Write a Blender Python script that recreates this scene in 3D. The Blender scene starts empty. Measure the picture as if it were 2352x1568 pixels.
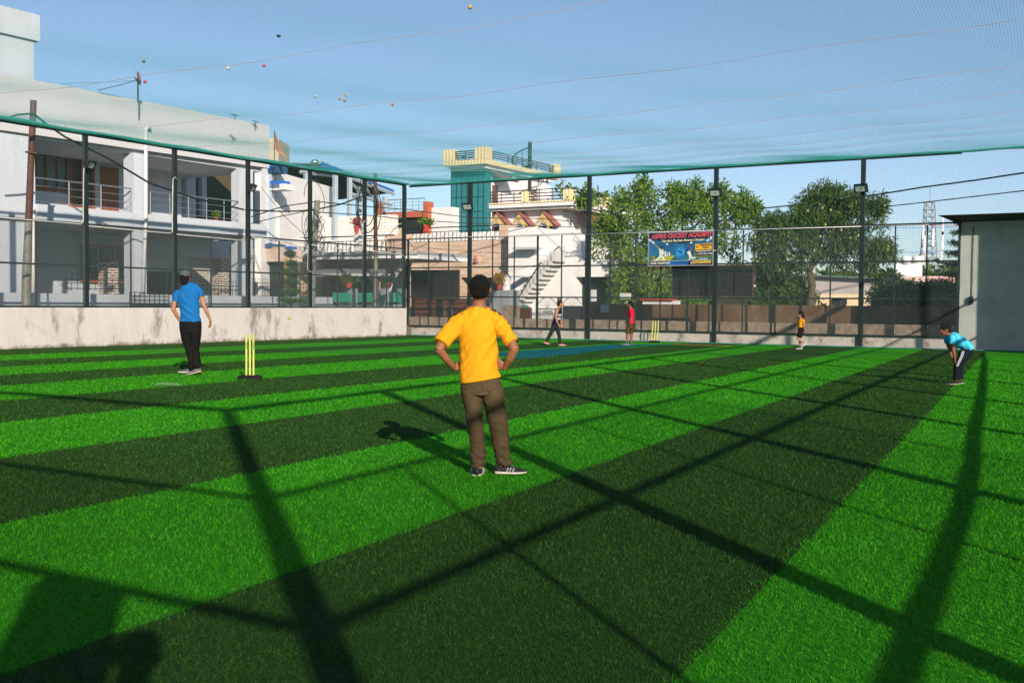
import bpy, math, random
import numpy as np
from mathutils import Vector, Matrix, noise as mnoise
random.seed(7); rng = np.random.default_rng(7)
S = bpy.context.scene; COL = S.collection
PI = math.pi

# ------------------------------------------------------------------ camera
F = 2450.0; UW, VH = 2352.0, 1568.0; EYE = 1.25
pitch = math.atan(86/F); roll = .0079
fw = Vector((0, math.cos(pitch), -math.sin(pitch)))
u0_ = Vector((0, math.sin(pitch), math.cos(pitch))); r0_ = Vector((1, 0, 0))
RT = r0_*math.cos(roll) + u0_*math.sin(roll); UPV = u0_*math.cos(roll) - r0_*math.sin(roll)
CAM = Vector((0, 0, EYE))
cd = bpy.data.cameras.new('camera'); cam = bpy.data.objects.new('camera', cd); COL.objects.link(cam)
cd.sensor_width = 36; cd.lens = 36*F/UW; cd.clip_start = .05; cd.clip_end = 3000
m = Matrix((RT, UPV, -fw)).transposed().to_4x4(); m.translation = CAM; cam.matrix_world = m
S.camera = cam

# ------------------------------------------------------------------ light
SUNH = Vector((-.296, .955, 0)).normalized()      # direction shadows fall
ELEV = math.atan(.40)
LDIR = Vector((SUNH.x*math.cos(ELEV), SUNH.y*math.cos(ELEV), -math.sin(ELEV)))
sd = bpy.data.lights.new('sun', 'SUN'); sd.energy = 5.0; sd.angle = math.radians(.55); sd.color = (1, .90, .76)
sun = bpy.data.objects.new('sun', sd); COL.objects.link(sun)
sun.rotation_euler = LDIR.to_track_quat('-Z', 'Y').to_euler()
W = bpy.data.worlds.new('World'); S.world = W; W.use_nodes = True
nt = W.node_tree; bg = nt.nodes['Background']
sky = nt.nodes.new('ShaderNodeTexSky'); sky.sky_type = 'NISHITA'; sky.sun_disc = False
sky.sun_elevation = ELEV; sky.sun_rotation = math.atan2(-SUNH.x, -SUNH.y)
sky.air_density = 1.0; sky.dust_density = .4; sky.ozone_density = 3.0; sky.altitude = 100
nt.links.new(sky.outputs[0], bg.inputs[0]); bg.inputs[1].default_value = .075
tint = nt.nodes.new('ShaderNodeMix'); tint.data_type = 'RGBA'; tint.blend_type = 'MULTIPLY'; tint.inputs[0].default_value = 1; tint.inputs[7].default_value = (.90, .97, 1.10, 1)
nt.links.new(sky.outputs[0], tint.inputs[6]); hs_ = nt.nodes.new('ShaderNodeHueSaturation'); hs_.inputs['Saturation'].default_value = .86; hs_.inputs['Value'].default_value = 1.17
nt.links.new(tint.outputs[2], hs_.inputs['Color']); nt.links.new(hs_.outputs[0], bg.inputs[0])
S.view_settings.view_transform = 'Standard'; S.view_settings.look = 'None'
S.view_settings.exposure = .55; S.view_settings.gamma = 1
S.cycles.transparent_max_bounces = 16; S.cycles.max_bounces = 6; S.cycles.diffuse_bounces = 2

# ------------------------------------------------------------------ measuring helpers (photo pixels, 2352 wide -> points in the place)
def ray(u, v): return fw + RT*((u-1176)/F) - UPV*((v-784)/F)
def G(u, v, z=0.0):
    r = ray(u, v); t = (z-EYE)/r.z; return CAM + r*t
def PY(u, v, Y):
    r = ray(u, v); return CAM + r*(Y/r.y)
class Fr:
    """vertical reference plane: s along dx, d away from the camera, z up"""
    def __init__(s, o, dx):
        s.o = Vector((o[0], o[1], 0)); s.dx = Vector((dx[0], dx[1], 0)).normalized(); s.dn = Vector((-s.dx.y, s.dx.x, 0))
        if s.dn.y < 0 and abs(s.dn.y) > .2: s.dn = -s.dn
    def P(s, a, d, z): return s.o + s.dx*a + s.dn*d + Vector((0, 0, z))
    def px(s, u, v, d=0):
        r = ray(u, v); t = ((s.o+s.dn*d-CAM).dot(s.dn))/r.dot(s.dn); q = CAM+r*t
        return (q-s.o).dot(s.dx), q.z
    def pxs(s, u, v, a):          # on the end plane s=a -> (d, z)
        r = ray(u, v); t = ((s.o+s.dx*a-CAM).dot(s.dx))/r.dot(s.dx); q = CAM+r*t
        return (q-s.o).dot(s.dn), q.z
    def R(s, u0, v0, u1, v1, d=0):
        a, zt = s.px(u0, v0, d); b, _ = s.px(u1, v1, d); _, zb = s.px(u1, v1, d); return a, b, zb, zt

# ------------------------------------------------------------------ objects
def tag(o, label=None, cat=None, group=None, kind=None):
    if label: o['label'] = label
    if cat: o['category'] = cat
    if group: o['group'] = group
    if kind: o['kind'] = kind
    return o
def thing(name, label, cat, loc=(0, 0, 0), group=None):
    o = bpy.data.objects.new(name, None); COL.objects.link(o); o.location = loc; o.empty_display_size = .2
    return tag(o, label, cat, group)
def rootloc(p):
    v = Vector((0, 0, 0))
    while p is not None:
        if p.name.startswith('person'): return Vector((0, 0, 0))       # people are modelled round their own base
        v += Vector(p.location); p = p.parent
    return v
def dup(root, delta, label, group=None):
    r = root.copy(); COL.objects.link(r); r.location = Vector(root.location)+Vector(delta); r['label'] = label
    if group: r['group'] = group
    for ch in list(root.children):
        c = ch.copy(); COL.objects.link(c); c.parent = r
        for g in ch.children: d = g.copy(); COL.objects.link(d); d.parent = c
    return r
class MB:
    def __init__(s): s.v = []; s.f = []; s.m = []; s.cur = 0
    def add(s, vs, fs):
        n = len(s.v); s.v += [tuple(x) for x in vs]; s.f += [tuple(i+n for i in f) for f in fs]; s.m += [s.cur]*len(fs); return s
    def hexa(s, p):
        return s.add(p, [(0, 3, 2, 1), (4, 5, 6, 7), (0, 1, 5, 4), (1, 2, 6, 5), (2, 3, 7, 6), (3, 0, 4, 7)])
    def box(s, x0, x1, y0, y1, z0, z1):
        return s.hexa([(x0, y0, z0), (x1, y0, z0), (x1, y1, z0), (x0, y1, z0), (x0, y0, z1), (x1, y0, z1), (x1, y1, z1), (x0, y1, z1)])
    def fb(s, fr, a0, a1, d0, d1, z0, z1):
        P = fr.P; return s.hexa([P(a0, d0, z0), P(a1, d0, z0), P(a1, d1, z0), P(a0, d1, z0), P(a0, d0, z1), P(a1, d0, z1), P(a1, d1, z1), P(a0, d1, z1)])
    def fr(s, fr, u0, v0, u1, v1, d0, d1):      # pixel rectangle on plane d0, thick to d1
        a, b, zb, zt = fr.R(u0, v0, u1, v1, d0); return s.fb(fr, a, b, d0, d1, zb, zt)
    def poly(s, pts, off):                       # polygon extruded by vector
        off = Vector(off); n = len(pts); vs = [Vector(p) for p in pts]+[Vector(p)+off for p in pts]
        return s.add(vs, [tuple(range(n))[::-1], tuple(range(n, 2*n))]+[(i, (i+1) % n, n+(i+1) % n, n+i) for i in range(n)])
    def tube(s, pts, r, n=8, cap=True):
        pts = [Vector(p) for p in pts]; K = len(pts); rs = r if isinstance(r, (list, tuple)) else [r]*K
        vs = []; fs = []; up = None
        for i, p in enumerate(pts):
            t = (pts[min(i+1, K-1)]-pts[max(i-1, 0)])
            t = t.normalized() if t.length > 1e-9 else Vector((0, 0, 1))
            if up is None: up = Vector((0, 0, 1)) if abs(t.z) < .9 else Vector((1, 0, 0))
            a = t.cross(up).normalized(); b = a.cross(t).normalized(); up = b if b.length > .5 else up
            for j in range(n):
                an = 2*PI*j/n; vs.append(p+(a*math.cos(an)+b*math.sin(an))*rs[i])
        for i in range(K-1):
            for j in range(n): fs.append((i*n+j, i*n+(j+1) % n, (i+1)*n+(j+1) % n, (i+1)*n+j))
        if cap: fs += [tuple(range(n))[::-1], tuple(range((K-1)*n, K*n))]
        return s.add(vs, fs)
    def lathe(s, c, prof, n=20):
        vs = []; fs = []; c = Vector(c)
        for r, z in prof:
            for j in range(n): vs.append(c+Vector((r*math.cos(2*PI*j/n), r*math.sin(2*PI*j/n), z)))
        for i in range(len(prof)-1):
            for j in range(n): fs.append((i*n+j, i*n+(j+1) % n, (i+1)*n+(j+1) % n, (i+1)*n+j))
        fs += [tuple(range(n))[::-1], tuple(range((len(prof)-1)*n, len(prof)*n))]
        return s.add(vs, fs)
    def ell(s, c, r, n=14, m_=9):
        vs = []; fs = []; c = Vector(c)
        for i in range(m_+1):
            th = PI*i/m_; rr = max(math.sin(th), 1e-3)
            for j in range(n):
                ph = 2*PI*j/n; vs.append(c+Vector((r[0]*rr*math.cos(ph), r[1]*rr*math.sin(ph), -r[2]*math.cos(th))))
        for i in range(m_):
            for j in range(n): fs.append((i*n+j, i*n+(j+1) % n, (i+1)*n+(j+1) % n, (i+1)*n+j))
        fs += [tuple(range(n))[::-1], tuple(range(m_*n, (m_+1)*n))]
        return s.add(vs, fs)
    def build(s, name, mats, parent=None, smooth=False, label=None, cat=None, group=None, kind=None, bevel=0):
        me = bpy.data.meshes.new(name); off = rootloc(parent) if parent is not None else None
        V = np.array(s.v, float)
        if off is None:
            off = Vector(((V[:, 0].min()+V[:, 0].max())/2, (V[:, 1].min()+V[:, 1].max())/2, V[:, 2].min()))
        V = V-np.array(off); me.from_pydata(V.tolist(), [], s.f)
        for mt in (mats if isinstance(mats, (list, tuple)) else [mats]): me.materials.append(mt)
        if any(s.m): me.polygons.foreach_set('material_index', s.m)
        if smooth: me.polygons.foreach_set('use_smooth', [True]*len(s.f))
        me.update(); o = bpy.data.objects.new(name, me); COL.objects.link(o)
        if parent is not None: o.parent = parent
        else: o.location = off
        if bevel:
            b = o.modifiers.new('bevel', 'BEVEL'); b.width = bevel; b.segments = 2; b.limit_method = 'ANGLE'
        return tag(o, label, cat, group, kind)
def npmesh(name, V, Fq, mat, parent=None, attrs=None, label=None, cat=None, group=None, kind=None, smooth=False):
    """V (n,3), Fq (m,k) same-size faces"""
    V = np.asarray(V, np.float32); Fq = np.asarray(Fq, np.int32); k = Fq.shape[1]
    off = np.array(rootloc(parent)) if parent is not None else np.array([(V[:, 0].min()+V[:, 0].max())/2, (V[:, 1].min()+V[:, 1].max())/2, V[:, 2].min()])
    me = bpy.data.meshes.new(name); me.vertices.add(len(V)); me.vertices.foreach_set('co', (V-off).astype(np.float32).ravel())
    me.loops.add(Fq.size); me.loops.foreach_set('vertex_index', Fq.ravel())
    me.polygons.add(len(Fq)); me.polygons.foreach_set('loop_start', np.arange(0, Fq.size, k, dtype=np.int32))
    me.polygons.foreach_set('use_smooth', np.full(len(Fq), smooth))
    me.update(calc_edges=True); me.materials.append(mat)
    for nme, arr in (attrs or {}).items():
        at = me.attributes.new(nme, 'FLOAT', 'FACE'); at.data.foreach_set('value', np.asarray(arr, np.float32))
    o = bpy.data.objects.new(name, me); COL.objects.link(o)
    if parent is not None: o.parent = parent
    else: o.location = Vector(off)
    return tag(o, label, cat, group, kind)
def threads(L, r, a, b):
    """L (N,K,3) polylines -> triangular-section threads"""
    N, K, _ = L.shape; a = np.array(a, float); b = np.array(b, float); an = np.array([PI/2, PI/2+2*PI/3, PI/2+4*PI/3])
    off = r*(np.cos(an)[:, None]*a+np.sin(an)[:, None]*b)
    V = (L[:, :, None, :]+off).reshape(-1, 3)
    i = np.arange(N)[:, None, None]; k = np.arange(K-1)[None, :, None]; j = np.arange(3)[None, None, :]; j2 = (j+1) % 3
    base = (i*K+k)*3; q = np.stack([base+j, base+j2, base+3+j2, base+3+j], -1).reshape(-1, 4)
    return V, q

# ------------------------------------------------------------------ materials
def newmat(name):
    mt = bpy.data.materials.new(name); mt.use_nodes = True; return mt, mt.node_tree, mt.node_tree.nodes['Principled BSDF']
def N_(t, typ, **kw):
    n = t.nodes.new(typ)
    for k, v in kw.items(): setattr(n, k, v)
    return n
def mix_(t, fac, a, b, mode='MIX'):
    n = N_(t, 'ShaderNodeMix', data_type='RGBA', blend_type=mode)
    for idx, val in ((0, fac), (6, a), (7, b)):
        if isinstance(val, (int, float)): n.inputs[idx].default_value = val
        elif isinstance(val, tuple): n.inputs[idx].default_value = (*val[:3], 1)
        else: t.links.new(val, n.inputs[idx])
    return n.outputs[2]
def noise_(t, scale, detail=4, vec=None, rough=.6):
    n = N_(t, 'ShaderNodeTexNoise'); n.inputs['Scale'].default_value = scale; n.inputs['Detail'].default_value = detail; n.inputs['Roughness'].default_value = rough
    if vec is None: vec = N_(t, 'ShaderNodeNewGeometry').outputs['Position']
    t.links.new(vec, n.inputs['Vector']); return n.outputs[0]
def ramp_(t, src, lo, hi):
    n = N_(t, 'ShaderNodeMapRange'); n.inputs[1].default_value = lo; n.inputs[2].default_value = hi; t.links.new(src, n.inputs[0]); return n.outputs[0]
def M(name, c, rough=.6, var=.12, sc=3, c2=None, c2lo=.55, c2hi=.7, metal=0, bump=0, bsc=60, stretch=None, spec=.5, trans=0):
    mt, t, b = newmat(name); c = tuple(x*.82 for x in c); c2 = tuple(x*.82 for x in c2) if c2 else None
    pos = N_(t, 'ShaderNodeNewGeometry').outputs['Position']
    if stretch:
        mp = N_(t, 'ShaderNodeMapping'); mp.inputs['Scale'].default_value = stretch; t.links.new(pos, mp.inputs[0]); vv = mp.outputs[0]
    else: vv = pos
    n1 = noise_(t, sc, 5, vv)
    dark = tuple(x*(1-var) for x in c); lite = tuple(min(1, x*(1+var)) for x in c)
    o = mix_(t, ramp_(t, n1, .3, .7), dark, lite)
    if c2: o = mix_(t, ramp_(t, noise_(t, sc*.7, 8, vv, .7), c2lo, c2hi), o, tuple(c2))
    t.links.new(o, b.inputs['Base Color']); b.inputs['Roughness'].default_value = rough; b.inputs['Metallic'].default_value = metal
    b.inputs['Specular IOR Level'].default_value = spec
    if bump:
        bn = N_(t, 'ShaderNodeBump'); bn.inputs['Strength'].default_value = bump; bn.inputs['Distance'].default_value = .02
        t.links.new(noise_(t, bsc, 4), bn.inputs['Height']); t.links.new(bn.outputs[0], b.inputs['Normal'])
    return mt
def brickmat(name, fr, c1, c2, mortar, bw=.25, bh=.08, ms=.012, sq=1.0, bump=.3, freq=2):
    mt, t, b = newmat(name)
    pos = N_(t, 'ShaderNodeNewGeometry').outputs['Position']
    def dot(v):
        n = N_(t, 'ShaderNodeVectorMath', operation='DOT_PRODUCT'); t.links.new(pos, n.inputs[0]); n.inputs[1].default_value = v; return n.outputs['Value']
    su = N_(t, 'ShaderNodeMath', operation='ADD'); t.links.new(dot(tuple(fr.dx)), su.inputs[0]); t.links.new(dot(tuple(fr.dn)), su.inputs[1])
    cb = N_(t, 'ShaderNodeCombineXYZ'); t.links.new(su.outputs[0], cb.inputs[0]); t.links.new(dot((0, 0, 1)), cb.inputs[1])
    br = N_(t, 'ShaderNodeTexBrick'); t.links.new(cb.outputs[0], br.inputs['Vector'])
    br.inputs['Color1'].default_value = (*c1, 1); br.inputs['Color2'].default_value = (*c2, 1); br.inputs['Mortar'].default_value = (*mortar, 1)
    br.inputs['Scale'].default_value = 1; br.inputs['Mortar Size'].default_value = ms; br.inputs['Brick Width'].default_value = bw; br.inputs['Row Height'].default_value = bh
    br.offset_frequency = freq
    o = mix_(t, .35, br.outputs[0], noise_(t, 9, 3, cb.outputs[0]), 'OVERLAY')
    t.links.new(o, b.inputs['Base Color']); b.inputs['Roughness'].default_value = .85
    bn = N_(t, 'ShaderNodeBump'); bn.inputs['Strength'].default_value = bump; bn.inputs['Distance'].default_value = .02; bn.invert = True
    t.links.new(br.outputs['Fac'], bn.inputs['Height']); t.links.new(bn.outputs[0], b.inputs['Normal'])
    return mt

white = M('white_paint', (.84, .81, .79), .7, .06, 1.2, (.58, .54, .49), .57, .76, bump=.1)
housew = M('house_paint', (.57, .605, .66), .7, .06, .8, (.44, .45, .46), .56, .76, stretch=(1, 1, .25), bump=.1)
greyw = M('grey_plaster', (.34, .36, .38), .8, .08, 1.5, bump=.2)
cream = M('cream_paint', (.74, .58, .36), .7, .08, 2)
black = M('black_paint', (.012, .016, .017), .45, .2, 8)
rust = M('rusty_paint', (.11, .035, .025), .7, .25, 14, (.16, .08, .05), .55, .7)
rustlight = M('galvanised_rusty', (.26, .24, .20), .6, .25, 12, (.17, .11, .06), .5, .65, metal=.3)
steel = M('stainless_steel', (.55, .57, .60), .3, .05, 10, metal=.8)
pvc = M('white_pvc', (.72, .70, .68), .5, .05, 6)
wood = M('brown_wood', (.30, .085, .03), .5, .25, 6, stretch=(1, 1, .2))
woodd = M('red_brown_boards', (.16, .045, .03), .6, .25, 5, stretch=(.3, .3, 3))
glassd = M('dark_glass', (.02, .03, .032), .12, .2, 2)
void = M('shade_and_black_parts', (.012, .016, .018), .9, .3, 2)  # near-black: paints shade into openings, also used for small black parts
teal = M('net_green', (.02, .24, .19), .8, .1, 30)
teald = M('side_net_green', (.03, .10, .09), .8, .1, 30)
ropem = M('pale_rope', (.42, .40, .46), .8, .1, 30)
blue = M('blue_paint', (.015, .14, .55), .45, .1, 4)
yellowt = M('yellow_trim', (.58, .40, .16), .6, .12, 8)
redt = M('red_tile', (.34, .11, .10), .6, .25, 6, bump=.4)
terra = M('terracotta_paint', (.48, .12, .06), .7, .1, 3)
potred = M('red_pot', (.55, .03, .03), .5, .1, 8)
concrete = M('concrete', (.30, .28, .25), .9, .2, 3, (.14, .12, .10), .5, .7, bump=.4)
cablem = M('black_cable', (.015, .016, .018), .6, .2, 20)
bark = M('bark', (.085, .058, .036), .9, .3, 8, stretch=(1, 1, .3), bump=.5, bsc=25)
wallstain = M('stained_white_wall', (.84, .75, .71), .85, .06, 2.2, (.38, .31, .27), .54, .66, stretch=(1, 1, .4), bump=.25)
def base_dirt(mt, z0, z1, col):
    t = mt.node_tree; b = t.nodes['Principled BSDF']; src = b.inputs['Base Color'].links[0].from_socket; pos = N_(t, 'ShaderNodeNewGeometry').outputs['Position']; sp = N_(t, 'ShaderNodeSeparateXYZ'); t.links.new(pos, sp.inputs[0])
    ad = N_(t, 'ShaderNodeMath', operation='MULTIPLY_ADD'); t.links.new(noise_(t, 2.6, 7, pos, .75), ad.inputs[0]); ad.inputs[1].default_value = -.55; t.links.new(sp.outputs[2], ad.inputs[2])
    f = ramp_(t, ad.outputs[0], z1-.27, z0-.27); t.links.new(mix_(t, f, src, col), b.inputs['Base Color'])
base_dirt(wallstain, -.02, .10, (.20, .15, .10)); base_dirt(wallstain, 1.32, 1.08, (.42, .35, .30))
farbase = M('stained_kerb_wall', (.62, .55, .50), .9, .1, 3, (.28, .22, .16), .52, .64, bump=.4)
stonew = M('rough_mossy_stone', (.32, .24, .17), .95, .35, 5, (.50, .43, .36), .55, .66, bump=.9, bsc=14)
brownw = M('brown_weathered_render', (.15, .080, .038), .95, .35, 1.2, (.26, .18, .11), .50, .66, bump=.5, stretch=(1, 1, .6))
meshd = M('black_mesh_sheet', (.010, .012, .014), .7, .15, 30)
roofsheet = M('corrugated_sheet', (.13, .11, .09), .6, .2, 4)
asphalt = M('asphalt', (.07, .07, .065), .95, .2, 2, bump=.4)
earth = M('dry_earth', (.16, .13, .09), 1, .25, .6, (.06, .08, .03), .5, .7, bump=.4)
tealglass = M('teal_glass', (.03, .20, .22), .15, .15, 1.2)
pinkw = M('pink_plaster', (.62, .42, .38), .8, .08, 2)

# ------------------------------------------------------------------ reference frames
LEFT = Fr((-12.87, 26.79), (.531, .847)); LEFT.dn = Vector((-.847, .531, 0))
FAR = Fr((-4.0, 41.35), (.858, -.513)); FAR.dn = Vector((.513, .858, 0))
C_BL = LEFT.P(-17.3, 0, 0); C_FL = Vector((-4.03, 41.30, 0)); C_FR = FAR.P(23.8, 0, 0); P1 = Vector((1.02, -1.64, 0))
H = 5.77

# ------------------------------------------------------------------ ground, street
mb = MB(); mb.add([(-900, -300, -.06), (900, -300, -.06), (900, 1500, -.06), (-900, 1500, -.06)], [(0, 1, 2, 3)])
mb.build('ground', earth, kind='structure')
mb = MB(); mb.add([FAR.P(-40, 2.6, -.03), FAR.P(60, 2.6, -.03), FAR.P(60, 7.0, -.03), FAR.P(-40, 7.0, -.03)], [(0, 1, 2, 3)]); mb.build('street', asphalt, kind='structure')

# ------------------------------------------------------------------ turf: laid strips
LN = [(-22.37, .55), (-20.22, .54), (-18.20, .53), (-16.08, .52), (-14.0, .51), (-11.82, .50), (-9.63, .49), (-7.43, .48), (-5.20, .47), (-3.08, .46), (-1.03, .45), (1.05, .45), (3.1, .45), (5.1, .45)]
def side(P, k):
    c, a = LN[k]; return P[..., 0]*math.cos(a)-P[..., 1]*math.sin(a)-c
def clip(poly, k, sgn):
    out = []
    for i in range(len(poly)):
        A, B = poly[i], poly[(i+1) % len(poly)]; fa, fb = sgn*side(A, k), sgn*side(B, k)
        if fa >= 0: out.append(A)
        if fa*fb < 0: out.append(A+(B-A)*fa/(fa-fb))
    return out
def turfmat(name, blades):
    mt, t, b = newmat(name)
    at = N_(t, 'ShaderNodeAttribute', attribute_name='bright'); rn = N_(t, 'ShaderNodeAttribute', attribute_name='rnd')
    pos = N_(t, 'ShaderNodeNewGeometry').outputs['Position']
    n1 = noise_(t, 34 if not blades else 6, 6, pos, .8); n2 = noise_(t, .45, 3, pos)
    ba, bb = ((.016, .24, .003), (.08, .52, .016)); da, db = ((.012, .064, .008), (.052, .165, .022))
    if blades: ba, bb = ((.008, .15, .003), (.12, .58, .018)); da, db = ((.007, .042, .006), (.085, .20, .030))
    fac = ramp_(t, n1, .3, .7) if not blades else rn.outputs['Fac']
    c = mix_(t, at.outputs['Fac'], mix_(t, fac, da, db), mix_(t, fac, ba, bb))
    c = mix_(t, ramp_(t, n2, .35, .75), c, mix_(t, 1.0, c, (.86, .84, .86), 'MULTIPLY'))
    if not blades:
        vo = N_(t, 'ShaderNodeTexVoronoi'); vo.inputs['Scale'].default_value = 5; t.links.new(pos, vo.inputs['Vector'])
        c = mix_(t, .5, c, mix_(t, ramp_(t, noise_(t, 120, 2, pos), .40, .62), (.35, .35, .35), (1.3, 1.3, 1.3)), 'MULTIPLY')
    t.links.new(c, b.inputs['Base Color']); b.inputs['Roughness'].default_value = .8
    b.inputs['Specular IOR Level'].default_value = .08
    if blades:
        tr = N_(t, 'ShaderNodeBsdfTranslucent'); t.links.new(c, tr.inputs[0]); ms = N_(t, 'ShaderNodeMixShader'); ms.inputs[0].default_value = .3
        t.links.new(b.outputs[0], ms.inputs[1]); t.links.new(tr.outputs[0], ms.inputs[2]); t.links.new(ms.outputs[0], t.nodes['Material Output'].inputs[0])
    else:
        bn = N_(t, 'ShaderNodeBump'); bn.inputs['Strength'].default_value = 1; bn.inputs['Distance'].default_value = .04
        t.links.new(noise_(t, 55, 4, pos, .8), bn.inputs['Height']); t.links.new(bn.outputs[0], b.inputs['Normal'])
    return mt
turfm = turfmat('turf_mat', False); bladem = turfmat('blade_mat', True)
field = [np.array([q.x, q.y]) for q in (C_BL, P1+Vector((.3, -.1, 0)), C_FR+Vector((.4, 0, 0)), C_FL)]
V = []; Fc = []; bright = []
for k in range(-1, len(LN)):
    poly = [p.copy() for p in field]
    if k >= 0: poly = clip(poly, k, 1)
    if k+1 < len(LN): poly = clip(poly, k+1, -1)
    if len(poly) < 3: continue
    for i in range(1, len(poly)-1):
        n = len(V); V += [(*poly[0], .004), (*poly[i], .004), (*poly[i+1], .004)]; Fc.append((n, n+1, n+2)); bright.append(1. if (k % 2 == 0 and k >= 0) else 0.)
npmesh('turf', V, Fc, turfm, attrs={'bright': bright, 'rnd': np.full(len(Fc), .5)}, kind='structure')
# blades
def blades():
    nb = 520000; y = 2.2*np.exp(rng.random(nb)*math.log(26/2.2)); x = (rng.random(nb)*2-1)*(.49*y+.9)
    y = y+rng.normal(0, .02, nb)
    # inside the fenced pitch
    P = np.stack([x, y], 1); keep = np.ones(nb, bool)
    for i in range(4):
        A, B = field[i], field[(i+1) % 4]; e = B-A; keep &= (e[0]*(P[:, 1]-A[1])-e[1]*(P[:, 0]-A[0])) > .02
    P = P[keep]; n = len(P); y = P[:, 1]
    idx = np.zeros(n, int)-1
    for k in range(len(LN)): idx = np.where(side(P, k) > rng.normal(0, .028, n), k, idx)
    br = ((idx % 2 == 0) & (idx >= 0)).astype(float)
    sc = np.clip(y/5.0, .55, 4.0); w = .0015*sc; h = .020*(.7+.6*rng.random(n))*np.clip(sc, .8, 1.1)
    az = rng.random(n)*2*PI; lean = rng.normal(.010, .008, n)*np.clip(sc, 1, 1.2); la = rng.random(n)*2*PI
    dx = np.stack([np.cos(az)*w, np.sin(az)*w], 1); tip = np.stack([np.cos(la)*lean, np.sin(la)*lean], 1)
    z = np.full(n, .003); V = np.zeros((n, 5, 3))
    V[:, 0, :2] = P-dx; V[:, 1, :2] = P+dx; V[:, 2, :2] = P+dx*.8+tip*.4; V[:, 3, :2] = P-dx*.8+tip*.4; V[:, 4, :2] = P+tip*1.3
    V[:, 0, 2] = z; V[:, 1, 2] = z; V[:, 2, 2] = h*.6; V[:, 3, 2] = h*.6; V[:, 4, 2] = h
    b0 = np.arange(n)*5; T = np.stack([np.stack([b0, b0+1, b0+2], 1), np.stack([b0, b0+2, b0+3], 1), np.stack([b0+3, b0+2, b0+4], 1)], 1).reshape(-1, 3)
    rn = np.repeat(np.clip(rng.normal(.40, .28, n), 0, 1), 3)
    npmesh('turf_blades', V.reshape(-1, 3), T, bladem, attrs={'bright': np.repeat(br, 3), 'rnd': rn}, label='short blades of green artificial turf in light and dark stripes', cat='turf', kind='stuff')
blades()

# pitch mat
mat_ = M('pitch_mat_teal', (.010, .15, .17), .95, .10, 1.5, bump=.3, bsc=90, spec=.05)
a = G(574, 874); b = G(1503, 789); dr = (b-a).normalized(); pr = Vector((dr.y, -dr.x, 0))
q = [G(1130, 812), G(1400, 792.5), G(1545, 792.5), G(1450, 797), G(1300, 816), G(1220, 823.5), G(1175, 824)]
mb = MB(); mb.poly([(p.x, p.y, .012) for p in q], (0, 0, .006)); mb.build('pitch_mat', mat_, label='flat dark teal mat of the batting strip laid over the striped turf', cat='pitch mat')
# chalk marks
chalk = M('chalk', (.26, .36, .22), .9, .3, 60)
mb = MB(); rr = [(352, 888, 372, 886), (372, 886, 390, 887), (358, 884, 380, 883), (392, 888, 417, 886.5), (380, 884, 408, 884.5)]
for u1, v1, u2, v2 in rr:
    A = G(u1, v1); B = G(u2, v2); n = Vector((0, .05, 0)); mb.poly([(A.x, A.y, .02), (B.x, B.y, .02), (B.x, B.y+.06, .02), (A.x, A.y+.05, .02)], (0, 0, .006))
mb.build('chalk_mark', chalk, label='worn white chalk crease mark on the turf left of the near stumps', cat='line marking')

# ------------------------------------------------------------------ low walls round the pitch
mb = MB(); mb.fb(LEFT, -17.3, 16.62, 0, .2, 0, 1.06); mb.build('low_wall', wallstain, label='long white plastered wall with brown damp stains under the left fence', cat='wall', bevel=.02)
mb = MB(); mb.fb(FAR, .1, 19.9, .02, .2, 0, .36); mb.build('low_wall', farbase, label='knee high stained white kerb wall under the far fence', cat='wall', bevel=.015)

RIGHT = Fr((P1.x, P1.y), (.447, .894)); RIGHT.dn = Vector((.894, -.447, 0))
BACK = Fr((P1.x, P1.y), (-.858, .513)); BACK.dn = Vector((-.513, -.858, 0))
FX = .06
def chain(fr, s0, s1, z0, z1, d, sp, r, parent, mat=None):
    hgt = z1-z0; cs = np.arange(s0-hgt, s1, sp); L = []
    for c in cs:
        a0, a1 = max(c, s0), min(c+hgt, s1)
        if a1-a0 > .02:
            L.append([fr.P(a0, d, z0+a0-c), fr.P(a1, d, z0+a1-c)]); L.append([fr.P(s0+s1-a0, d+.004, z0+a0-c), fr.P(s0+s1-a1, d+.004, z0+a1-c)])
    L = np.array([[tuple(p) for p in l] for l in L]); V, q = threads(L, r, fr.dn, (0, 0, 1)); npmesh('chain_link', V, q, mat or wirem, parent)
wirem = M('galvanised_wire', (.32, .37, .37), .5, .1, 20, metal=.2)
def fence(label, fr, posts, s0, s1, zb, rails, stiles, chz, d=.05, pw=.11, sp=.075, thick=(), wr=.0019):
    t = thing('perimeter_fence', label, 'fence', fr.P((s0+s1)/2, d, 0))
    for p in posts: mb = MB(); mb.fb(fr, p-pw/2, p+pw/2, d-.05, d+.06, zb, H); mb.build('post', black, t)
    for i, z in enumerate(rails):
        w = .05 if i < len(rails)-1 else .07
        mb = MB(); mb.fb(fr, s0, s1, d-.02, d+.03, z-w/2, z+w/2); mb.build('rail', black, t)
    for p in stiles:
        w = .035 if p in thick else .009 if wr > .003 else .018
        mb = MB(); mb.fb(fr, p-w, p+w, d-.015, d+.02, chz[0], chz[1]); mb.build('stile', black, t)
    if wr < .003: chain(fr, s0, s1, chz[0], chz[1], d-.03, sp, wr, t)
    else: chain(fr, s0, s0+9, chz[0], chz[1], d-.03, sp, wr, t); chain(fr, s0+9, s1, chz[0], chz[1], d-.03, .1, .0018, t)  # first stretch of wire drawn extra thick to dim the foreground turf
    return t
LP = [LEFT.px(u, 690, .05)[0] for u in (198, 402, 570, 712, 837)]; LP = LP+[16.5]+[LP[0]-2.93*k for k in range(1, 7)]
LS = [LEFT.px(u, 690, .05)[0] for u in (83, 301, 485, 641, 775, 888)]
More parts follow.
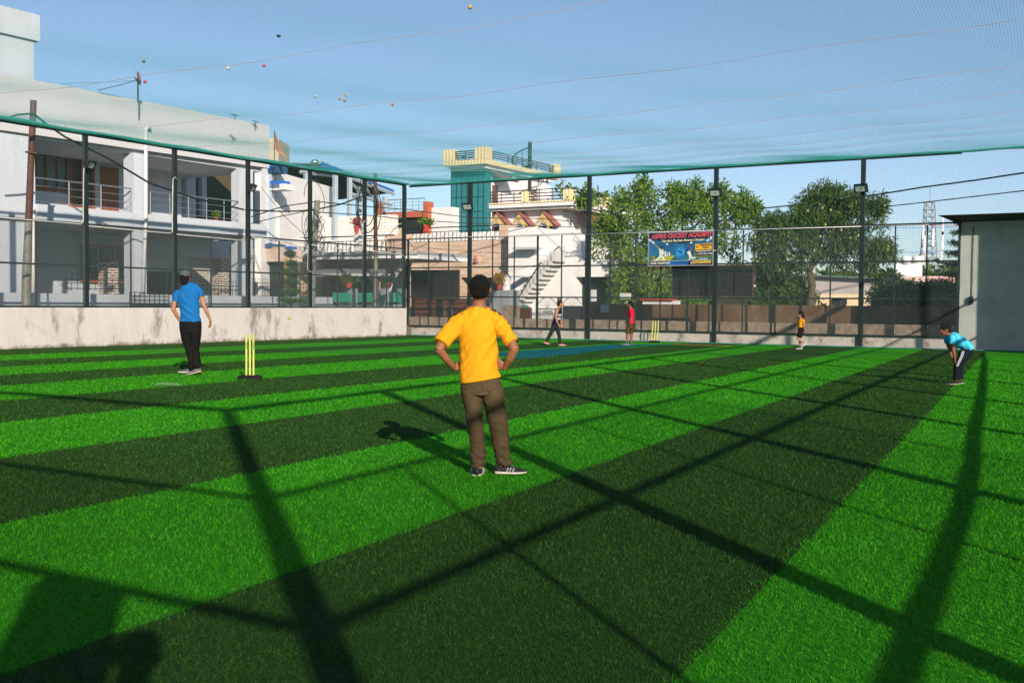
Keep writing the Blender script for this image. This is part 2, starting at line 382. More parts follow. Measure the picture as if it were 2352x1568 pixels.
fence('black steel fence with chain link panels standing on the white left wall', LEFT, LP, -17.2, 16.6, 1.06, (1.09, 2.19, 3.32, H-.03), LS+[LS[0]-2.93*k for k in range(1, 6)], (1.09, 3.32), sp=.075, wr=.0024)
FP = [FAR.px(u, 690)[0] for u in (1079, 1352, 1642, 1978)]
FSU = (938, 985, 1031, 1131.6, 1181.5, 1235, 1290, 1345, 1401, 1459.6, 1517, 1579, 1629, 1706, 1772, 1841, 1907, 2054, 2127, 2201)
FS = [FAR.px(u, 690)[0] for u in FSU]; THK = [FS[i] for i in (0, 5, 11, 14, 19)]
fence('black steel fence with chain link panels along the far end of the pitch', FAR, FP, 0.02, 19.85, 0, (.38, 1.50, 2.61, 3.72, H-.03), FS, (.38, 3.72), d=-.03, pw=.13, sp=.105, thick=THK)
rf = fence('black steel fence on the right side that throws the grid of shadows', RIGHT, (0, 3.2, 6.7, 10.7, 14.3, 18.2, 22, 25.8, 29.6, 33.2), 0, 33.4, 0, (.35, 2.37, 3.5, H-.03), [1.6, 5, 8.6, 12.5, 16.2, 20], (.4, 3.5), d=0, pw=.13, sp=.075, wr=.0042)
mb = MB(); mb.tube([RIGHT.P(w_, 0, z_) for w_, z_ in ((0, 1.2), (3, 1.2), (5.9, 1.21), (8, 1.25), (10, 1.31), (12.8, 1.37), (15.7, 1.44), (20, 1.55), (25, 1.68), (29.4, 1.83))], .04, 8); mb.build('rail', black, rf)
fence('black steel fence behind the photographer at the near end', BACK, (6.2, 12.4, 18.6, 24.8), 0, 26.8, 0, (.35, 1.2, 2.37, 3.5, H-.03), [9, 15, 21], (.4, 3.5), d=0, pw=.06, sp=.075, wr=.0042)

# hanging side nets: real threads
def sidenet(label, fr, s0, s1, d, z0, z1, sp=.05, r=.0013):
    S_ = np.arange(s0, s1, sp); K = 9; zz = np.linspace(z0, z1, K)
    o = np.array(fr.o); dx = np.array(fr.dx); dn = np.array(fr.dn)
    def wav(s, z): return d+.05*np.sin(s*1.1+z*.7)+.025*np.sin(s*3.7-z*1.3)-.10*np.clip(1.2-z, 0, 1)
    def pts(s, z): return o+s[..., None]*dx+wav(s, z)[..., None]*dn+np.stack([0*z, 0*z, z], -1)
    s, z = np.broadcast_arrays(S_[:, None], zz[None]); sw = s+.02*np.sin(z*2.3+s*.4); V1, q1 = threads(pts(sw, z), r, dx, dn)
    Z_ = np.arange(z0+sp, z1, sp); K2 = int((s1-s0)/.4); s, z = np.broadcast_arrays(np.linspace(s0, s1, K2)[None], Z_[:, None]); zs = z-.02*np.abs(np.sin(s*1.07))
    V2, q2 = threads(pts(s, zs), r, (0, 0, 1), dn)
    npmesh('side_net', np.concatenate([V1, V2]), np.concatenate([q1, q2+len(V1)]), teald, label=label, cat='sports net')
sidenet('thin green square mesh net hanging inside the left fence', LEFT, -17.2, 16.5, -.12, .02, H, r=.0017)
sidenet('thin green square mesh net hanging inside the far fence and over the shed wall', FAR, .1, 23.6, -.16, .03, H, r=.0017)
sidenet('thin green square mesh net hanging inside the right fence', RIGHT, .1, 33.3, -.1, .02, H, .05, .0024)  # threads thickened on right and back nets to dim the near turf
sidenet('thin green square mesh net hanging behind the photographer', BACK, .1, 26.6, -.1, .02, H, .05, .0024)

# ------------------------------------------------------------------ roof net
CAB = []
for y in (95, 239, 313, 355, 383, 400, 412): 
    r = ray(976, y); p = CAM+r*((5.45-EYE)/r.z); CAB.append(-(p-FAR.o).dot(FAR.dn))
CAB = sorted(CAB+[0, max(CAB)+5, max(CAB)+10, max(CAB)+15, 37.5, 42, 46])
CABn = np.array(CAB)
fo = np.array(FAR.o)[:2]; fdx = np.array(FAR.dx)[:2]; fdn = np.array(FAR.dn)[:2]
def netz(x, y):
    P = np.stack([x, y], -1)-fo; s = P@fdx; d = -(P@fdn)
    sl = -.0-d*.035; sr = 23.8-d*.07; a = np.clip((s-sl)/(sr-sl), 0, 1); e = np.clip(4*a*(1-a), 0, 1)
    i = np.clip(np.searchsorted(CABn, d)-1, 0, len(CABn)-2); gap = CABn[i+1]-CABn[i]; f = np.clip((d-CABn[i])/gap, 0, 1)
    ee = np.clip(d/3, 0, 1)
    return H+.02-.22*e*ee-.035*np.clip(e*3, 0, 1)*np.clip(gap/5, .4, 1)*np.sin(PI*f)+.03*np.sin(s*1.3+d*.5)
A_, B_, C_, D_ = [np.array(p)[:2] for p in (C_FL, C_FR, P1, C_BL)]
rt = thing('roof_net', 'dark green net stretched over the whole pitch and sagging between pale ropes', 'sports net', (-2, 20, H))
def rn_pts(a, b):
    P = (1-b)[..., None]*((1-a)[..., None]*A_+a[..., None]*B_)+b[..., None]*((1-a)[..., None]*D_+a[..., None]*C_)
    return np.concatenate([P, netz(P[..., 0], P[..., 1])[..., None]], -1)
na = int(27.5/.052); nb_ = int(36/.052)
a, b = np.broadcast_arrays(np.linspace(0, 1, na)[:, None], np.linspace(0, 1, 110)[None]); V1, q1 = threads(rn_pts(a, b), .0013, (.858, -.513, 0), (0, 0, 1))
a, b = np.broadcast_arrays(np.linspace(0, 1, 30)[None], np.linspace(0, 1, nb_)[:, None]); V2, q2 = threads(rn_pts(a, b), .0013, (.513, .858, 0), (0, 0, 1))
npmesh('netting', np.concatenate([V1, V2]), np.concatenate([q1, q2+len(V1)]), M('roof_net_green', (.008, .20, .19), .8, .1, 30), rt)
for d in CAB[1:-2]:
    pts = []
    for k in range(25):
        s = -d*.035+(23.8-d*.035)*k/24; p = FAR.P(s, -d, 0); z = float(netz(np.array([p.x]), np.array([p.y]))[0]); pts.append((p.x, p.y, z-.018))
    mb = MB(); mb.tube(pts, .0055, 5); mb.build('rope', ropem, rt)
for fr, L0, L1, rr in ((LEFT, -17.2, 16.6, .052), (FAR, .1, 23.8, .038), (RIGHT, 0, 33.4, .045), (BACK, 0, 26.8, .045)):
    pts = []; n = 90
    for k in range(n+1):
        s = L0+(L1-L0)*k/n; p = fr.P(s, -.08, H+.02+.012*math.sin(s*2.1)-.02*abs(math.sin(s*1.07))); pts.append(p)
    mb = MB(); mb.tube(pts, [rr*(1+.25*math.sin(k*.9)*math.sin(k*.37)) for k in range(n+1)], 7); mb.build('border_rope', teal, rt)
mb = MB(); pts = [FAR.P(.1+23*k/60, -.22-.03*math.sin(k), .03) for k in range(61)]; mb.tube(pts, .018, 6); mb.build('border_rope', teal, rt)
mb = MB(); pts = [FAR.P(-.02+.03*math.sin(k*.9), -.2-.01*k, H-.28*k) for k in range(21)]; mb.tube(pts, .016, 5); mb.build('border_rope', teal, rt)
def back_to(fr, g):
    L = -LDIR; t = (fr.o-g).dot(fr.dn)/L.dot(fr.dn); return g+L*t
_g = Vector((FAR.P(FAR.px(2239, 700)[0], 0, 1.2))); _p = back_to(RIGHT, _g); SC0 = (_p-RIGHT.o).dot(RIGHT.dx)
# unseen cloth panel added on the right fence to shade the shed wall
mb = MB(); mb.fb(RIGHT, SC0, 33.36, .05, .058, 1.15, 5.7); mb.build('added_shade_panel', M('added_shade_panel_green', (.02, .09, .07), .9, .2, 6), label='dark green unseen panel added on the right fence to shade the shed wall', cat='added shade panel')
# unseen box added on the back fence to cast the corner shadow
mb = MB(); mb.fb(BACK, 1.28, 1.78, -.22, -.05, 1.55, 2.28);
mb.build('added_shadow_box', M('added_shadow_box_black', (.03, .03, .05), .8, .2, 8), label='unseen black box added on the near fence to cast the corner shadow', cat='added shadow caster', bevel=.08)

# ------------------------------------------------------------------ balls lying in the roof net, and the ball in flight
def ballmat(c, sp): return M('ball_felt', c, .9, .2, 60, tuple(x*.45 for x in c), .5, .62, bump=.3, bsc=160)
BL = [(1080, 17, (.62, .42, .20), 'tan tennis ball lying in the roof net at the very top of the photo'), (640, 82, (.03, .05, .05), 'dark grey half ball lying in the roof net'),
      (330, 141, (.20, .17, .08), 'muddy brown green ball in the roof net above the red flag'), (524, 157, (.75, .70, .62), 'white tennis ball lying in the roof net'),
      (606, 151, (.65, .10, .35), 'pink ball lying in the roof net beside the white ball'), (333, 188, (.65, .06, .08), 'red ball in the roof net beside the small red flag'),
      (724, 222, (.50, .58, .35), 'pale green tennis ball in the roof net'), (795, 219, (.65, .48, .28), 'sandy tennis ball, topmost of the cluster of three in the roof net'),
      (781, 227, (.75, .40, .05), 'orange yellow ball, leftmost of the cluster of three in the roof net'), (792, 231, (.28, .30, .32), 'grey ball, lowest of the cluster of three in the roof net'),
      (902, 240, (.60, .25, .10), 'orange and brown ball, rightmost of the balls low in the roof net')]
for u, v, c, lab in BL:
    r = ray(u, v); z = 5.5
    for _ in range(12):
        p = CAM+r*((z-EYE)/r.z); z = .5*z+.5*(float(netz(np.array([p.x]), np.array([p.y]))[0])+.01)
    mb = MB()
    if 'half' in lab: mb.lathe(p-Vector((0, 0, .03)), [(.006, 0), (.022, .004), (.034, .018), (.038, .034), (.034, .036), (.01, .03)], 16)
    else: mb.ell(p, (.034, .034, .034), 18, 12)
    mb.build('ball', ballmat(c, 0), smooth=True, label=lab, cat='ball', group='balls caught in the roof net')
p = PY(665, 730, 22); mb = MB(); mb.ell(p, (.033, .033, .033), 20, 12); mb.build('tennis_ball', ballmat((.55, .62, .04), 0), smooth=True, label='bright yellow tennis ball flying in front of the left wall', cat='ball')

# ------------------------------------------------------------------ stumps
stumpm = M('stump_yellow', (.62, .66, .16), .4, .06, 8); basem = M('stump_base', (.012, .012, .014), .7, .1, 10, spec=.15)
def text(body, size, fr_o, ux, uz, mat, parent, depth=.0015, name='lettering', align='LEFT', shear=0, bold=0, sx=1.0):
    cu = bpy.data.curves.new('t', 'FONT'); cu.body = body; cu.size = size; cu.align_x = align; cu.extrude = depth; cu.shear = shear; cu.offset = bold; cu.resolution_u = 3
    to = bpy.data.objects.new('t', cu); COL.objects.link(to); dg = bpy.context.evaluated_depsgraph_get(); me = bpy.data.meshes.new_from_object(to.evaluated_get(dg))
    bpy.data.objects.remove(to); bpy.data.curves.remove(cu)
    ux = Vector(ux); uz = Vector(uz); nrm = ux.cross(uz); off = rootloc(parent); o_ = Vector(fr_o)-off
    for vv in me.vertices: c = vv.co.copy(); vv.co = o_+ux*c.x*sx+uz*c.y+nrm*c.z
    me.materials.clear(); me.materials.append(mat); me.name = name
    o = bpy.data.objects.new(name, me); COL.objects.link(o); o.parent = parent; return o
inkm = M('dark_ink', (.03, .03, .03), .6, .1, 10)
def stumps(u, v, lab, sp, ang, tilt=0, letters=False):
    g = G(u, v); t = thing('wicket', lab, 'stumps', g, 'wickets on the pitch'); c, s = math.cos(ang), math.sin(ang); ux = Vector((c, s, 0)); uy = Vector((-s, c, 0))
    mb = MB(); mb.poly([g+ux*x+uy*y+Vector((0, 0, .008)) for x, y in ((-.19, -.09), (.19, -.09), (.19, .09), (-.19, .09))], (0, 0, .05)); mb.poly([g+ux*x+uy*y+Vector((0, 0, .058)) for x, y in ((-.16, -.06), (.16, -.06), (.16, .06), (-.16, .06))], (0, 0, .018)); mb.build('base', basem, t, bevel=.008)
    for k in (-1, 0, 1):
        mb = MB(); b = g+ux*k*sp+Vector((0, 0, .07)); tp = b+Vector((tilt*(1 if k < 0 else 1 if k == 0 else 1.3), 0, .66)); mb.tube([b, b+(tp-b)*.98, tp], [.017, .017, .012], 14); st = mb.build('stump', stumpm, t, smooth=False)
        if letters and k != 0:
            o = b+Vector((0, 0, .53))-Vector((0, .0182, 0))+Vector((.008, 0, 0)); text('PLAYER', .03, o+Vector((-.010, 0, 0)), (0, 0, -1), (1, 0, 0), inkm, st, .0008)
    return t
stumps(574, 872, 'near set of three yellow plastic stumps on a black base by the man in blue', .056, .12, 0, True)
stumps(1503, 787, 'far set of three yellow stumps on a black base beside the boy in red', .088, -.1, .035)

# bats and sticks near the far stumps
def bat(u1, v1, u2, v2, lab, mats):
    a = G(u1, v1); b = G(u2, v2); dr = (b-a).normalized(); n = Vector((-dr.y, dr.x, 0)); L = (b-a).length
    t = thing('cricket_bat', lab, 'cricket bat', a)
    mb = MB(); z = Vector((0, 0, .03)); mb.hexa([a+n*-.05+z*.4, a+dr*L*.66-n*.05+z*.4, a+dr*L*.66+n*.05+z*.4, a+n*.05+z*.4, a-n*.045+z*1.6, a+dr*L*.66-n*.04+z*2, a+dr*L*.66+n*.04+z*2, a+n*.045+z*1.6]); mb.build('blade', mats[0], t, bevel=.01)
    mb = MB(); mb.tube([a+dr*L*.62+z, b+z], .016, 8); mb.build('handle', mats[1], t)
wl = M('willow_wood', (.50, .26, .12), .5, .15, 8); gr = M('grip_red', (.5, .10, .06), .6, .1, 9); gb = M('bat_face_blue', (.18, .16, .40), .5, .4, 10, (.6, .12, .08), .5, .55)
bat(1458, 778, 1532, 780.5, 'brown wooden cricket bat on the turf behind the boy in red', (wl, gr))
bat(1555, 776, 1610, 776.5, 'red and blue cricket bat lying on the turf beside the far stumps', (gb, wl))
bat(2152, 799, 2245, 801, 'cricket bat lying at the foot of the far wall behind the boy in light blue', (wl, wl))
mb = MB(); a = G(1545, 792); b = G(1686, 796.5); mb.tube([a+Vector((0, 0, .025)), b+Vector((0, 0, .025))], .006, 6); mb.build('stick', M('orange_stick', (.55, .25, .08), .6, .1, 9), label='thin orange stick lying across the end of the teal mat', cat='stick')

# ------------------------------------------------------------------ floodlights, conduits, sign, dark screens
lampglass = M('floodlight_glass', (.42, .50, .48), .25, .1, 5)
def flood(u, v, fr, lab, yaw=0, size=(.34, .24)):
    s, z = fr.px(u, v, -.25); g = fr.P(s, -.25, z)
    t = thing('floodlight', lab, 'floodlight', g, 'floodlights on the fence posts')
    f = (Matrix.Rotation(yaw, 3, 'Z') @ (-fr.dn)); f = (f*math.cos(.5)-Vector((0, 0, math.sin(.5)))).normalized(); rx = Vector((0, 0, 1)).cross(f).normalized(); up = f.cross(rx).normalized()
    w, h = size[0]/2, size[1]/2
    def bx(mb, a0, a1, b0, b1, c0, c1): return mb.hexa([g+rx*a+f*b+up*c for a, b, c in ((a0, b0, c0), (a1, b0, c0), (a1, b1, c0), (a0, b1, c0), (a0, b0, c1), (a1, b0, c1), (a1, b1, c1), (a0, b1, c1))])
    mb = MB(); bx(mb, -w*.85, w*.85, -.06, -.02, -h*.8, h*.8)
    for a0, a1, c0, c1 in ((-w, w, h-.03, h), (-w, w, -h, -h+.03), (-w, -w+.03, -h+.03, h-.03), (w-.03, w, -h+.03, h-.03)): bx(mb, a0, a1, -.02, .04, c0, c1)
    mb.build('housing', black, t)
    mb = MB(); bx(mb, -w+.03, w-.03, -.02, .012, -h+.03, h-.03); gl = mb.build('lamp_glass', lampglass, t)
    mb = MB(); bx(mb, -.03, .03, .012, .02, -.02, .0); mb.build('diode', void, gl)
    mb = MB(); mb.tube([g-f*.05+rx*w*.9, g-f*.12+rx*w*.9-up*.02, fr.P(s, -.04, z-.02)], .012, 6); mb.tube([g-f*.05-rx*w*.9, g-f*.12-rx*w*.9-up*.02, fr.P(s, -.04, z-.02)], .012, 6); mb.build('bracket', black, t)
    return t
flood(208, 378, LEFT, 'floodlight on the leftmost fence post by the white house upstairs doors', .35)
flood(580, 431, LEFT, 'floodlight on the left fence post in front of the blue trimmed house', .35)
flood(1074, 474, FAR, 'tilted floodlight on the far fence post in front of the teal glass tower', .1, (.40, .27))
flood(1643, 442, FAR, 'floodlight on the far fence post above the cricket academy sign', .05, (.40, .27))
flood(1978, 432, FAR, 'floodlight on the far fence post in front of the mango tree', -.1, (.40, .27))
def pipe(lab, pts, r=.014):
    mb = MB(); mb.tube(pts, r, 8); mb.build('conduit_pipe', pvc, label=lab, cat='conduit pipe', group='white conduit pipes on the fence', smooth=True)
def LPx(u, v, d=-.03): s, z = LEFT.px(u, v, d); return LEFT.P(s, d, z)
def FPx(u, v, d=-.12): s, z = FAR.px(u, v, d); return FAR.P(s, d, z)
pipe('white conduit running along the leftmost fence bay and up to its floodlight', [LPx(0, 499), LPx(185, 515), LPx(191, 510), LPx(192, 400), LPx(193, 386)])
pipe('white conduit rising up the fence post between the two balconies', [LPx(204, 519), LPx(390, 536), LPx(396, 532), LPx(397, 412), LPx(402, 407), LPx(407, 412)])
pipe('white conduit rising up the fence post by the house corner to the floodlight', [LPx(406, 538), LPx(554, 552), LPx(561, 548), LPx(562, 447)])
pipe('short white conduit hooking down the fence post by the monkey puzzle tree', [LPx(578, 545), LPx(700, 559), LPx(708, 562), LPx(706, 618), LPx(711, 624), LPx(716, 624)])
pipe('white conduit along the fence with an upturned hook by the rusty street pole', [LPx(716, 562), LPx(826, 577), LPx(833, 572), LPx(834, 512), LPx(838, 507), LPx(844, 508)])
pipe('white conduit along the last bay of the left fence at the corner', [LPx(842, 575), LPx(924, 585), LPx(931, 590), LPx(931, 600)])
pipe('white conduit starting with a bend at the corner of the far fence', [FPx(943, 598), FPx(943, 552), FPx(948, 547.5), FPx(1074, 544), FPx(1340, 538)])
pipe('white conduit along the far fence above the cricket academy sign', [FPx(1340, 538), FPx(1500, 533), FPx(1640, 529)])
pipe('white conduit along the far fence in front of the mango tree', [FPx(1640, 529), FPx(1800, 525), FPx(1978, 520)])
pipe('white conduit along the last bay of the far fence before the shed', [FPx(1978, 520), FPx(2120, 516.5), FPx(2166, 514)])

# the sign
sg = -.2
sa, szt = FAR.px(1491, 538, sg); sb, szt2 = FAR.px(1637, 531.5, sg); _, szb = FAR.px(1491, 609.5, sg)
szt = (szt+szt2)/2+.01
SWd, SHt = sb-sa, szt-szb
sign = thing('sign_board', 'framed cricket academy banner sign with red title hanging on the far fence', 'sign', FAR.P((sa+sb)/2, sg, szb))
alu = M('aluminium_frame', (.45, .45, .47), .35, .05, 9, metal=.6)
mb = MB(); mb.fb(FAR, sa, sb, sg+.012, sg+.03, szb, szt); mb.build('backing', M('sign_navy', (.008, .018, .045), .45, .2, 1), sign)
mb = MB(); w = .035
for a0, a1, z0, z1 in ((sa-w, sb+w, szt, szt+w), (sa-w, sb+w, szb-w, szb), (sa-w, sa, szb, szt), (sb, sb+w, szb, szt)): mb.fb(FAR, a0, a1, sg-.02, sg+.04, z0, z1)
mb.build('frame', alu, sign)
def SP(x, y, k=0): return FAR.P(sa+SWd*x, sg+.012-.0025*k, szt-SHt*y)     # x,y in 0..1 on the sign
def flat(pts, k, mat, name='picture'):
    mb = MB(); p = [SP(x, y, k) for x, y in pts]; mb.poly(p, -FAR.dn*.0018); return mb.build(name, mat, sign)
def smat(n, c, var=.0, sc=3, c2=None): return M(n, c, .45, var, sc, c2)
s_sky = smat('sign_blue', (.015, .11, .24), .5, 2.5, (.01, .22, .30)); s_gr = smat('sign_field', (.03, .16, .10), .5, 3, (.20, .26, .04)); s_w = smat('sign_white', (.72, .74, .72)); s_red = smat('sign_red', (.60, .02, .04)); s_pk = smat('sign_pink', (.70, .30, .36)); s_or = smat('sign_orange', (.80, .42, .03)); s_lb = smat('sign_light_blue', (.04, .32, .66), .3, 4); s_mb = smat('sign_mid_blue', (.01, .10, .34), .2, 4); s_y = smat('sign_yellow', (.80, .55, .12)); s_dk = smat('sign_dark', (.006, .010, .022)); s_tan = smat('sign_tan', (.55, .34, .16)); s_sk = smat('sign_skin', (.36, .18, .10))
flat([(.0, .16), (.30, .30), (.5, .34), (.7, .30), (1, .14), (1, .87), (0, .87)], 1, s_sky)
flat([(.0, .70), (1, .66), (1, .87), (0, .87)], 2, s_gr)
flat([(.05, .86), (.22, .72), (.42, .70), (.34, .86)], 3, smat('sign_lit_grass', (.42, .42, .05), .3, 4))
for pts in ([(0, .16), (.035, .20), (.04, .27), (0, .23)], [(.045, .24), (.085, .27), (.085, .335), (.05, .31)], [(.955, .17), (1, .12), (1, .22), (.96, .25)], [(.905, .24), (.945, .21), (.945, .27), (.91, .30)], [(.27, .33), (.30, .32), (.31, .36), (.28, .38)], [(.65, .30), (.68, .29), (.69, .34), (.66, .35)]): flat(pts, 3, s_w)
flat([(0, .875), (1, .85), (1, 1), (0, 1)], 3, s_dk); flat([(.3, .87), (.66, .86), (.6, 1), (.3, 1)], 4, s_mb); flat([(0, .868), (1, .843), (1, .853), (0, .878)], 5, s_w)
# batsman and bowler
def fig(parts):
    for pts, mt in parts: flat(pts, 5, mt)
fig([([(.165, .52), (.225, .50), (.245, .62), (.225, .70), (.175, .70)], s_w), ([(.175, .68), (.215, .70), (.175, .80), (.10, .87), (.085, .85), (.15, .76)], s_w), ([(.20, .68), (.232, .70), (.262, .85), (.24, .87), (.215, .78)], s_w),
     ([(.155, .50), (.165, .47), (.215, .53), (.21, .57)], s_w), ([(.185, .44), (.20, .41), (.22, .42), (.225, .46), (.205, .49), (.19, .48)], s_dk), ([(.205, .47), (.222, .47), (.22, .50), (.205, .50)], s_sk), ([(.085, .35), (.095, .345), (.165, .46), (.155, .475)], s_tan),
     ([(.60, .60), (.645, .56), (.665, .62), (.69, .76), (.655, .78), (.625, .68)], s_w), ([(.64, .57), (.675, .52), (.69, .51), (.695, .53), (.66, .60)], s_sk), ([(.605, .53), (.625, .52), (.635, .55), (.62, .585), (.60, .57)], s_dk), ([(.635, .76), (.66, .77), (.665, .86), (.65, .87)], s_w), ([(.66, .76), (.69, .75), (.725, .77), (.735, .75), (.745, .80), (.70, .82), (.67, .80)], s_w),
     ([(.255, .57), (.275, .55), (.285, .72), (.25, .72)], s_w), ([(.30, .60), (.312, .59), (.315, .71), (.298, .71)], s_w), ([(.325, .60), (.338, .59), (.342, .70), (.325, .70)], s_w)])
for x in (.06, .073, .086): flat([(x, .70), (x+.007, .70), (x+.007, .87), (x, .87)], 5, s_tan)
mb = MB(); mb.cur = 0
def disc(cx, cy, rx, ry, k, mat, a0=0, n=28): return flat([(cx+rx*math.cos(2*PI*i/n+a0), cy+ry*math.sin(2*PI*i/n+a0)) for i in range(n)][::-1], k, mat)
ar = SWd/SHt
disc(.508, .60, .118, .118*ar, 4, s_mb); disc(.508, .60, .110, .110*ar, 5, s_sky); disc(.508, .60, .078, .078*ar, 6, s_mb); disc(.508, .60, .071, .071*ar, 7, s_lb)
disc(.518, .505, .014, .014*ar, 8, s_mb)
for x0, y0 in ((.445, .50), (.455, .55), (.475, .66)):
    flat([(x0, y0), (x0+.03, y0+.045), (x0+.075, y0+.06), (x0+.088, y0+.12), (x0+.07, y0+.10), (x0+.03, y0+.08)], 8, s_mb)
flat([(.485, .74), (.52, .76), (.55, .79), (.53, .80), (.51, .79), (.50, .81)], 8, s_mb)
disc(.645, .435, .011, .011*ar, 6, s_red); disc(.292, .845, .009, .009*ar, 6, s_red)
flat([(.735, .37), (.985, .34), (.985, .73), (.735, .75)], 5, s_dk); flat([(.735, .365), (.99, .34), (.99, .53), (.735, .55)], 6, s_or)
flat([(.733, .555), (.737, .555), (.737, .752), (.733, .752)], 7, s_y); flat([(.733, .745), (.99, .725), (.99, .732), (.733, .753)], 7, s_y)
ux = FAR.dx; uz = Vector((0, 0, 1)); sl = Vector(FAR.dx)*1+Vector((0, 0, .0)); 
def stx(body, x, y, hgt, mat, k=8, sx=1, al='LEFT', shear=0, bold=0, tiltz=.02):
    d = (Vector(FAR.dx)+Vector((0, 0, tiltz))).normalized(); text(body, hgt*SHt*1.38, SP(x, y, k), d, uz, mat, sign, .0005, 'lettering', al, shear, bold, sx)
stx('ASPIRE CRICKET ACADEMY', .045, .172, .135, s_pk, 7, .865, bold=.009); stx('ASPIRE CRICKET ACADEMY', .045, .172, .135, s_red, 9, .865, bold=.002)
stx('Train Hard. Play Smart. Become a Champion.', .20, .285, .072, smat('sign_cream', (.75, .70, .50)), 8, .78, shear=.2, bold=.003)
stx('Admissions', .80, .425, .072, s_dk, 9, .95, bold=.002); stx('Open', .845, .50, .072, s_dk, 9, .95, bold=.002)
disc(.765, .45, .019, .019*ar, 8, s_dk); disc(.765, .45, .014, .014*ar, 9, s_or); disc(.765, .45, .008, .008*ar, 10, s_dk); disc(.765, .45, .004, .004*ar, 11, s_or)
stx('Age Group: Kids & Youth', .785, .602, .052, s_w, 8, .74, bold=.002); stx('Limited Seats Available', .785, .686, .052, s_w, 8, .74, bold=.002)
disc(.765, .59, .010, .010*ar, 8, s_w); disc(.765, .675, .010, .010*ar, 8, s_w); disc(.765, .675, .006, .006*ar, 9, s_dk)
stx('Contact:', .80, .845, .062, s_w, 8, .95, bold=.002); stx('8392858068', .695, .962, .088, s_y, 8, .98, bold=.004)
disc(.678, .925, .008, .008*ar, 8, s_w); disc(.678, .955, .008, .008*ar, 8, s_w); flat([(.668, .92), (.675, .92), (.675, .96), (.668, .96)], 8, s_w)
stx('Choila Chanderbani', .02, .965, .066, s_w, 8, .92, bold=.003)
def ring(word, a0, a1, rr, flip=False):
    for i, ch in enumerate(word):
        an = a0+(a1-a0)*i/(len(word)-1); px_ = .508+rr*math.cos(an); py_ = .60-rr*ar*math.sin(an)
        d2 = an-PI/2 if not flip else an+PI/2
        dx = Vector(FAR.dx)*math.cos(d2)+uz*math.sin(d2); dz = -Vector(FAR.dx)*math.sin(d2)+uz*math.cos(d2)
        text(ch, .062*SHt*1.3, SP(px_, py_, 9), dx, dz, s_lb, sign, .0005, 'lettering', 'CENTER', 0, .001, .8)
ring('ASPIRE', 2.05, 1.09, .084); ring('SPORTS ACADEMY', 3.75, 5.65, .106, True)

# ------------------------------------------------------------------ people
CAPF = .6
def cseg(*a, **k):
    global CAPF
    CAPF = .10; r = seg(*a, **k); CAPF = .6; return r
def seg(pts, rad, n=16, ref=None):
    """closed round-ended tube; rad entries r or (ra, rb); ra along ref direction"""
    pts = [Vector(p) for p in pts]; K = len(pts); ref = Vector(ref) if ref is not None else Vector((1, 0, 0)); R = [r if isinstance(r, tuple) else (r, r) for r in rad]
    P = []; Q = []
    def tn(i): t = pts[min(i+1, K-1)]-pts[max(i-1, 0)]; return t.normalized() if t.length > 1e-9 else Vector((0, 0, 1))
    t0, t1 = tn(0), tn(K-1)
    for c in (.0, .5, .87): m_ = min(R[0]); P.append(pts[0]-t0*m_*CAPF*(1-c)); Q.append(tuple(max(x*math.sin(math.acos(1-c)) if c < 1 else x, .02*x) for x in R[0]))
    P += pts; Q += R
    for c in (.87, .5, .0): m_ = min(R[-1]); P.append(pts[-1]+t1*m_*CAPF*(1-c)); Q.append(tuple(max(x*math.sin(math.acos(1-c)), .02*x) for x in R[-1]))
    vs = []; fs = []; KK = len(P)
    for i in range(KK):
        t = (P[min(i+1, KK-1)]-P[max(i-1, 0)]).normalized() if (P[min(i+1, KK-1)]-P[max(i-1, 0)]).length > 1e-9 else t0
        a = ref-t*ref.dot(t)
        if a.length < .2: a = Vector((0, 1, 0))-t*t.y
        a.normalize(); b = t.cross(a)
        for j in range(n):
            an = 2*PI*j/n; vs.append(P[i]+a*math.cos(an)*Q[i][0]+b*math.sin(an)*Q[i][1])
    for i in range(KK-1):
        for j in range(n): fs.append((i*n+j, i*n+(j+1) % n, (i+1)*n+(j+1) % n, (i+1)*n+j))
    fs += [tuple(range(n))[::-1], tuple(range((KK-1)*n, KK*n))]
    return vs, fs
def eshape(c, r, M3=None):
    mb = MB(); mb.ell((0, 0, 0), r, 20, 14); c = Vector(c)
    return [c+(M3@Vector(v) if M3 is not None else Vector(v)) for v in mb.v], mb.f
def skin(name, shapes, vox, mat, parent, smooth=3, fold=None, off=None):
    """union of closed shapes as ONE continuous surface"""
    mb = MB()
    for vs, fs in shapes: mb.add(vs, fs)
    me = bpy.data.meshes.new('t'); me.from_pydata([tuple(v) for v in mb.v], [], mb.f); me.update()
    o = bpy.data.objects.new('t', me); COL.objects.link(o)
    r = o.modifiers.new('r', 'REMESH'); r.mode = 'VOXEL'; r.voxel_size = vox
    if smooth: s_ = o.modifiers.new('s', 'SMOOTH'); s_.factor = .5; s_.iterations = smooth
    dg = bpy.context.evaluated_depsgraph_get(); m2 = bpy.data.meshes.new_from_object(o.evaluated_get(dg)); bpy.data.objects.remove(o); bpy.data.meshes.remove(me)
    if fold:
        n = len(m2.vertices); co = np.zeros(n*3); no = np.zeros(n*3); m2.vertices.foreach_get('co', co); m2.vertices.foreach_get('normal', no); co = co.reshape(-1, 3); no = no.reshape(-1, 3)
        dd = np.array([fold(Vector(c)) for c in co]); co = co+no*dd[:, None]; m2.vertices.foreach_set('co', co.ravel())
    m2.materials.clear(); m2.materials.append(mat); m2.polygons.foreach_set('use_smooth', [True]*len(m2.polygons)); m2.name = name; m2.update()
    ob = bpy.data.objects.new(name, m2); COL.objects.link(ob); ob.parent = parent; return ob
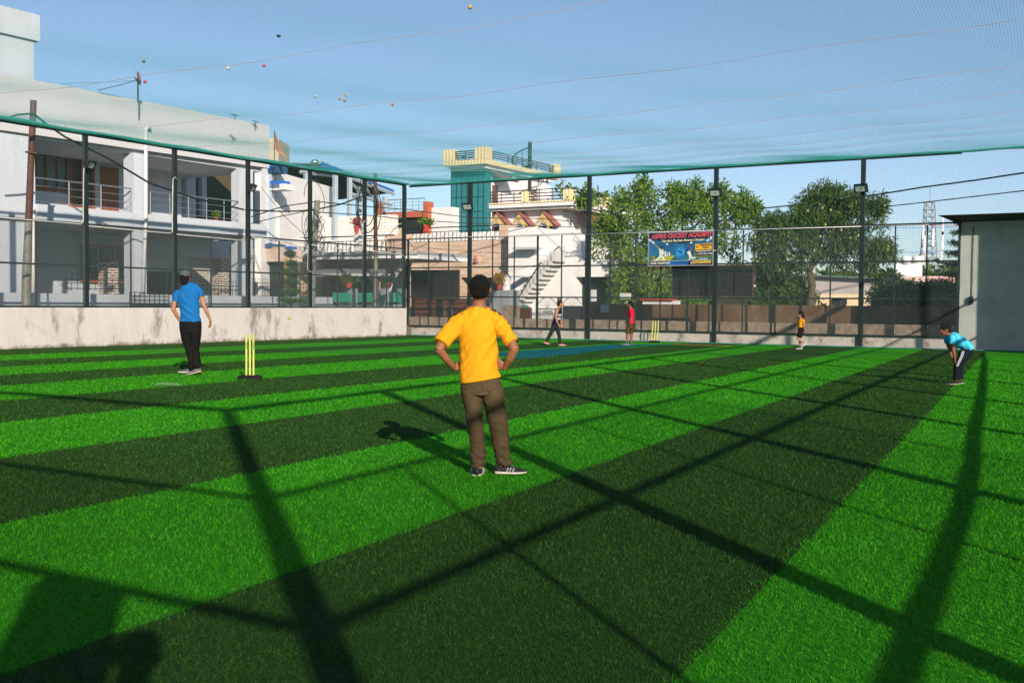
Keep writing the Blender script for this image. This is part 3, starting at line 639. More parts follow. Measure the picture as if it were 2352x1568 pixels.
def folds(amp, f1=9, f2=4, ax=(1, 1, 1), seed=0):
    def f(c):
        p = Vector((c.x*ax[0], c.y*ax[1], c.z*ax[2])); a = mnoise.noise(p*f1+Vector((seed, 0, 0))); b = mnoise.noise(p*f2+Vector((0, seed+5, 0)))
        return amp*((1-abs(a)*3)*.5+b*1.3)
    return f
def rotm(yaw, pit=0, rl=0):      # local x right, y forward, z up
    return Matrix.Rotation(yaw, 3, 'Z') @ Matrix.Rotation(pit, 3, 'X') @ Matrix.Rotation(rl, 3, 'Y')
def headshapes(c, Hh, M3):
    c = Vector(c); L = lambda x, y, z: c+M3@Vector((x*Hh, y*Hh, z*Hh))
    e = lambda p, r: eshape(L(*p), tuple(x*Hh for x in r), M3)
    sh = [e((0, -.05, .12), (.345, .42, .37)), e((0, .08, -.12), (.29, .31, .33)), e((0, .22, -.36), (.13, .13, .10)), e((0, .33, .06), (.24, .09, .05)), e((0, .05, -.30), (.24, .26, .14))]
    sh += [seg([L(0, .36, .02), L(0, .44, -.09), L(0, .47, -.14)], [.035*Hh, .05*Hh, .055*Hh]), e((.045, .41, -.15), (.04, .045, .03)), e((-.045, .41, -.15), (.04, .045, .03))]
    sh += [e((0, .375, -.235), (.10, .05, .022)), e((0, .37, -.27), (.085, .05, .025))]
    for s in (-1, 1): sh += [e((s*.365, -.03, -.04), (.035, .085, .115)), e((s*.33, .0, -.05), (.05, .05, .08))]
    return sh
def facebits(c, Hh, M3, parent, hairm, lipm=None):
    c = Vector(c); L = lambda x, y, z: c+M3@Vector((x*Hh, y*Hh, z*Hh)); e = lambda p, r: eshape(L(*p), tuple(x*Hh for x in r), M3)
    for s in (-1, 1):
        mb = MB(); mb.add(*e((s*.14, .345, .0), (.06, .04, .032))); ey = mb.build('eye', eyew, parent, smooth=True)
        mb = MB(); mb.add(*e((s*.14, .375, .0), (.026, .015, .026))); mb.build('pupil', void, ey)
        mb = MB(); mb.add(*seg([L(s*.06, .39, .085), L(s*.15, .385, .10), L(s*.23, .33, .08)], [.012*Hh, .018*Hh, .01*Hh], 8)); mb.build('eyebrow', hairm, parent)
eyew = M('eye_white', (.7, .68, .64), .3, .03, 9)
def hand(w, d, nrm, side, sc, curl=.5, spread=.12):
    """w wrist, d pointing dir, nrm palm normal, side=+1/-1 thumb side along d x nrm"""
    w = Vector(w); d = Vector(d).normalized(); nrm = (Vector(nrm)-d*Vector(nrm).dot(d)).normalized(); lat = d.cross(nrm)*side; sh = []
    sh.append(seg([w-d*.01*sc, w+d*.035*sc, w+d*.075*sc], [(.022*sc, .014*sc), (.034*sc, .014*sc), (.036*sc, .012*sc)], 14, lat))
    for i, (o, L) in enumerate(((.027, .062), (.009, .07), (-.010, .065), (-.028, .052))):
        b = w+d*.078*sc+lat*o*sc; dd = (d+lat*o*spread*20*.3).normalized(); p = [b]; ang = 0
        for k, l in enumerate((.42, .32, .26)):
            ang += curl*(.45+.25*k); p.append(p[-1]+(dd*math.cos(ang)+nrm*math.sin(ang))*L*l*sc)
        sh.append(seg([b-d*.012*sc]+p, [.0085*sc, .0090*sc, .0082*sc, .0076*sc, .0065*sc], 10))
    b = w+d*.022*sc+lat*.026*sc; sh.append(seg([b-lat*.008*sc, b+(lat*.7+d*.6)*.03*sc, b+(lat*.55+d*.9+nrm*.35)*.052*sc, b+(lat*.45+d*1.25+nrm*.6)*.065*sc], [.011*sc, .0105*sc, .009*sc, .007*sc], 10))
    return sh
def shoe(c, ang, L, parent, upm, solem, lift=0, pit=0, tongue=True, accent=None):
    """c = heel ground point, ang = plan direction of toe"""
    c = Vector(c); M3 = Matrix.Rotation(ang, 3, 'Z') @ Matrix.Rotation(-pit, 3, 'Y')
    def w(t): return L*.19*(.62+.55*math.sin(min(t, 1)*PI*.9+.15)*(.7 if t < .45 else 1))*(1 if t < .8 else math.sqrt(max(.05, 1-((t-.8)/.2)**2*.8)))*(1 if t > .08 else .75+t*3)
    def loft(z0f, z1f, grow, n=14, T=18):
        vs = []; fs = []
        for i in range(T+1):
            t = i/T; hw = w(t)*grow; z0, z1 = z0f(t)*L, z1f(t)*L
            for j in range(n):
                a = 2*PI*j/n; cx = math.copysign(abs(math.cos(a))**.6, math.cos(a)); cz = math.copysign(abs(math.sin(a))**.7, math.sin(a)); zz = (z0+z1)/2+cz*(z1-z0)/2
                sw = 1-.28*max(0, cz) if grow < 1 else 1-.08*cz
                vs.append(c+Vector((0, 0, lift))+M3@Vector(((t-.0)*L, cx*hw*sw, zz)))
        for i in range(T):
            for j in range(n): fs.append((i*n+j, i*n+(j+1) % n, (i+1)*n+(j+1) % n, (i+1)*n+j))
        fs += [tuple(range(n))[::-1], tuple(range(T*n, (T+1)*n))]; return vs, fs
    t_ = MB(); t_.add(*loft(lambda t: .005+.05*max(0, t-.8)/.2*.6, lambda t: .11-.035*t, 1.0)); t_.build('shoe_sole', solem, parent, smooth=True)
    def top(t):
        if t < .30: return .30-.06*math.sin(t/.30*PI)
        return .30-.17*((t-.30)/.70)**.8
    t_ = MB(); t_.add(*loft(lambda t: .07, top, .93)); u_ = t_.build('shoe_upper', upm, parent, smooth=True)
    if accent:
        t_ = MB()
        for s in (-1, 1):
            for k in range(3):
                x = .36+.09*k; p = [c+Vector((0, 0, lift))+M3@Vector((L*(x+.05*q), s*w(x)*(.97-.16*q), L*(.11+.10*q))) for q in (0, .5, 1)]; t_.add(*seg(p, [.006*L/.26]*3, 6))
        t_.build('shoe_stripe', accent, u_)
    return u_
def hairmat(n, c): return M(n, c, .55, .5, 40, stretch=(1, 1, .3), bump=.8, bsc=220, spec=.3)
hair_b = hairmat('hair_black', (.008, .006, .006)); hair_br = hairmat('hair_dark_brown', (.02, .012, .008))
def skinmat(n, c): return M(n, c, .55, .10, 14, bump=.05, bsc=150, spec=.35)
sk1 = skinmat('skin_brown', (.33, .13, .062)); sk2 = skinmat('skin_tan', (.44, .20, .11)); sk3 = skinmat('skin_dark', (.26, .11, .06)); sk4 = skinmat('skin_light_brown', (.42, .20, .12))
def cloth(n, c, sc=30, var=.06, **k): return M(n, c, .85, var, sc, bump=.15, bsc=400, spec=.15, **k)
whsole = M('shoe_sole_white', (.72, .62, .54), .6, .05, 20); blk = M('shoe_black', (.018, .018, .02), .6, .2, 30, spec=.3); refl = M('shoe_silver', (.35, .36, .38), .4, .05, 30)
class Person:
    def __init__(s, u, v, region, crop_scale, cx0, cz0, lab, dy=0):
        s.g = G(u, v); s.Y = s.g.y; s.k = s.Y/F*(2352/4096)/crop_scale; s.cx0 = cx0; s.cz0 = cz0; s.t = thing('person', lab, 'person', s.g)
        s.cu = (region[0]+cx0/crop_scale)*2352/4096
        s.dx = (ray(s.cu, v)*(s.Y/ray(s.cu, v).y)+CAM).x-s.g.x
    def p(s, cx, cz, y=0): return Vector(((cx-s.cx0)*s.k+s.dx, y, (s.cz0-cz)*s.k))
    def r(s, *a): return tuple(x*s.k for x in a)

# --- boy in yellow in the foreground
B = Person(1112, 1090, (1700, 1050), 1.7422, 400, 1490, 'boy in yellow T-shirt and brown trousers seen from behind, hands on hips'); p = B.p; k = B.k; T = B.t
Hd = 205*k; hc = p(373, 196, -.01); HM = rotm(0.0, -.06)
body = headshapes(hc, Hd, HM)
body += [seg([p(370, 225, .0), p(368, 300, .0), p(368, 345, .0)], [45*k, 47*k, (62*k, 50*k)]), seg([p(368, 330), p(365, 450), p(375, 640), p(385, 830)], [(95*k, 50*k), (112*k, 78*k), (105*k, 75*k), (118*k, 80*k)]), seg([p(255, 402), p(470, 400)], [30*k, 30*k], ref=(0, 1, 0))]
lel = p(98, 612, -.10); lwr = p(196, 742, .01); rel = p(617, 606, -.10); rwr = p(553, 737, -.02)
body += [seg([p(222, 410, 0), p(150, 505, -.05), lel], [38*k, 38*k, 33*k]), seg([lel, (lel+lwr)/2+Vector((-.002, -.012, 0)), lwr], [31*k, 28*k, 19*k]),
         seg([p(503, 408, 0), p(568, 505, -.05), rel], [38*k, 38*k, 33*k]), seg([rel, (rel+rwr)/2+Vector((.004, -.012, 0)), rwr], [31*k, 28*k, 19*k])]
body += hand(lwr, (.85, .35, .10), (.1, .9, -.4), 1, .80, .55); body += hand(rwr, (-.80, -.02, .62), (0, .9, .3), 1, .80, .25)
for hx, kx, ax, ky in ((318, 345, 372, 1110), (455, 500, 545, 1110)): body += [seg([p(hx, 850), p(kx, ky), p(ax, 1440)], [60*k, 48*k, 32*k])]
skin('body', body, .0045, sk1, T, 3)
hs = [eshape(hc+HM@Vector((0, -.07*Hd, .115*Hd)), (.355*Hd, .42*Hd, .385*Hd), HM), eshape(hc+HM@Vector((0, -.19*Hd, -.12*Hd)), (.305*Hd, .26*Hd, .19*Hd), HM)]
def hf(c):
    n_ = mnoise.noise(Vector((c.x*90, c.y*60, c.z*25))); n2 = mnoise.noise(Vector((c.x*30, c.y*30, c.z*14))); return .0016*n_+.003*n2
hb_ = skin('hair', hs, .0032, hair_b, T, 2, hf)
def strands(ob, n, L, w):
    m_ = ob.data; k_ = len(m_.vertices); co = np.zeros(k_*3); no = np.zeros(k_*3); m_.vertices.foreach_get('co', co); m_.vertices.foreach_get('normal', no); co = co.reshape(-1, 3); no = no.reshape(-1, 3)
    i = rng.integers(0, k_, n); c = co[i]; d = no[i]*.8+rng.normal(size=(n, 3))*.45-np.array([0, 0, .35]); d /= np.linalg.norm(d, axis=1)[:, None]; sdv = np.cross(d, rng.normal(size=(n, 3))); sdv /= np.linalg.norm(sdv, axis=1)[:, None]
    c = c-no[i]*.002; l = L*(.5+rng.random((n, 1))); V = np.stack([c-sdv*w, c+sdv*w, c+d*l], 1).reshape(-1, 3); npmesh('strand_tips', V, np.arange(n*3).reshape(-1, 3), hair_br, ob)
strands(hb_, 9000, .010, .0006)
yel = cloth('yellow_tshirt', (.86, .385, .012), 7, .05)
sh = [cseg([p(352, 318, .005), p(355, 335, .005), p(357, 375, 0), p(358, 460, 0), p(362, 560, 0), p(368, 680, 0), p(378, 790, 0), p(384, 824, 0)], [(62*k, 54*k), (104*k, 60*k), (150*k, 72*k), (144*k, 90*k), (136*k, 96*k), (134*k, 98*k), (143*k, 102*k), (149*k, 106*k)], 36)]
sh += [cseg([p(268, 398, 0), p(215, 430, -.01), p(163, 500, -.04), p(112, 568, -.085)], [56*k, (62*k, 64*k), (60*k, 62*k), (56*k, 54*k)], 24, (0, 1, 0)), cseg([p(455, 395, 0), p(497, 425, -.01), p(556, 498, -.04), p(604, 565, -.085)], [56*k, (62*k, 62*k), (58*k, 58*k), (52*k, 50*k)], 24, (0, 1, 0))]
def yf(c):
    zz = c.z/k; x = c.x/k
    v = .010*mnoise.noise(Vector((c.x*9+c.z*6, 2, c.z*2.5)))+.009*(1-abs(mnoise.noise(Vector((c.x*14-c.z*9, 7, c.z*3))))*4)*.5
    v += .004*mnoise.noise(Vector((c.x*30, c.y*30, c.z*22)))
    hem = 1490-zz; return v*(.25 if hem > 800 else 1)
skin('tshirt', sh, .0048, yel, T, 3, yf)
brn = cloth('stripe_brown', (.06, .035, .025))
for sx, pts in ((1, [(425, 314, .01), (470, 336, .01), (515, 366, .005), (562, 420, -.015), (602, 484, -.035), (640, 552, -.075)]), (-1, [(285, 318, .01), (240, 338, .015), (200, 368, .015), (152, 420, .0)])):
    mb = MB(); mb.add(*seg([p(*q) for q in pts], [(16*k, 6*k)]*len(pts), 10, (0, 1, .3))); mb.build('shoulder_stripe', brn, T, smooth=True)
tro = cloth('olive_brown_trousers', (.095, .064, .032), 12, .12)
tr = [cseg([p(386, 800, 0), p(386, 828, 0), p(388, 880, 0), p(390, 925, 0)], [(130*k, 84*k), (141*k, 92*k), (145*k, 96*k), (140*k, 92*k)], 36)]
tr += [cseg([p(318, 900, 0), p(330, 1000, 0), p(345, 1110, -.01), p(362, 1250, 0), p(371, 1370, 0), p(374, 1428, 0)], [(74*k, 84*k), (66*k, 76*k), (57*k, 66*k), (54*k, 58*k), (54*k, 56*k), (52*k, 56*k)], 28),
       cseg([p(462, 900, 0), p(482, 1000, 0), p(505, 1110, -.01), p(527, 1250, 0), p(540, 1360, 0), p(552, 1412, 0)], [(78*k, 86*k), (74*k, 78*k), (68*k, 68*k), (62*k, 60*k), (52*k, 56*k), (54*k, 58*k)], 28)]
def pf(c):
    zz = 1490-c.z/k; low = max(0, min(1, (zz-1230)/160)); kn = max(0, 1-abs(zz-1060)/110)
    v = .004*mnoise.noise(Vector((c.x*12, c.y*12, c.z*7)))+.0035*(1-abs(mnoise.noise(Vector((c.x*10+c.z*14, c.y*9, c.z*12))))*4)*.5
    v += low*.009*math.sin(c.z*95+4*mnoise.noise(Vector((c.x*14, c.y*14, c.z*9))))*(.6+mnoise.noise(c*17))+kn*.003*math.sin(c.z*60+c.x*30); return v
skin('trousers', tr, .0046, tro, T, 2, pf)
mb = MB()
for q in ([(395, 838), (398, 884), (452, 900), (500, 886), (502, 838)],):
    pp = []
    for (ax, az) in q:
        xx = (ax-388)/146; yy = -math.sqrt(max(.02, 1-xx*xx))*94*k-.002; pp.append(p(ax, az, yy))
    mb.add(*seg(pp, [.0022]*len(pp), 6))
mb.build('back_pocket', cloth('pocket_seam', (.05, .035, .022)), T)
shoe(p(360, 1496, -.085), math.radians(88), .235, T, blk, whsole, accent=refl); shoe(p(486, 1480, -.02), math.radians(6), .235, T, blk, whsole, accent=refl)
mb = MB(); q = [rwr+Vector((.004, 0, -.004))+(Vector((.80, .1, .6)).normalized()*math.cos(a)*0+Vector((0, 1, 0))*math.cos(a)+Vector((.62, 0, .8))*math.sin(a))*24*k for a in np.linspace(0, 2*PI, 17)]; mb.tube(q, .0022, 6); mb.build('wristband', s_red, T)

# --- man in blue with a cap
B = Person(452, 862, (650, 1050), 3.0756, 370, 1415, 'man in blue T-shirt, black trousers and grey cap walking away on the left'); p = B.p; k = B.k; T = B.t
Hd = 165*k; hc = p(292, 215, -.02); HM = rotm(-.25, -.05)
lel = p(152, 600, -.07); lwr = p(207, 742, .02); rel = p(513, 545, -.02); rwr = p(580, 722, .02)
body = headshapes(hc, Hd, HM)+[seg([p(292, 240), p(295, 300), p(300, 345)], [34*k, 36*k, (52*k, 40*k)]), seg([p(315, 340), p(325, 450), p(340, 620), p(345, 770)], [(90*k, 48*k), (112*k, 64*k), (100*k, 62*k), (118*k, 68*k)]), seg([p(210, 405), p(430, 395)], [26*k, 26*k], ref=(0, 1, 0)),
    seg([p(192, 425), p(160, 515, -.03), lel], [26*k, 29*k, 25*k]), seg([lel, p(178, 670, -.03), lwr], [26*k, 25*k, 15*k]), seg([p(455, 405), p(488, 470), rel], [28*k, 29*k, 27*k]), seg([rel, p(548, 630, -.01), rwr], [28*k, 25*k, 15*k])]
body += hand(lwr, (.15, .15, -1), (.9, .3, 0), 1, 1.0, .5)+hand(rwr, (.05, .05, -1), (-.9, .2, 0), 1, 1.05, .45)
for a, b, c in (((290, 820), (322, 1090), (345, 1330)), ((400, 820), (395, 1090), (425, 1310))): body.append(seg([p(*a), p(*b), p(*c)], [50*k, 38*k, 22*k]))
skin('body', body, .006, sk2, T, 3)
hs = [eshape(hc+HM@Vector((0, -.08*Hd, .02*Hd)), (.385*Hd, .44*Hd, .36*Hd), HM), eshape(hc+HM@Vector((0, -.20*Hd, -.27*Hd)), (.33*Hd, .27*Hd, .27*Hd), HM)]
skin('hair', hs, .006, hair_b, T, 2, folds(.004, 60, 30, (1, 1, .4)))
capm = cloth('cap_olive_grey', (.10, .115, .10))
cs_ = [eshape(hc+HM@Vector((0, -.06*Hd, .22*Hd)), (.42*Hd, .47*Hd, .36*Hd), HM)]
cp = skin('cap', cs_, .006, capm, T, 2)
mb = MB(); mb.add(*seg([hc+HM@Vector((x*Hd, y*Hd, .08*Hd)) for x, y in ((0, .40), (0, .78))], [(.30*Hd, .03*Hd), (.22*Hd, .02*Hd)], 16)); mb.build('brim', capm, cp, smooth=True)
mb = MB(); mb.add(*eshape(hc+HM@Vector((0, -.49*Hd, .10*Hd)), (.16*Hd, .06*Hd, .10*Hd), HM)); mb.build('strap_opening', hair_b, cp, smooth=True)
blu = cloth('blue_tshirt', (.010, .15, .42), 6, .06)
sh = [cseg([p(290, 292), p(300, 312), p(313, 338), p(318, 362), p(322, 430), p(330, 540), p(340, 640), p(348, 757)], [(50*k, 40*k), (92*k, 52*k), (138*k, 60*k), (152*k, 66*k), (140*k, 78*k), (122*k, 78*k), (118*k, 76*k), (129*k, 78*k)], 32),
      cseg([p(212, 382), p(182, 425), p(160, 512, -.02)], [46*k, 48*k, (38*k, 38*k)], 20), cseg([p(430, 360), p(465, 385), p(485, 440)], [50*k, 42*k, (34*k, 36*k)], 20)]
skin('tshirt', sh, .0065, blu, T, 3, lambda c: .008*(1-abs(mnoise.noise(Vector((c.x*7+c.z*8, 3, c.z*3))))*4)*.6+.005*mnoise.noise(c*16))
bt = cloth('black_trousers', (.008, .0075, .0075), 10, .2)
tr = [cseg([p(345, 752), p(345, 830), p(345, 890)], [(134*k, 80*k), (136*k, 86*k), (126*k, 84*k)], 28), cseg([p(285, 860), p(300, 960), p(335, 1090), p(348, 1200), p(352, 1335)], [(72*k, 80*k), (66*k, 74*k), (52*k, 60*k), (38*k, 48*k), (32*k, 40*k)], 24),
      cseg([p(405, 860), p(402, 960), p(392, 1090, .01), p(412, 1200, .01), p(430, 1318, 0)], [(70*k, 80*k), (68*k, 74*k), (58*k, 62*k), (50*k, 54*k), (58*k, 54*k)], 24)]
skin('trousers', tr, .0065, bt, T, 2, folds(.005, 12, 6, (1, 1, .7), 3))
gsh = M('shoe_grey', (.10, .11, .12), .6, .3, 20); shoe(p(352, 1385, .10), math.radians(200), .25, T, gsh, whsole); shoe(p(497, 1366, -.06), math.radians(188), .275, T, gsh, M('shoe_sole_tan', (.62, .40, .26), .6, .05, 20), pit=-.24)

def trouser_leg(p, pts, rad): return cseg([p(*q) for q in pts], rad, 20)
# --- boy in navy vest walking right
B = Person(1272, 793.5, (2130, 1180), 4.126, 380, 838, 'boy in navy sleeveless vest, dark trousers and red shoes walking to the right'); p = B.p; k = B.k; T = B.t
Hd = 122*k; hc = p(452, 150, 0); HM = rotm(-PI/2+.15, -.12)
body = headshapes(hc, Hd, HM)+[seg([p(440, 165), p(428, 215), p(420, 250)], [24*k, 24*k, (34*k, 30*k)]), seg([p(420, 245), p(420, 310), p(395, 400), p(375, 480)], [(42*k, 52*k), (52*k, 62*k), (48*k, 54*k), (50*k, 56*k)]),
    seg([p(405, 245, -.10), p(385, 310, -.13), p(378, 375, -.13)], [26*k, 22*k, 18*k]), seg([p(378, 375, -.13), p(395, 430, -.12), p(415, 470, -.11)], [18*k, 17*k, 12*k]), seg([p(425, 250, .10), p(448, 330, .13), p(455, 400, .12)], [24*k, 19*k, 16*k]), seg([p(455, 400, .12), p(470, 450, .10), p(482, 490, .08)], [16*k, 15*k, 11*k])]
body += hand(p(415, 470, -.11), (.35, .1, -.9), (.3, .9, 0), -1, .85, .6)+hand(p(482, 490, .08), (.1, 0, -1), (.3, -.9, 0), 1, .85, .8)
for a, b, c in (((355, 520, -.05), (303, 625, -.05), (228, 775, -.05)), ((395, 520, .06), (428, 625, .06), (462, 790, .06))): body.append(seg([p(*a), p(*b), p(*c)], [28*k, 22*k, 15*k]))
skin('body', body, .007, sk2, T, 2); facebits(hc, Hd, HM, T, hair_br)
skin('hair', [eshape(hc+HM@Vector((0, -.10*Hd, .15*Hd)), (.37*Hd, .41*Hd, .39*Hd), HM), eshape(hc+HM@Vector((0, -.22*Hd, -.10*Hd)), (.31*Hd, .24*Hd, .22*Hd), HM)], .006, hair_br, T, 2)
nav = cloth('navy_vest', (.008, .012, .035), 9, .1)
skin('vest', [cseg([p(425, 228), p(421, 262), p(422, 330), p(404, 400), p(385, 460), p(378, 500)], [(36*k, 40*k), (52*k, 62*k), (62*k, 74*k), (62*k, 68*k), (64*k, 66*k), (66*k, 66*k)], 24)], .007, nav, T, 2, folds(.004, 14, 6))
wl_ = M('print_white', (.7, .7, .7), .8, .02, 5)
text('DOT', 52*k, p(408, 352, -80*k), (1, 0, 0), (0, 0, 1), wl_, T, .002, 'print', 'LEFT', 0, .002, .62); text('GO', 52*k, p(402, 410, -78*k), (1, 0, 0), (0, 0, 1), wl_, T, .002, 'print', 'LEFT', 0, .002, .75)
dkt = cloth('charcoal_trousers', (.022, .028, .030), 9, .15)
skin('trousers', [cseg([p(378, 478), p(375, 520), p(372, 545)], [(64*k, 62*k), (64*k, 64*k), (56*k, 60*k)], 22), trouser_leg(p, ((352, 520, -.05), (305, 625, -.05), (262, 700, -.05), (228, 778, -.05)), [42*k, 34*k, 29*k, 25*k]), trouser_leg(p, ((395, 520, .06), (428, 625, .06), (445, 710, .06), (462, 795, .06)), [42*k, 33*k, 29*k, 27*k])], .007, dkt, T, 2, folds(.005, 15, 8))
rsh = M('shoe_red', (.50, .02, .035), .5, .15, 25); shoe(p(180, 812, -.06), -.12, .21, T, rsh, whsole, pit=-.22, lift=.03, accent=wl_); shoe(p(432, 840, .05), .0, .235, T, rsh, whsole, accent=wl_)

# --- boy in red
B = Person(1443, 793, (2130, 1180), 4.126, 1600, 828, 'smiling boy in red T-shirt and brown shorts holding a dark glove'); p = B.p; k = B.k; T = B.t
Hd = 118*k; hc = p(1605, 158, 0); HM = rotm(PI/2-.3, 0)
body = headshapes(hc, Hd, HM)+[seg([p(1612, 170), p(1615, 215), p(1620, 250)], [23*k, 24*k, (34*k, 30*k)]), seg([p(1622, 250), p(1625, 330), p(1620, 480), p(1610, 520)], [(40*k, 56*k), (48*k, 64*k), (46*k, 56*k), (48*k, 56*k)]),
    seg([p(1620, 265, -.11), p(1622, 330, -.13), p(1612, 395, -.12)], [24*k, 20*k, 16*k]), seg([p(1612, 395, -.12), p(1598, 440, -.10), p(1580, 470, -.06)], [16*k, 14*k, 10*k]), seg([p(1620, 265, .11), p(1600, 340, .13), p(1590, 400, .12)], [24*k, 20*k, 16*k]), seg([p(1590, 400, .12), p(1580, 440, .06), p(1572, 470, .02)], [15*k, 14*k, 10*k])]
body += hand(p(1580, 470, -.06), (-1, .25, -.25), (0, .3, 1), -1, .8, .7)+hand(p(1572, 470, .02), (-1, -.1, -.1), (0, 0, 1), 1, .8, .6)
for a, b, c in (((1575, 560, -.03), (1562, 650, -.03), (1552, 775, -.03)), ((1635, 560, .06), (1632, 650, .06), (1632, 780, .06))): body.append(seg([p(*a), p(*b), p(b[0], b[1]+40, b[2]), p(*c)], [34*k, 25*k, 25*k, 15*k]))
skin('body', body, .007, sk3, T, 2); facebits(hc, Hd, HM, T, hair_b)
mb = MB(); mb.add(*eshape(hc+HM@Vector((0, .385*Hd, -.25*Hd)), (.09*Hd, .03*Hd, .02*Hd), HM)); mb.build('teeth', eyew, T)
skin('hair', [eshape(hc+HM@Vector((0, -.08*Hd, .17*Hd)), (.38*Hd, .43*Hd, .38*Hd), HM), eshape(hc+HM@Vector((0, -.22*Hd, -.08*Hd)), (.31*Hd, .24*Hd, .22*Hd), HM)], .006, hair_b, T, 2, folds(.003, 50, 20))
red = cloth('red_tshirt', (.72, .012, .045), 8, .06)
skin('tshirt', [cseg([p(1616, 222), p(1620, 250), p(1622, 320), p(1625, 400), p(1630, 470)], [(36*k, 40*k), (50*k, 64*k), (54*k, 76*k), (50*k, 74*k), (48*k, 72*k)], 24), cseg([p(1620, 255, -.10), p(1618, 300, -.125), p(1614, 342, -.13)], [34*k, 31*k, 29*k]), cseg([p(1620, 255, .10), p(1605, 300, .125), p(1600, 335, .13)], [34*k, 31*k, 29*k])], .007, red, T, 2, folds(.004, 12, 5, seed=2))
shm = cloth('brown_shorts', (.075, .050, .018), 9, .1)
skin('shorts', [cseg([p(1618, 465), p(1608, 510), p(1600, 545)], [(60*k, 66*k), (64*k, 68*k), (66*k, 66*k)], 22), cseg([p(1578, 530, -.04), p(1568, 580, -.04), p(1562, 628, -.04)], [42*k, 40*k, 38*k]), cseg([p(1632, 530, .05), p(1630, 580, .05), p(1628, 632, .05)], [42*k, 40*k, 36*k])], .007, shm, T, 2, folds(.004, 12, 7))
for x, y, yy in ((1552, 770, -.03), (1632, 772, .06)):
    mb = MB(); mb.add(*seg([p(x, y-22, yy), p(x, y+12, yy)], [18*k, 19*k])); mb.build('sock', gsh, T, smooth=True)
shoe(p(1590, 826, -.03), PI+.05, .225, T, gsh, whsole); shoe(p(1668, 830, .08), PI+.15, .17, T, gsh, whsole)
mb = MB(); cc = B.g+p(1556, 432, -.03)
M3 = Matrix.Rotation(.5, 3, 'Y'); vs, fs = eshape(cc, (26*k, 34*k, 52*k), M3); mb.add(vs, fs); 
for j in range(4): mb.add(*seg([cc+Vector((-.01+.018*j, -.02, .05)), cc+Vector((.0+.022*j, -.02, .105-.008*abs(j-1.5)))], [.014, .011], 8))
mb.build('wicket_glove', M('glove_black', (.012, .012, .016), .5, .2, 12), smooth=True, label='dark padded glove held in the hands of the boy in red', cat='glove')

# --- girl in yellow
B = Person(1838, 802, (3100, 1200), 7.127, 720, 1425, 'girl in yellow top and black shorts walking left with hands behind her back'); p = B.p; k = B.k; T = B.t
Hd = 190*k; hc = p(700, 440, 0); HM = rotm(PI/2-.2, 0)
body = headshapes(hc, Hd, HM)+[seg([p(712, 470), p(718, 540), p(725, 590)], [33*k, 32*k, (44*k, 40*k)]), seg([p(728, 590), p(730, 680), p(715, 800), p(725, 900)], [(48*k, 78*k), (62*k, 90*k), (55*k, 76*k), (62*k, 88*k)]),
    seg([p(760, 610, -.09), p(775, 690, -.10), p(792, 775, -.10)], [34*k, 28*k, 24*k]), seg([p(792, 775, -.10), p(812, 850, -.07), p(822, 900, -.03)], [24*k, 22*k, 16*k]), seg([p(755, 610, .09), p(775, 700, .11), p(800, 790, .09)], [34*k, 26*k, 22*k]), seg([p(800, 790, .09), p(815, 850, .05), p(828, 910, 0)], [22*k, 20*k, 15*k])]
body += hand(p(822, 900, -.03), (.2, .4, -.9), (.9, 0, 0), 1, .68, .7)+hand(p(828, 910, 0), (.15, -.4, -.9), (.9, 0, 0), 1, .68, .7)
body += [seg([p(700, 900, -.05), p(625, 1090, -.05), p(640, 1115, -.05)], [48*k, 36*k, 33*k]), seg([p(625, 1105, -.05), p(700, 1170, -.05), p(800, 1240, -.05)], [35*k, 34*k, 20*k]), seg([p(730, 900, .05), p(725, 1110, .05), p(722, 1200, .05), p(728, 1360, .05)], [48*k, 36*k, 33*k, 20*k])]
skin('body', body, .006, sk4, T, 2); facebits(hc, Hd, HM, T, hair_b)
skin('hair', [eshape(hc+HM@Vector((0, -.10*Hd, .13*Hd)), (.38*Hd, .42*Hd, .40*Hd), HM), eshape(hc+HM@Vector((0, -.30*Hd, -.12*Hd)), (.30*Hd, .26*Hd, .26*Hd), HM), eshape(hc+HM@Vector((0, -.50*Hd, -.18*Hd)), (.14*Hd, .15*Hd, .25*Hd), HM)], .005, hair_b, T, 2, folds(.004, 50, 22))
gt = cloth('girl_yellow_top', (.75, .33, .008), 9, .06)
skin('top', [cseg([p(722, 560), p(726, 590), p(728, 660), p(712, 730), p(716, 800)], [(46*k, 46*k), (62*k, 84*k), (74*k, 98*k), (62*k, 88*k), (66*k, 86*k)], 24), cseg([p(758, 590, -.08), p(768, 630, -.10), p(776, 665, -.10)], [44*k, 38*k, 34*k]), cseg([p(752, 590, .08), p(760, 630, .10), p(768, 665, .10)], [44*k, 38*k, 34*k])], .006, gt, T, 2, folds(.004, 20, 8))
bs = cloth('black_shorts', (.010, .010, .010), 9, .2)
skin('shorts', [cseg([p(722, 795), p(728, 860), p(725, 920)], [(68*k, 88*k), (76*k, 98*k), (74*k, 98*k)], 22), cseg([p(705, 890, -.05), p(672, 1000, -.05), p(652, 1080, -.05)], [62*k, 60*k, 56*k]), cseg([p(735, 890, .05), p(732, 1000, .05), p(728, 1095, .05)], [60*k, 54*k, 48*k])], .006, bs, T, 2, folds(.004, 14, 8))
wsh = M('shoe_pale', (.55, .52, .52), .6, .08, 20)
shoe(p(880, 1275, -.05), PI, .19, T, wsh, whsole, pit=-.60); shoe(p(788, 1424, .05), PI, .185, T, wsh, whsole)

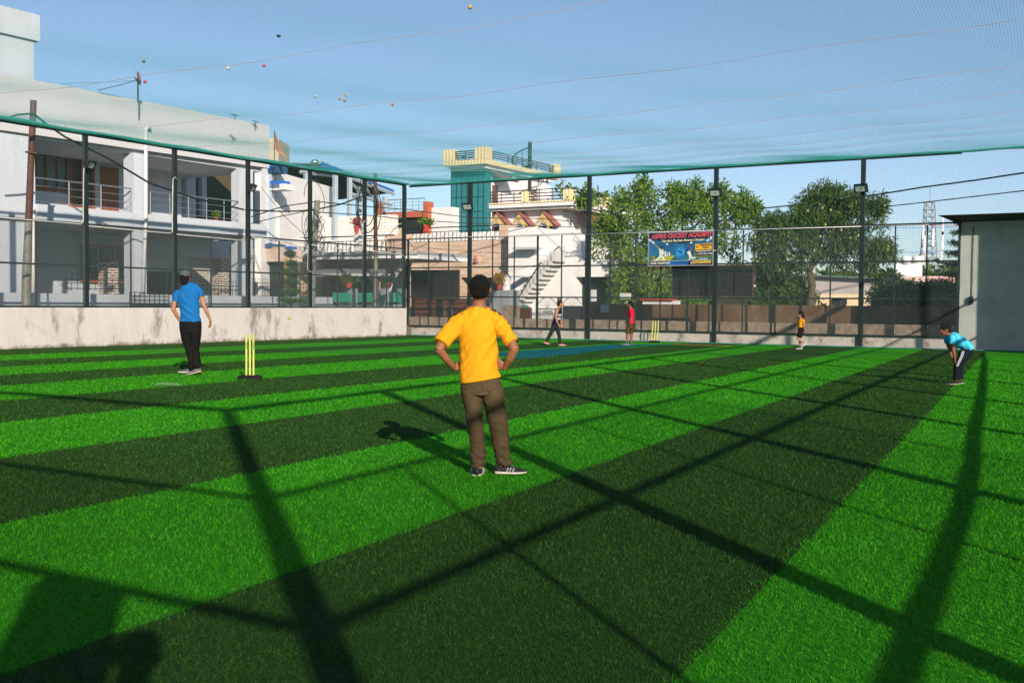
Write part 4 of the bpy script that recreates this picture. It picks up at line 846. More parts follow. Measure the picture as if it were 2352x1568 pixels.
# --- boy in light blue bending forward
B = Person(2195, 882, (3700, 1250), 4.9, 640, 1412, 'boy in light blue T-shirt bending forward with hands on his knees by the shed'); p = B.p; k = B.k; T = B.t
Hd = 245*k; hc = p(372, 352, 0); HM = rotm(PI/2-.12, -.10)
body = headshapes(hc, Hd, HM)+[seg([p(410, 380), p(460, 440), p(510, 480)], [50*k, 54*k, 70*k]), seg([p(500, 480), p(620, 570), p(760, 650), p(850, 740)], [(85*k, 95*k), (95*k, 120*k), (88*k, 115*k), (70*k, 105*k)], 20, (.5, 0, .8)),
    seg([p(450, 520, -.13), p(440, 620, -.16), p(465, 760, -.16)], [50*k, 42*k, 35*k]), seg([p(465, 760, -.16), p(495, 850, -.14), p(515, 930, -.12)], [35*k, 33*k, 24*k]), seg([p(470, 520, .13), p(520, 640, .17), p(560, 760, .17)], [48*k, 40*k, 34*k]), seg([p(560, 760, .17), p(580, 850, .15), p(590, 920, .13)], [34*k, 30*k, 24*k])]
body += hand(p(515, 930, -.12), (.15, .05, -1), (.9, .3, 0), -1, .72, .5)+hand(p(590, 920, .13), (.1, -.05, -1), (.9, -.3, 0), 1, .72, .5)
body += [seg([p(820, 790, -.06), p(610, 990, -.09), p(565, 1330, -.09)], [60*k, 50*k, 38*k]), seg([p(820, 790, .08), p(700, 1000, .10), p(740, 1330, .10)], [60*k, 50*k, 38*k])]
skin('body', body, .006, sk3, T, 2); facebits(hc, Hd, HM, T, hair_b)
skin('hair', [eshape(hc+HM@Vector((0, -.06*Hd, .17*Hd)), (.38*Hd, .45*Hd, .36*Hd), HM), eshape(hc+HM@Vector((0, -.28*Hd, -.02*Hd)), (.33*Hd, .26*Hd, .27*Hd), HM)], .005, hair_b, T, 2, folds(.004, 45, 20))
def cymat():
    mt, t, b = newmat('light_blue_striped'); g = N_(t, 'ShaderNodeTexCoord'); mp = N_(t, 'ShaderNodeMapping'); mp.inputs['Rotation'].default_value = (0, .55, 0); t.links.new(g.outputs['Object'], mp.inputs[0])
    wv = N_(t, 'ShaderNodeTexWave', wave_type='BANDS', bands_direction='X'); wv.inputs['Scale'].default_value = 3.6; wv.inputs['Distortion'].default_value = .6; t.links.new(mp.outputs[0], wv.inputs['Vector'])
    n1 = noise_(t, 20, 4); c = mix_(t, ramp_(t, wv.outputs[1], .90, .97), mix_(t, ramp_(t, n1, .3, .7), (.02, .40, .66), (.04, .50, .75)), (.18, .62, .62)); t.links.new(c, b.inputs[0]); b.inputs['Roughness'].default_value = .85; return mt
skin('tshirt', [cseg([p(470, 435), p(500, 470), p(600, 545), p(700, 605), p(800, 665), p(850, 715)], [(62*k, 80*k), (105*k, 140*k), (122*k, 160*k), (116*k, 156*k), (108*k, 154*k), (104*k, 152*k)], 28, (.5, 0, .8)), cseg([p(455, 480, -.11), p(442, 560, -.15), p(440, 618, -.16)], [68*k, 60*k, 52*k]), cseg([p(470, 480, .11), p(490, 560, .15), p(505, 610, .16)], [66*k, 58*k, 50*k])], .006, cymat(), T, 2, folds(.006, 13, 5, seed=4))
nv = cloth('navy_track_trousers', (.008, .011, .018), 9, .2)
skin('trousers', [cseg([p(760, 730), p(810, 770), p(800, 840)], [(112*k, 140*k), (112*k, 150*k), (90*k, 140*k)], 24), cseg([p(790, 800, -.06), p(700, 890, -.08), p(610, 990, -.09), p(580, 1120, -.09), p(560, 1310, -.09)], [100*k, 92*k, 82*k, 72*k, 62*k]), cseg([p(800, 800, .08), p(760, 900, .09), p(715, 1000, .10), p(725, 1120, .10), p(745, 1315, .10)], [96*k, 84*k, 72*k, 66*k, 58*k])], .006, nv, T, 2, folds(.006, 12, 7, seed=8))
mb = MB()
for j in (-1, 0, 1):
    pts = [p(655+j*20, 755, -.155), p(620+j*20, 850, -.175), p(572+j*18, 960, -.172), p(545+j*14, 1050, -.155)]; mb.add(*seg(pts, [(6*k, 6*k)]*4, 8))
mb.build('side_stripe', M('stripe_white', (.62, .65, .72), .8, .03, 5), T, smooth=True)
shoe(p(618, 1416, -.09), PI, .20, T, blk, whsole); shoe(p(812, 1412, .10), PI, .17, T, blk, whsole)

# --- the photographer, standing just behind the camera (only the shadow is in the picture)
g = Vector((-.09, -.24, 0)); T = thing('person', 'photographer in grey clothes standing behind the camera, seen only by the shadow', 'person', g); P_ = lambda x, y, z: Vector((x, y, z*1.055)); HM = rotm(0, -.1)
body = headshapes(P_(0, .02, 1.56), .23, HM)+[seg([P_(0, 0, 1.40), P_(0, 0, 1.50)], [.06, .055]), seg([P_(-.15, 0, 1.38), P_(-.26, .0, 1.12), P_(-.16, .12, 1.08)], [.05, .045, .035]), seg([P_(.15, 0, 1.38), P_(.26, 0, 1.12), P_(.16, .12, 1.08)], [.05, .045, .035]), seg([P_(0, 0, 1.38), P_(0, 0, 1.0)], [(.15, .1), (.14, .1)]), seg([P_(-.1, 0, .95), P_(-.1, 0, .05)], [.08, .05]), seg([P_(.1, 0, .95), P_(.1, 0, .05)], [.08, .05])]
body += hand(P_(-.16, .12, 1.08), (.8, .2, .1), (0, -.3, 1), 1, 1, .5)+hand(P_(.16, .12, 1.08), (-.8, .2, .1), (0, -.3, 1), -1, 1, .5)
skin('body', body, .01, sk2, T, 2); skin('shirt', [cseg([P_(0, 0, 1.42), P_(0, 0, 1.3), P_(0, 0, .92)], [(.15, .09), (.19, .12), (.17, .12)], 20), cseg([P_(-.17, 0, 1.36), P_(-.25, 0, 1.16)], [.07, .06]), cseg([P_(.17, 0, 1.36), P_(.25, 0, 1.16)], [.07, .06])], .01, gsh, T, 2)
skin('trousers', [cseg([P_(0, 0, .98), P_(0, 0, .85)], [(.17, .12), (.17, .12)], 20), cseg([P_(-.1, 0, .88), P_(-.1, 0, .08)], [.10, .07]), cseg([P_(.1, 0, .88), P_(.1, 0, .08)], [.10, .07])], .01, bt, T, 2)
skin('hair', [eshape(P_(0, 0, 1.60), (.088, .105, .09), HM)], .008, hair_b, T, 1); shoe(P_(-.1, -.09, 0), PI/2, .27, T, blk, whsole); shoe(P_(.1, -.09, 0), PI/2, .27, T, blk, whsole)

# ================================================================== buildings
def slats(mb, fr, pts, r=.015):     # railing bars through pixel points on plane d
    pass
def LP3(fr, u, v, d): s, z = fr.px(u, v, d); return fr.P(s, d, z)
def railing(parent, fr, d, topA, topB, n, rows, drop, mat, name='railing', r=.018, posts=True):
    s0, z0 = fr.px(*topA, d); s1, z1 = fr.px(*topB, d); z = (z0+z1)/2; mb = MB()
    mb.tube([fr.P(s0, d, z), fr.P(s1, d, z)], r*1.4, 6)
    for i in range(rows): zz = z-drop*(i+1)/(rows+.6); mb.tube([fr.P(s0, d, zz), fr.P(s1, d, zz)], r*.6, 5)
    if posts:
        for i in range(n+1): s = s0+(s1-s0)*i/n; mb.tube([fr.P(s, d, z-drop), fr.P(s, d, z)], r, 6)
    return mb.build(name, mat, parent)
def window(parent, fr, d, u0, v0, u1, v1, cols=2, rows=1, fm=None, gm=None, depth=.1, fw_=.07, name='window'):
    a, b, zb, zt = fr.R(u0, v0, u1, v1, d); mb = MB(); w = fw_
    for x0, x1, z0, z1 in ((a, b, zt-w, zt), (a, b, zb, zb+w), (a, a+w, zb+w, zt-w), (b-w, b, zb+w, zt-w)): mb.fb(fr, x0, x1, d-.04, d+depth, z0, z1)
    for i in range(1, cols): x = a+(b-a)*i/cols; mb.fb(fr, x-w*.4, x+w*.4, d-.03, d+depth*.8, zb+w, zt-w)
    for i in range(1, rows): z = zb+(zt-zb)*i/rows; mb.fb(fr, a+w, b-w, d-.025, d+depth*.7, z-w*.3, z+w*.3)
    f = mb.build(name, fm or wood, parent)
    mb = MB(); mb.fb(fr, a+w*.5, b-w*.5, d+depth*.3, d+depth*.5, zb+w*.5, zt-w*.5); mb.build('pane', gm or glassd, f)
    return f

# ---------------- white two-storey house on the left
hA = thing('house', 'large pale two storey house with deep shaded balconies on the left', 'house', LEFT.P(2, 6, 0))
D = 3.8; DB = 6.9; L_ = LEFT
sL = -9.0; s80 = L_.px(80, 400, D)[0]; s307 = L_.px(307, 400, D)[0]; s336 = L_.px(336, 400, D)[0]; s549 = L_.px(550, 450, D)[0]; s582 = L_.px(582, 450, D)[0]; s617 = L_.px(616, 320, D)[0]
zU = (L_.px(80, 314, D)[1]+L_.px(558, 390, D)[1])/2; zT = L_.px(616, 289, D)[1]; zT0 = L_.px(100, 193, D)[1]
zF1 = (L_.px(417, 500, D)[1]+L_.px(549, 511, D)[1])/2; zF0 = (L_.px(83, 510, D)[1]+L_.px(560, 542, D)[1])/2; zB = .0
mb = MB()
mb.fb(L_, sL, s80, D, DB+3, 0, zU)                 # solid left part
mb.fb(L_, s80, s307, DB, DB+.25, zF0, zU)          # upper back wall, bay 1
s417 = L_.px(417, 480, DB)[0]; mb.fb(L_, s307, s417, DB+.004, DB+.25, zF0, zU)
mb.fb(L_, s307, s336, D, D+.5, 0, zF0); mb.fb(L_, s307, s336, D, D+.5, zF1-.35, zU)
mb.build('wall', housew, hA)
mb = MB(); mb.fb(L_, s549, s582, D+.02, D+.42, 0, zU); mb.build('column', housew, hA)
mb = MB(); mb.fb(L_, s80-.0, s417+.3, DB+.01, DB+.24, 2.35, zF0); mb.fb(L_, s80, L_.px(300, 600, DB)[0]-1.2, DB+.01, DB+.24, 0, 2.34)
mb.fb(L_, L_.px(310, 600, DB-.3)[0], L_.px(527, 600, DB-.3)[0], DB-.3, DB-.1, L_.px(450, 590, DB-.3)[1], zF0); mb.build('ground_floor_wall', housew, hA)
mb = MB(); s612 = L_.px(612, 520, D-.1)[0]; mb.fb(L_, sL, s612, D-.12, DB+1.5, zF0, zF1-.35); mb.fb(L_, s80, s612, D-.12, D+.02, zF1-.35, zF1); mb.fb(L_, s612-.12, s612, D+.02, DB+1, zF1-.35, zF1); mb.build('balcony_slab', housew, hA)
# parapet with sloping top
mb = MB(); a0 = s80; mb.hexa([L_.P(a0-9, D-.06, zU), L_.P(s617, D-.06, zU+.16), L_.P(s617, D+.14, zU+.16), L_.P(a0-9, D+.14, zU), L_.P(a0-9, D-.06, zT0), L_.P(s617, D-.06, zT), L_.P(s617, D+.14, zT), L_.P(a0-9, D+.14, zT0)])
mb.fb(L_, sL, s617-.2, D+.14, DB+3, zU, zU+.3); mb.fb(L_, s617-.14, s617, D+.14, DB+2, zU+.17, zT); mb.build('roof_parapet', greyw if False else M('parapet_paint', (.60, .58, .60), .75, .05, .7, bump=.1), hA)  # parapet in one even pale paint
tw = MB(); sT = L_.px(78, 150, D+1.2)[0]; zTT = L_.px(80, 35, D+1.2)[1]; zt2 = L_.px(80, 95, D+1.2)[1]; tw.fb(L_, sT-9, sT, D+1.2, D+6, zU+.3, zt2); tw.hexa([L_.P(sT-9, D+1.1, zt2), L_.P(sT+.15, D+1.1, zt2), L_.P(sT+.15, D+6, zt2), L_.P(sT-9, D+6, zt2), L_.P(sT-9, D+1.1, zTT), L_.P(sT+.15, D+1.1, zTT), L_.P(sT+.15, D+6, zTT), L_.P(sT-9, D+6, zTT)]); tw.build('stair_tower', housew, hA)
# upstairs windows and doors
window(hA, L_, DB-.05, 79, 328, 158, 444, 3, 1, wood, M('curtained_glass', (.16, .19, .20), .3, .4, 5, stretch=(6, 6, .6)), .08, .1)
dr = window(hA, L_, DB-.05, 158, 356, 217, 484, 2, 2, wood, M('fly_screen', (.12, .07, .03), .7, .3, 20), .08, .1, 'door')
mb = MB(); mb.fr(L_, 233, 382, 273, 487, DB-.06, DB+.02); d2 = mb.build('door', wood, hA); mb = MB(); mb.fb(L_, L_.px(268, 430, DB)[0], L_.px(269.5, 430, DB)[0], DB-.12, DB-.06, L_.px(270, 447, DB)[1], L_.px(270, 437, DB)[1]); mb.build('handle', steel, d2)
for r_ in ((291, 442, 297, 449), (350, 405, 363, 420)): mb = MB(); mb.fr(L_, *r_, DB-.05, DB+.02); mb.build('switch_box', cream, hA)
railing(hA, L_, D+.05, (80, 407), (301, 434), 3, 4, 1.05, steel); railing(hA, L_, D+.05, (345, 440), (553, 464), 5, 4, 1.0, steel)
# see-through corner upstairs
mb = MB(); mb.fr(L_, 428, 385, 450, 502, DB+1.2, DB+1.5); mb.build('column', housew, hA); mb = MB(); mb.fr(L_, 464, 390, 475, 497, DB+1.6, DB+1.8); mb.build('column', housew, hA)
mb = MB(); mb.fr(L_, 405, 380, 536, 512, DB+2.2, DB+2.4); mb.fb(L_, L_.px(420, 500, DB+2)[0], s549, DB+2, DB+2.2, zF0, zF1+.55); mb.build('inner_screen', M('brown_blind', (.09, .065, .035), .8, .2, 6, stretch=(5, 5, .3)), hA)
# downstairs windows
window(hA, L_, DB-.05, 186, 560, 331, 652, 4, 1, M('orange_wood', (.34, .09, .03), .5, .2, 6), glassd, .08, .09)
mb = MB(); mb.fr(L_, 187, 545, 384, 551, DB-.45, DB); mb.build('window_canopy', housew, hA)
# downstairs pillars clad in brick
bkm = brickmat('white_jointed_brick', LEFT, (.16, .07, .05), (.24, .10, .06), (.62, .58, .52), .3, .09, .02)
for u0, u1, v0 in ((248, 273, 600), (508, 546, 592)):
    mb = MB(); a, b, zb, zt = L_.R(u0, v0, u1, 676, DB-1.0); mb.fb(L_, a, b, DB-1, DB-.5, 0, zt); mb.build('brick_pillar', bkm, hA)
sb_ = L_.px(560, 560, DB+3.5)[0]
mb = MB(); mb.fb(L_, s80+1, sb_, DB+3.5, DB+3.7, 0, zF0); mb.build('carport_back_wall', brickmat('stone_cladding_grey', LEFT, (.38, .30, .24), (.22, .20, .18), (.5, .46, .4), .35, .12, .012), hA)
mb = MB(); mb.fr(L_, 318, 590, 380, 676, DB+3.3, DB+3.45); mb.build('garage_shade_slab', void, hA); mb = MB(); mb.fr(L_, 392, 600, 430, 676, DB+3.3, DB+3.45); mb.build('garage_shade_slab', void, hA)  # near-black slabs paint in the shade of the garage openings
mb = MB(); mb.tube([LP3(L_, 335, 293, D-.15), LP3(L_, 335, 500, D-.2), LP3(L_, 327, 690, D-.2)], .06, 10); mb.tube([LP3(L_, 335, 296, D-.15), LP3(L_, 339, 293, D-.15), LP3(L_, 345, 296, D-.15)], .06, 8); mb.build('drain_pipe', pvc, hA, smooth=True)
mb = MB(); mb.tube([LP3(L_, 78, 480, D-.15), LP3(L_, 76, 690, D-.15)], .05, 8); mb.build('drain_pipe', pvc, hA, smooth=True)

# low garden wall of the house, seen over the pitch wall
dW = 2.0; sE = L_.px(765, 690, dW)[0]; zW = L_.px(300, 676, dW)[1]
mb = MB(); mb.fb(L_, -12, sE, dW, dW+.2, 0, zW); mb.build('garden_wall', housew, label='low pale garden wall of the white house right behind the left fence', cat='wall')
sE2 = L_.px(940, 690, dW)[0]
mb = MB(); mb.fb(L_, sE+.01, sE2, dW, dW+.2, 0, L_.px(850, 699, dW)[1]+.0); mb.build('garden_wall', greyw, label='low grey garden wall with green sheeting in front of the brick clad house', cat='wall')
gsht = M('green_sheeting', (.01, .30, .19), .7, .1, 3)
gs = thing('green_screen', 'bright green sheeting panels tied along the grey garden wall', 'screen', L_.P(sE+3, dW, 1))
for u0, u1 in ((765, 807), (823, 872), (895, 912), (913, 927)): mb = MB(); mb.fr(L_, u0, 672, u1, 694, dW-.05, dW-.03); mb.build('panel', gsht, gs)
mb = MB()
for u0 in (811, 884, 928): s = L_.px(u0, 690, dW)[0]; mb.fb(L_, s-.15, s+.17, dW-.08, dW+.25, 0, L_.px(u0, 663, dW)[1])
mb.build('pier', greyw, gs)
def iron(label, fr, d, u0, u1, vtop, hgt, step=.13, spike=True, scroll=False):
    s0 = fr.px(u0, vtop, d)[0]; s1, z = fr.px(u1, vtop, d); mb = MB(); s0, s1 = min(s0, s1), max(s0, s1)
    for zz in (z-.04, z-.16, z-hgt+.05): mb.tube([fr.P(s0, d, zz), fr.P(s1, d, zz)], .012, 4)
    s = s0
    while s < s1:
        mb.tube([fr.P(s, d, z-hgt), fr.P(s, d, z)], .009, 4)
        if spike: mb.tube([fr.P(s, d, z), fr.P(s+.03, d, z+.07), fr.P(s, d, z+.13), fr.P(s-.03, d, z+.10)], .008, 4)
        s += step
    return mb.build('iron_railing', black, label=label, cat='railing')
iron('spiked black iron railing on the garden wall under the orange window', L_, dW+.1, 150, 286, 641, .36, .2)
iron('spiked black iron railing on the garden wall at the carport', L_, dW+.1, 395, 548, 655, .45, .16)
iron('dense black iron railing on the garden wall by the monkey puzzle tree', L_, dW+.1, 580, 762, 652, .55, .12)
iron('thin iron spikes along the grey wall with green sheeting', L_, dW+.1, 766, 925, 668, .3, .18)
gt_ = thing('garden_gate', 'small white barred garden gate in the low wall of the white house', 'gate', L_.P(4.6, dW-.1, 0)); mb = MB()
a, b, zb, zt = L_.R(298, 671, 388, 706, dW-.06); 
for i in range(9): s = a+(b-a)*i/8; mb.tube([L_.P(s, dW-.06, zb-.3), L_.P(s, dW-.06, zt)], .014, 4)
for i in range(4): z = zt-(zt-zb)*i/4; mb.tube([L_.P(a, dW-.06, z), L_.P(b, dW-.06, z)], .012, 4)
mb.build('bars', black, gt_); mb = MB(); mb.fb(L_, a, b, dW-.09, dW-.07, zb-.3, L_.px(300, 696, dW)[1]); mb.build('kick_plate', black, gt_)

# dark parked car behind the railing
def car(fr, s0, d, L, lab, mat):
    t = thing('parked_car', lab, 'car', fr.P(s0+L/2, d, 0)); prof = [(0, .35), (.0, .75), (.05, .92), (.22, 1.0), (.34, 1.42), (.40, 1.48), (.68, 1.48), (.80, 1.08), (.97, .98), (1, .75), (1, .35)]
    mb = MB(); mb.poly([fr.P(s0+x*L, d, z) for x, z in prof], fr.dn*1.7); mb.build('body', mat, t, bevel=.06)
    for x in (.17, .82): 
        mb = MB(); c = fr.P(s0+x*L, d-.02, .34); mb.tube([c, c+fr.dn*.25], .33, 20); w = mb.build('wheel', void, t); mb = MB(); mb.tube([c-fr.dn*.01, c+fr.dn*.05], .18, 14); mb.build('rim', steel, w)
    mb = MB(); mb.poly([fr.P(s0+x*L, d-.012, z) for x, z in ((.27, 1.02), (.36, 1.38), (.51, 1.40), (.51, 1.02))], fr.dn*.02); mb.poly([fr.P(s0+x*L, d-.012, z) for x, z in ((.53, 1.02), (.53, 1.40), (.66, 1.40), (.76, 1.04))], fr.dn*.02); mb.build('window', glassd, t)
cpm = M('car_black', (.012, .014, .018), .2, .1, 5, spec=.8)
car(L_, L_.px(585, 650, 5.5)[0], 5.5, 3.9, 'black parked car behind the iron railing by the monkey puzzle tree', cpm)
car(L_, L_.px(330, 650, DB+.3)[0]+.6, DB+.6, 4.0, 'dark car parked in the carport under the white house', M('car_grey', (.05, .07, .09), .25, .1, 5, spec=.7))

# ---------------- white blue-trimmed house behind it
BF = Fr(tuple(PY(505, 690, 47))[:2], (.858, -.513)); BF.dn = Vector((.513, .858, 0))
BS = Fr(tuple(PY(600, 690, 44.5))[:2], (.25, .968)); BS.dn = Vector((-.968, .25, 0))
hB = thing('house', 'white house with blue roof trim and a blank white side wall', 'house', PY(560, 690, 46)*1)
hB.location.z = 0
a1 = BS.px(770, 500)[0]; zc = BS.px(600, 384)[1]; zr = BS.px(770, 432)[1]
mb = MB(); mb.hexa([BS.P(0, 0, 0), BS.P(a1, 0, 0), BS.P(a1, .3, 0), BS.P(0, .3, 0), BS.P(0, 0, zc), BS.P(a1, 0, zr), BS.P(a1, .3, zr), BS.P(0, .3, zc)]); mb.build('side_wall', white, hB)
bw = MB(); bw.fr(BF, 500, 384, 632, 596, .3, .6); bw.build('front_wall', white, hB)
for r_, mm in (((500, 386, 634, 393), blue), ((500, 393, 636, 396), M('blue_dark_tile', (.02, .07, .16), .6, .3, 10)), ((500, 424, 642, 432), blue), ((500, 432, 652, 435), white), ((560, 546, 612, 549), blue)):
    mb = MB(); mb.fr(BF, *r_, -.35, .3); mb.build('blue_trim', mm, hB)
for u in (516, 523.5, 601, 610): f = window(hB, BF, .25, u, 401, u+6, 420, 1, 1, blue, white, .05, .12)
mb = MB(); mb.fr(BF, 582, 445, 611, 483, .22, .3); q = [BF.P(*((lambda sz: (sz[0], .2, sz[1]))(BF.px(582+29*x, 482-30*y, .2)))) for x, y in ((0, 0), (1, 0), (1, .45), (.8, .8), (.45, 1), (0, 1.1))]
mb = MB(); mb.poly(q, BF.dn*.08); mb.build('arched_window', glassd, hB)
mb = MB(); mb.fr(BF, 612, 400, 618, 560, -.4, -.15); mb.build('pillar', M('pale_blue_pillar', (.5, .58, .68), .7, .05, 3), hB)
for k in range(8):
    mb = MB(); mb.fr(BF, 532+10*k, 551, 540+10*k, 560, -.4, -.25); mb.build('balcony_panel', blue, hB)
mb = MB(); mb.fr(BF, 500, 563, 622, 568, -.6, .3); mb.fr(BF, 500, 549.5, 622, 550.5, -.4, -.3); mb.fr(BF, 500, 561, 622, 562.5, -.4, -.3); mb.build('balcony_trim', M('blue_grey_tile', (.03, .10, .20), .6, .3, 10), hB)
mb = MB(); mb.fr(BF, 535, 570, 668, 600, -.5, .2); mb.build('stone_band', brickmat('warm_stone', BF, (.45, .30, .22), (.55, .45, .38), (.5, .42, .36), .5, .18, .01), hB)
mb = MB(); mb.fr(BF, 540, 595, 668, 690, -.2, .2); mb.build('porch_shade_slab', void, hB)  # solid black slab painting in the shade under the porch
for u, v0 in ((520, 592), (659, 592)):
    mb = MB(); a, b, zb, zt = BF.R(u-5, v0, u+6, 690, -.8); c = (a+b)/2; mb.lathe(BF.P(c, -.8, 0), [(abs(b-a)/2, 0), (abs(b-a)/2, zt)], 12); mb.build('yellow_pillar', M('ochre_pillar', (.60, .36, .08), .6, .25, 5), hB)
mb = MB(); mb.fr(BF, 655, 566, 670, 572, -.9, -.6); mb.build('blue_cap', blue, hB)
# cream tower block far behind and its flag
mb = MB(); mb.fr(Fr(tuple(PY(582, 690, 62))[:2], (1, 0)), 583, 318, 640, 470, 0, 3)
mb.build('cream_tower', M('cream_render', (.70, .52, .34), .8, .05, 2), label='plain cream stair block rising behind the white house roof', cat='building')

# ---------------- open metal roof on trusses
MS = Fr(tuple(PY(645, 690, 52))[:2], (.531, .847)); MS.dn = Vector((-.847, .531, 0))
ms = thing('metal_roof', 'corrugated metal roof with blue edges on white steel trusses', 'roof', MS.P(5, 0, 0))
q0, q1, q2, q3 = PY(578, 372, 49), PY(735, 382, 66), PY(905, 442, 56), PY(790, 492, 43)
A0, A1, A2, A3 = PY(575, 377, 50), PY(738, 379, 50), PY(905, 443, 60), PY(752, 462, 68)
mb = MB(); q = [A0, A1, A2, A3]; N = 34
for i in range(N):
    t0, t1 = i/N, (i+1)/N; tm = (t0+t1)/2; E0 = [A0.lerp(A3, t) for t in (t0, tm, t1)]; E1 = [A1.lerp(A2, t) for t in (t0, tm, t1)]; up = Vector((0, 0, .09))
    mb.add([E0[0], E0[1]+up, E0[2], E1[0], E1[1]+up, E1[2]], [(0, 1, 4, 3), (1, 2, 5, 4)])
    mb.add([x+Vector((0, 0, .012)) for x in (E0[0], E0[1]+up, E0[2], E1[0], E1[1]+up, E1[2])], [(0, 3, 4, 1), (1, 4, 5, 2)])
mb.build('roof_sheet', roofsheet, ms)
for a, b in ((A1, A2), (A0, A0.lerp(A1, .38))):
    mb = MB(); e = (b-a).normalized(); o_ = Vector((0, 0, .32)); mb.poly([a-o_*.4, b-o_*.4, b+o_*.5, a+o_*.5], Vector((0, -.06, 0))); mb.build('blue_edge', blue, ms)
stl = M('pale_blue_steel', (.38, .46, .52), .5, .08, 5)
for u0, v0, v1, Y in ((703, 398, 500, 50), (770, 398, 560, 50), (803, 404, 590, 52), (884, 452, 560, 56), (727, 400, 500, 55), (825, 430, 520, 54)):
    mb = MB(); a, b = PY(u0, v0, Y), PY(u0, v1, Y); mb.tube([a, b], .13, 4); mb.build('post', stl, ms)
mb = MB()
for (u0, v0, u1, v1, Y) in ((805, 446, 900, 470, 52), (703, 402, 745, 445, 50), (805, 420, 848, 455, 52), (837, 425, 858, 462, 52.5), (805, 408, 905, 446, 52), (690, 395, 770, 404, 50)): mb.tube([PY(u0, v0, Y), PY(u1, v1, Y+2)], .09, 4)
mb.build('truss', stl, ms)

# ---------------- leaves
def leafmat(n, ca, cb):
    mt, t, b = newmat(n); at = N_(t, 'ShaderNodeAttribute', attribute_name='rnd'); c = mix_(t, at.outputs['Fac'], ca, cb); t.links.new(c, b.inputs[0]); b.inputs['Roughness'].default_value = .5; b.inputs['Specular IOR Level'].default_value = .3
    tr = N_(t, 'ShaderNodeBsdfTranslucent'); t.links.new(c, tr.inputs[0]); ms = N_(t, 'ShaderNodeMixShader'); ms.inputs[0].default_value = .3
    t.links.new(b.outputs[0], ms.inputs[1]); t.links.new(tr.outputs[0], ms.inputs[2]); t.links.new(ms.outputs[0], t.nodes['Material Output'].inputs[0]); return mt
lf_y = leafmat('leaf_fresh', (.03, .09, .006), (.22, .33, .03)); lf_d = leafmat('leaf_mango', (.020, .050, .010), (.10, .16, .025)); lf_dk = leafmat('leaf_dark', (.012, .035, .010), (.05, .09, .02)); lf_r = leafmat('leaf_red', (.30, .02, .04), (.6, .10, .12)); lf_o = leafmat('leaf_croton', (.20, .20, .01), (.60, .22, .03)); lf_g = leafmat('leaf_grey_green', (.08, .14, .09), (.22, .30, .18))
def leaves(C0, n, spread, L, W, droop=.3, up=None):
    """C0 (m,3) clump centres; n leaves each"""
    m_ = len(C0); c = np.repeat(C0, n, 0); N = len(c); q = rng.normal(size=(N, 3)); q /= np.linalg.norm(q, axis=1)[:, None]; c = c+q*spread*rng.random((N, 1))**.5
    d = q*.7+rng.normal(size=(N, 3))*.6; d[:, 2] -= droop; d /= np.linalg.norm(d, axis=1)[:, None]
    s = np.cross(d, rng.normal(size=(N, 3))); s /= np.linalg.norm(s, axis=1)[:, None]; l = L*(.6+.8*rng.random((N, 1))); w = W*(.7+.6*rng.random((N, 1)))
    nn = np.cross(d, s); V = np.stack([c, c+d*l*.5+s*w*.5+nn*w*.15, c+d*l-nn*w*.1, c+d*l*.5-s*w*.5+nn*w*.15], 1).reshape(-1, 3)
    b = np.arange(N)*4; Fq = np.stack([b, b+1, b+2, b+3], 1); return V, Fq, np.clip(rng.normal(.45, .27, N), 0, 1)
def clumps(blobs, per):
    out = []
    for (c, r, m_) in blobs:
        q = rng.normal(size=(m_, 3)); q /= np.linalg.norm(q, axis=1)[:, None]; rad = .45+.6*rng.random((m_, 1))**.6; out.append(np.array(c)+q*rad*np.array(r))
    return np.concatenate(out)
def tree(name, label, cat, base, limbs, blobs, per, spread, L, W, mat, droop=.3, trunkr=.16, group=None, extra=None):
    t = thing(name, label, cat, base, group); mb = MB()
    for pts, r0, r1 in limbs: K = len(pts); mb.tube(pts, [r0+(r1-r0)*i/(K-1) for i in range(K)], 9)
    C0 = clumps(blobs, per)
    # twigs reaching to clumps
    ends = [Vector(l[0][-1]) for l in limbs]
    for c in C0[::5]:
        c = Vector(c); e = min(ends, key=lambda q: (q-c).length); mb.tube([e, e.lerp(c, .5)+Vector((0, 0, .12)), c], [.03, .02, .008], 4)
    mb.build('trunk', bark, t, smooth=True)
    V, Fq, rn = leaves(C0, per, spread, L, W, droop); npmesh('crown', V, Fq, mat, t, {'rnd': rn}); return t
def bpx(u, v, Y, rx, ry, rz, m_): return (tuple(PY(u, v, Y)), (rx, ry, rz), m_)
Yt = 46
limbs = [([PY(1490, 735, Yt), PY(1492, 690, Yt), PY(1500, 640, Yt)], .17, .13), ([PY(1500, 640, Yt), PY(1470, 590, Yt), PY(1430, 540, Yt), PY(1400, 500, Yt)], .11, .04), ([PY(1500, 640, Yt), PY(1520, 580, Yt), PY(1540, 520, Yt), PY(1545, 470, Yt)], .12, .04), ([PY(1500, 640, Yt), PY(1580, 590, Yt), PY(1640, 530, Yt), PY(1690, 490, Yt)], .10, .03)]
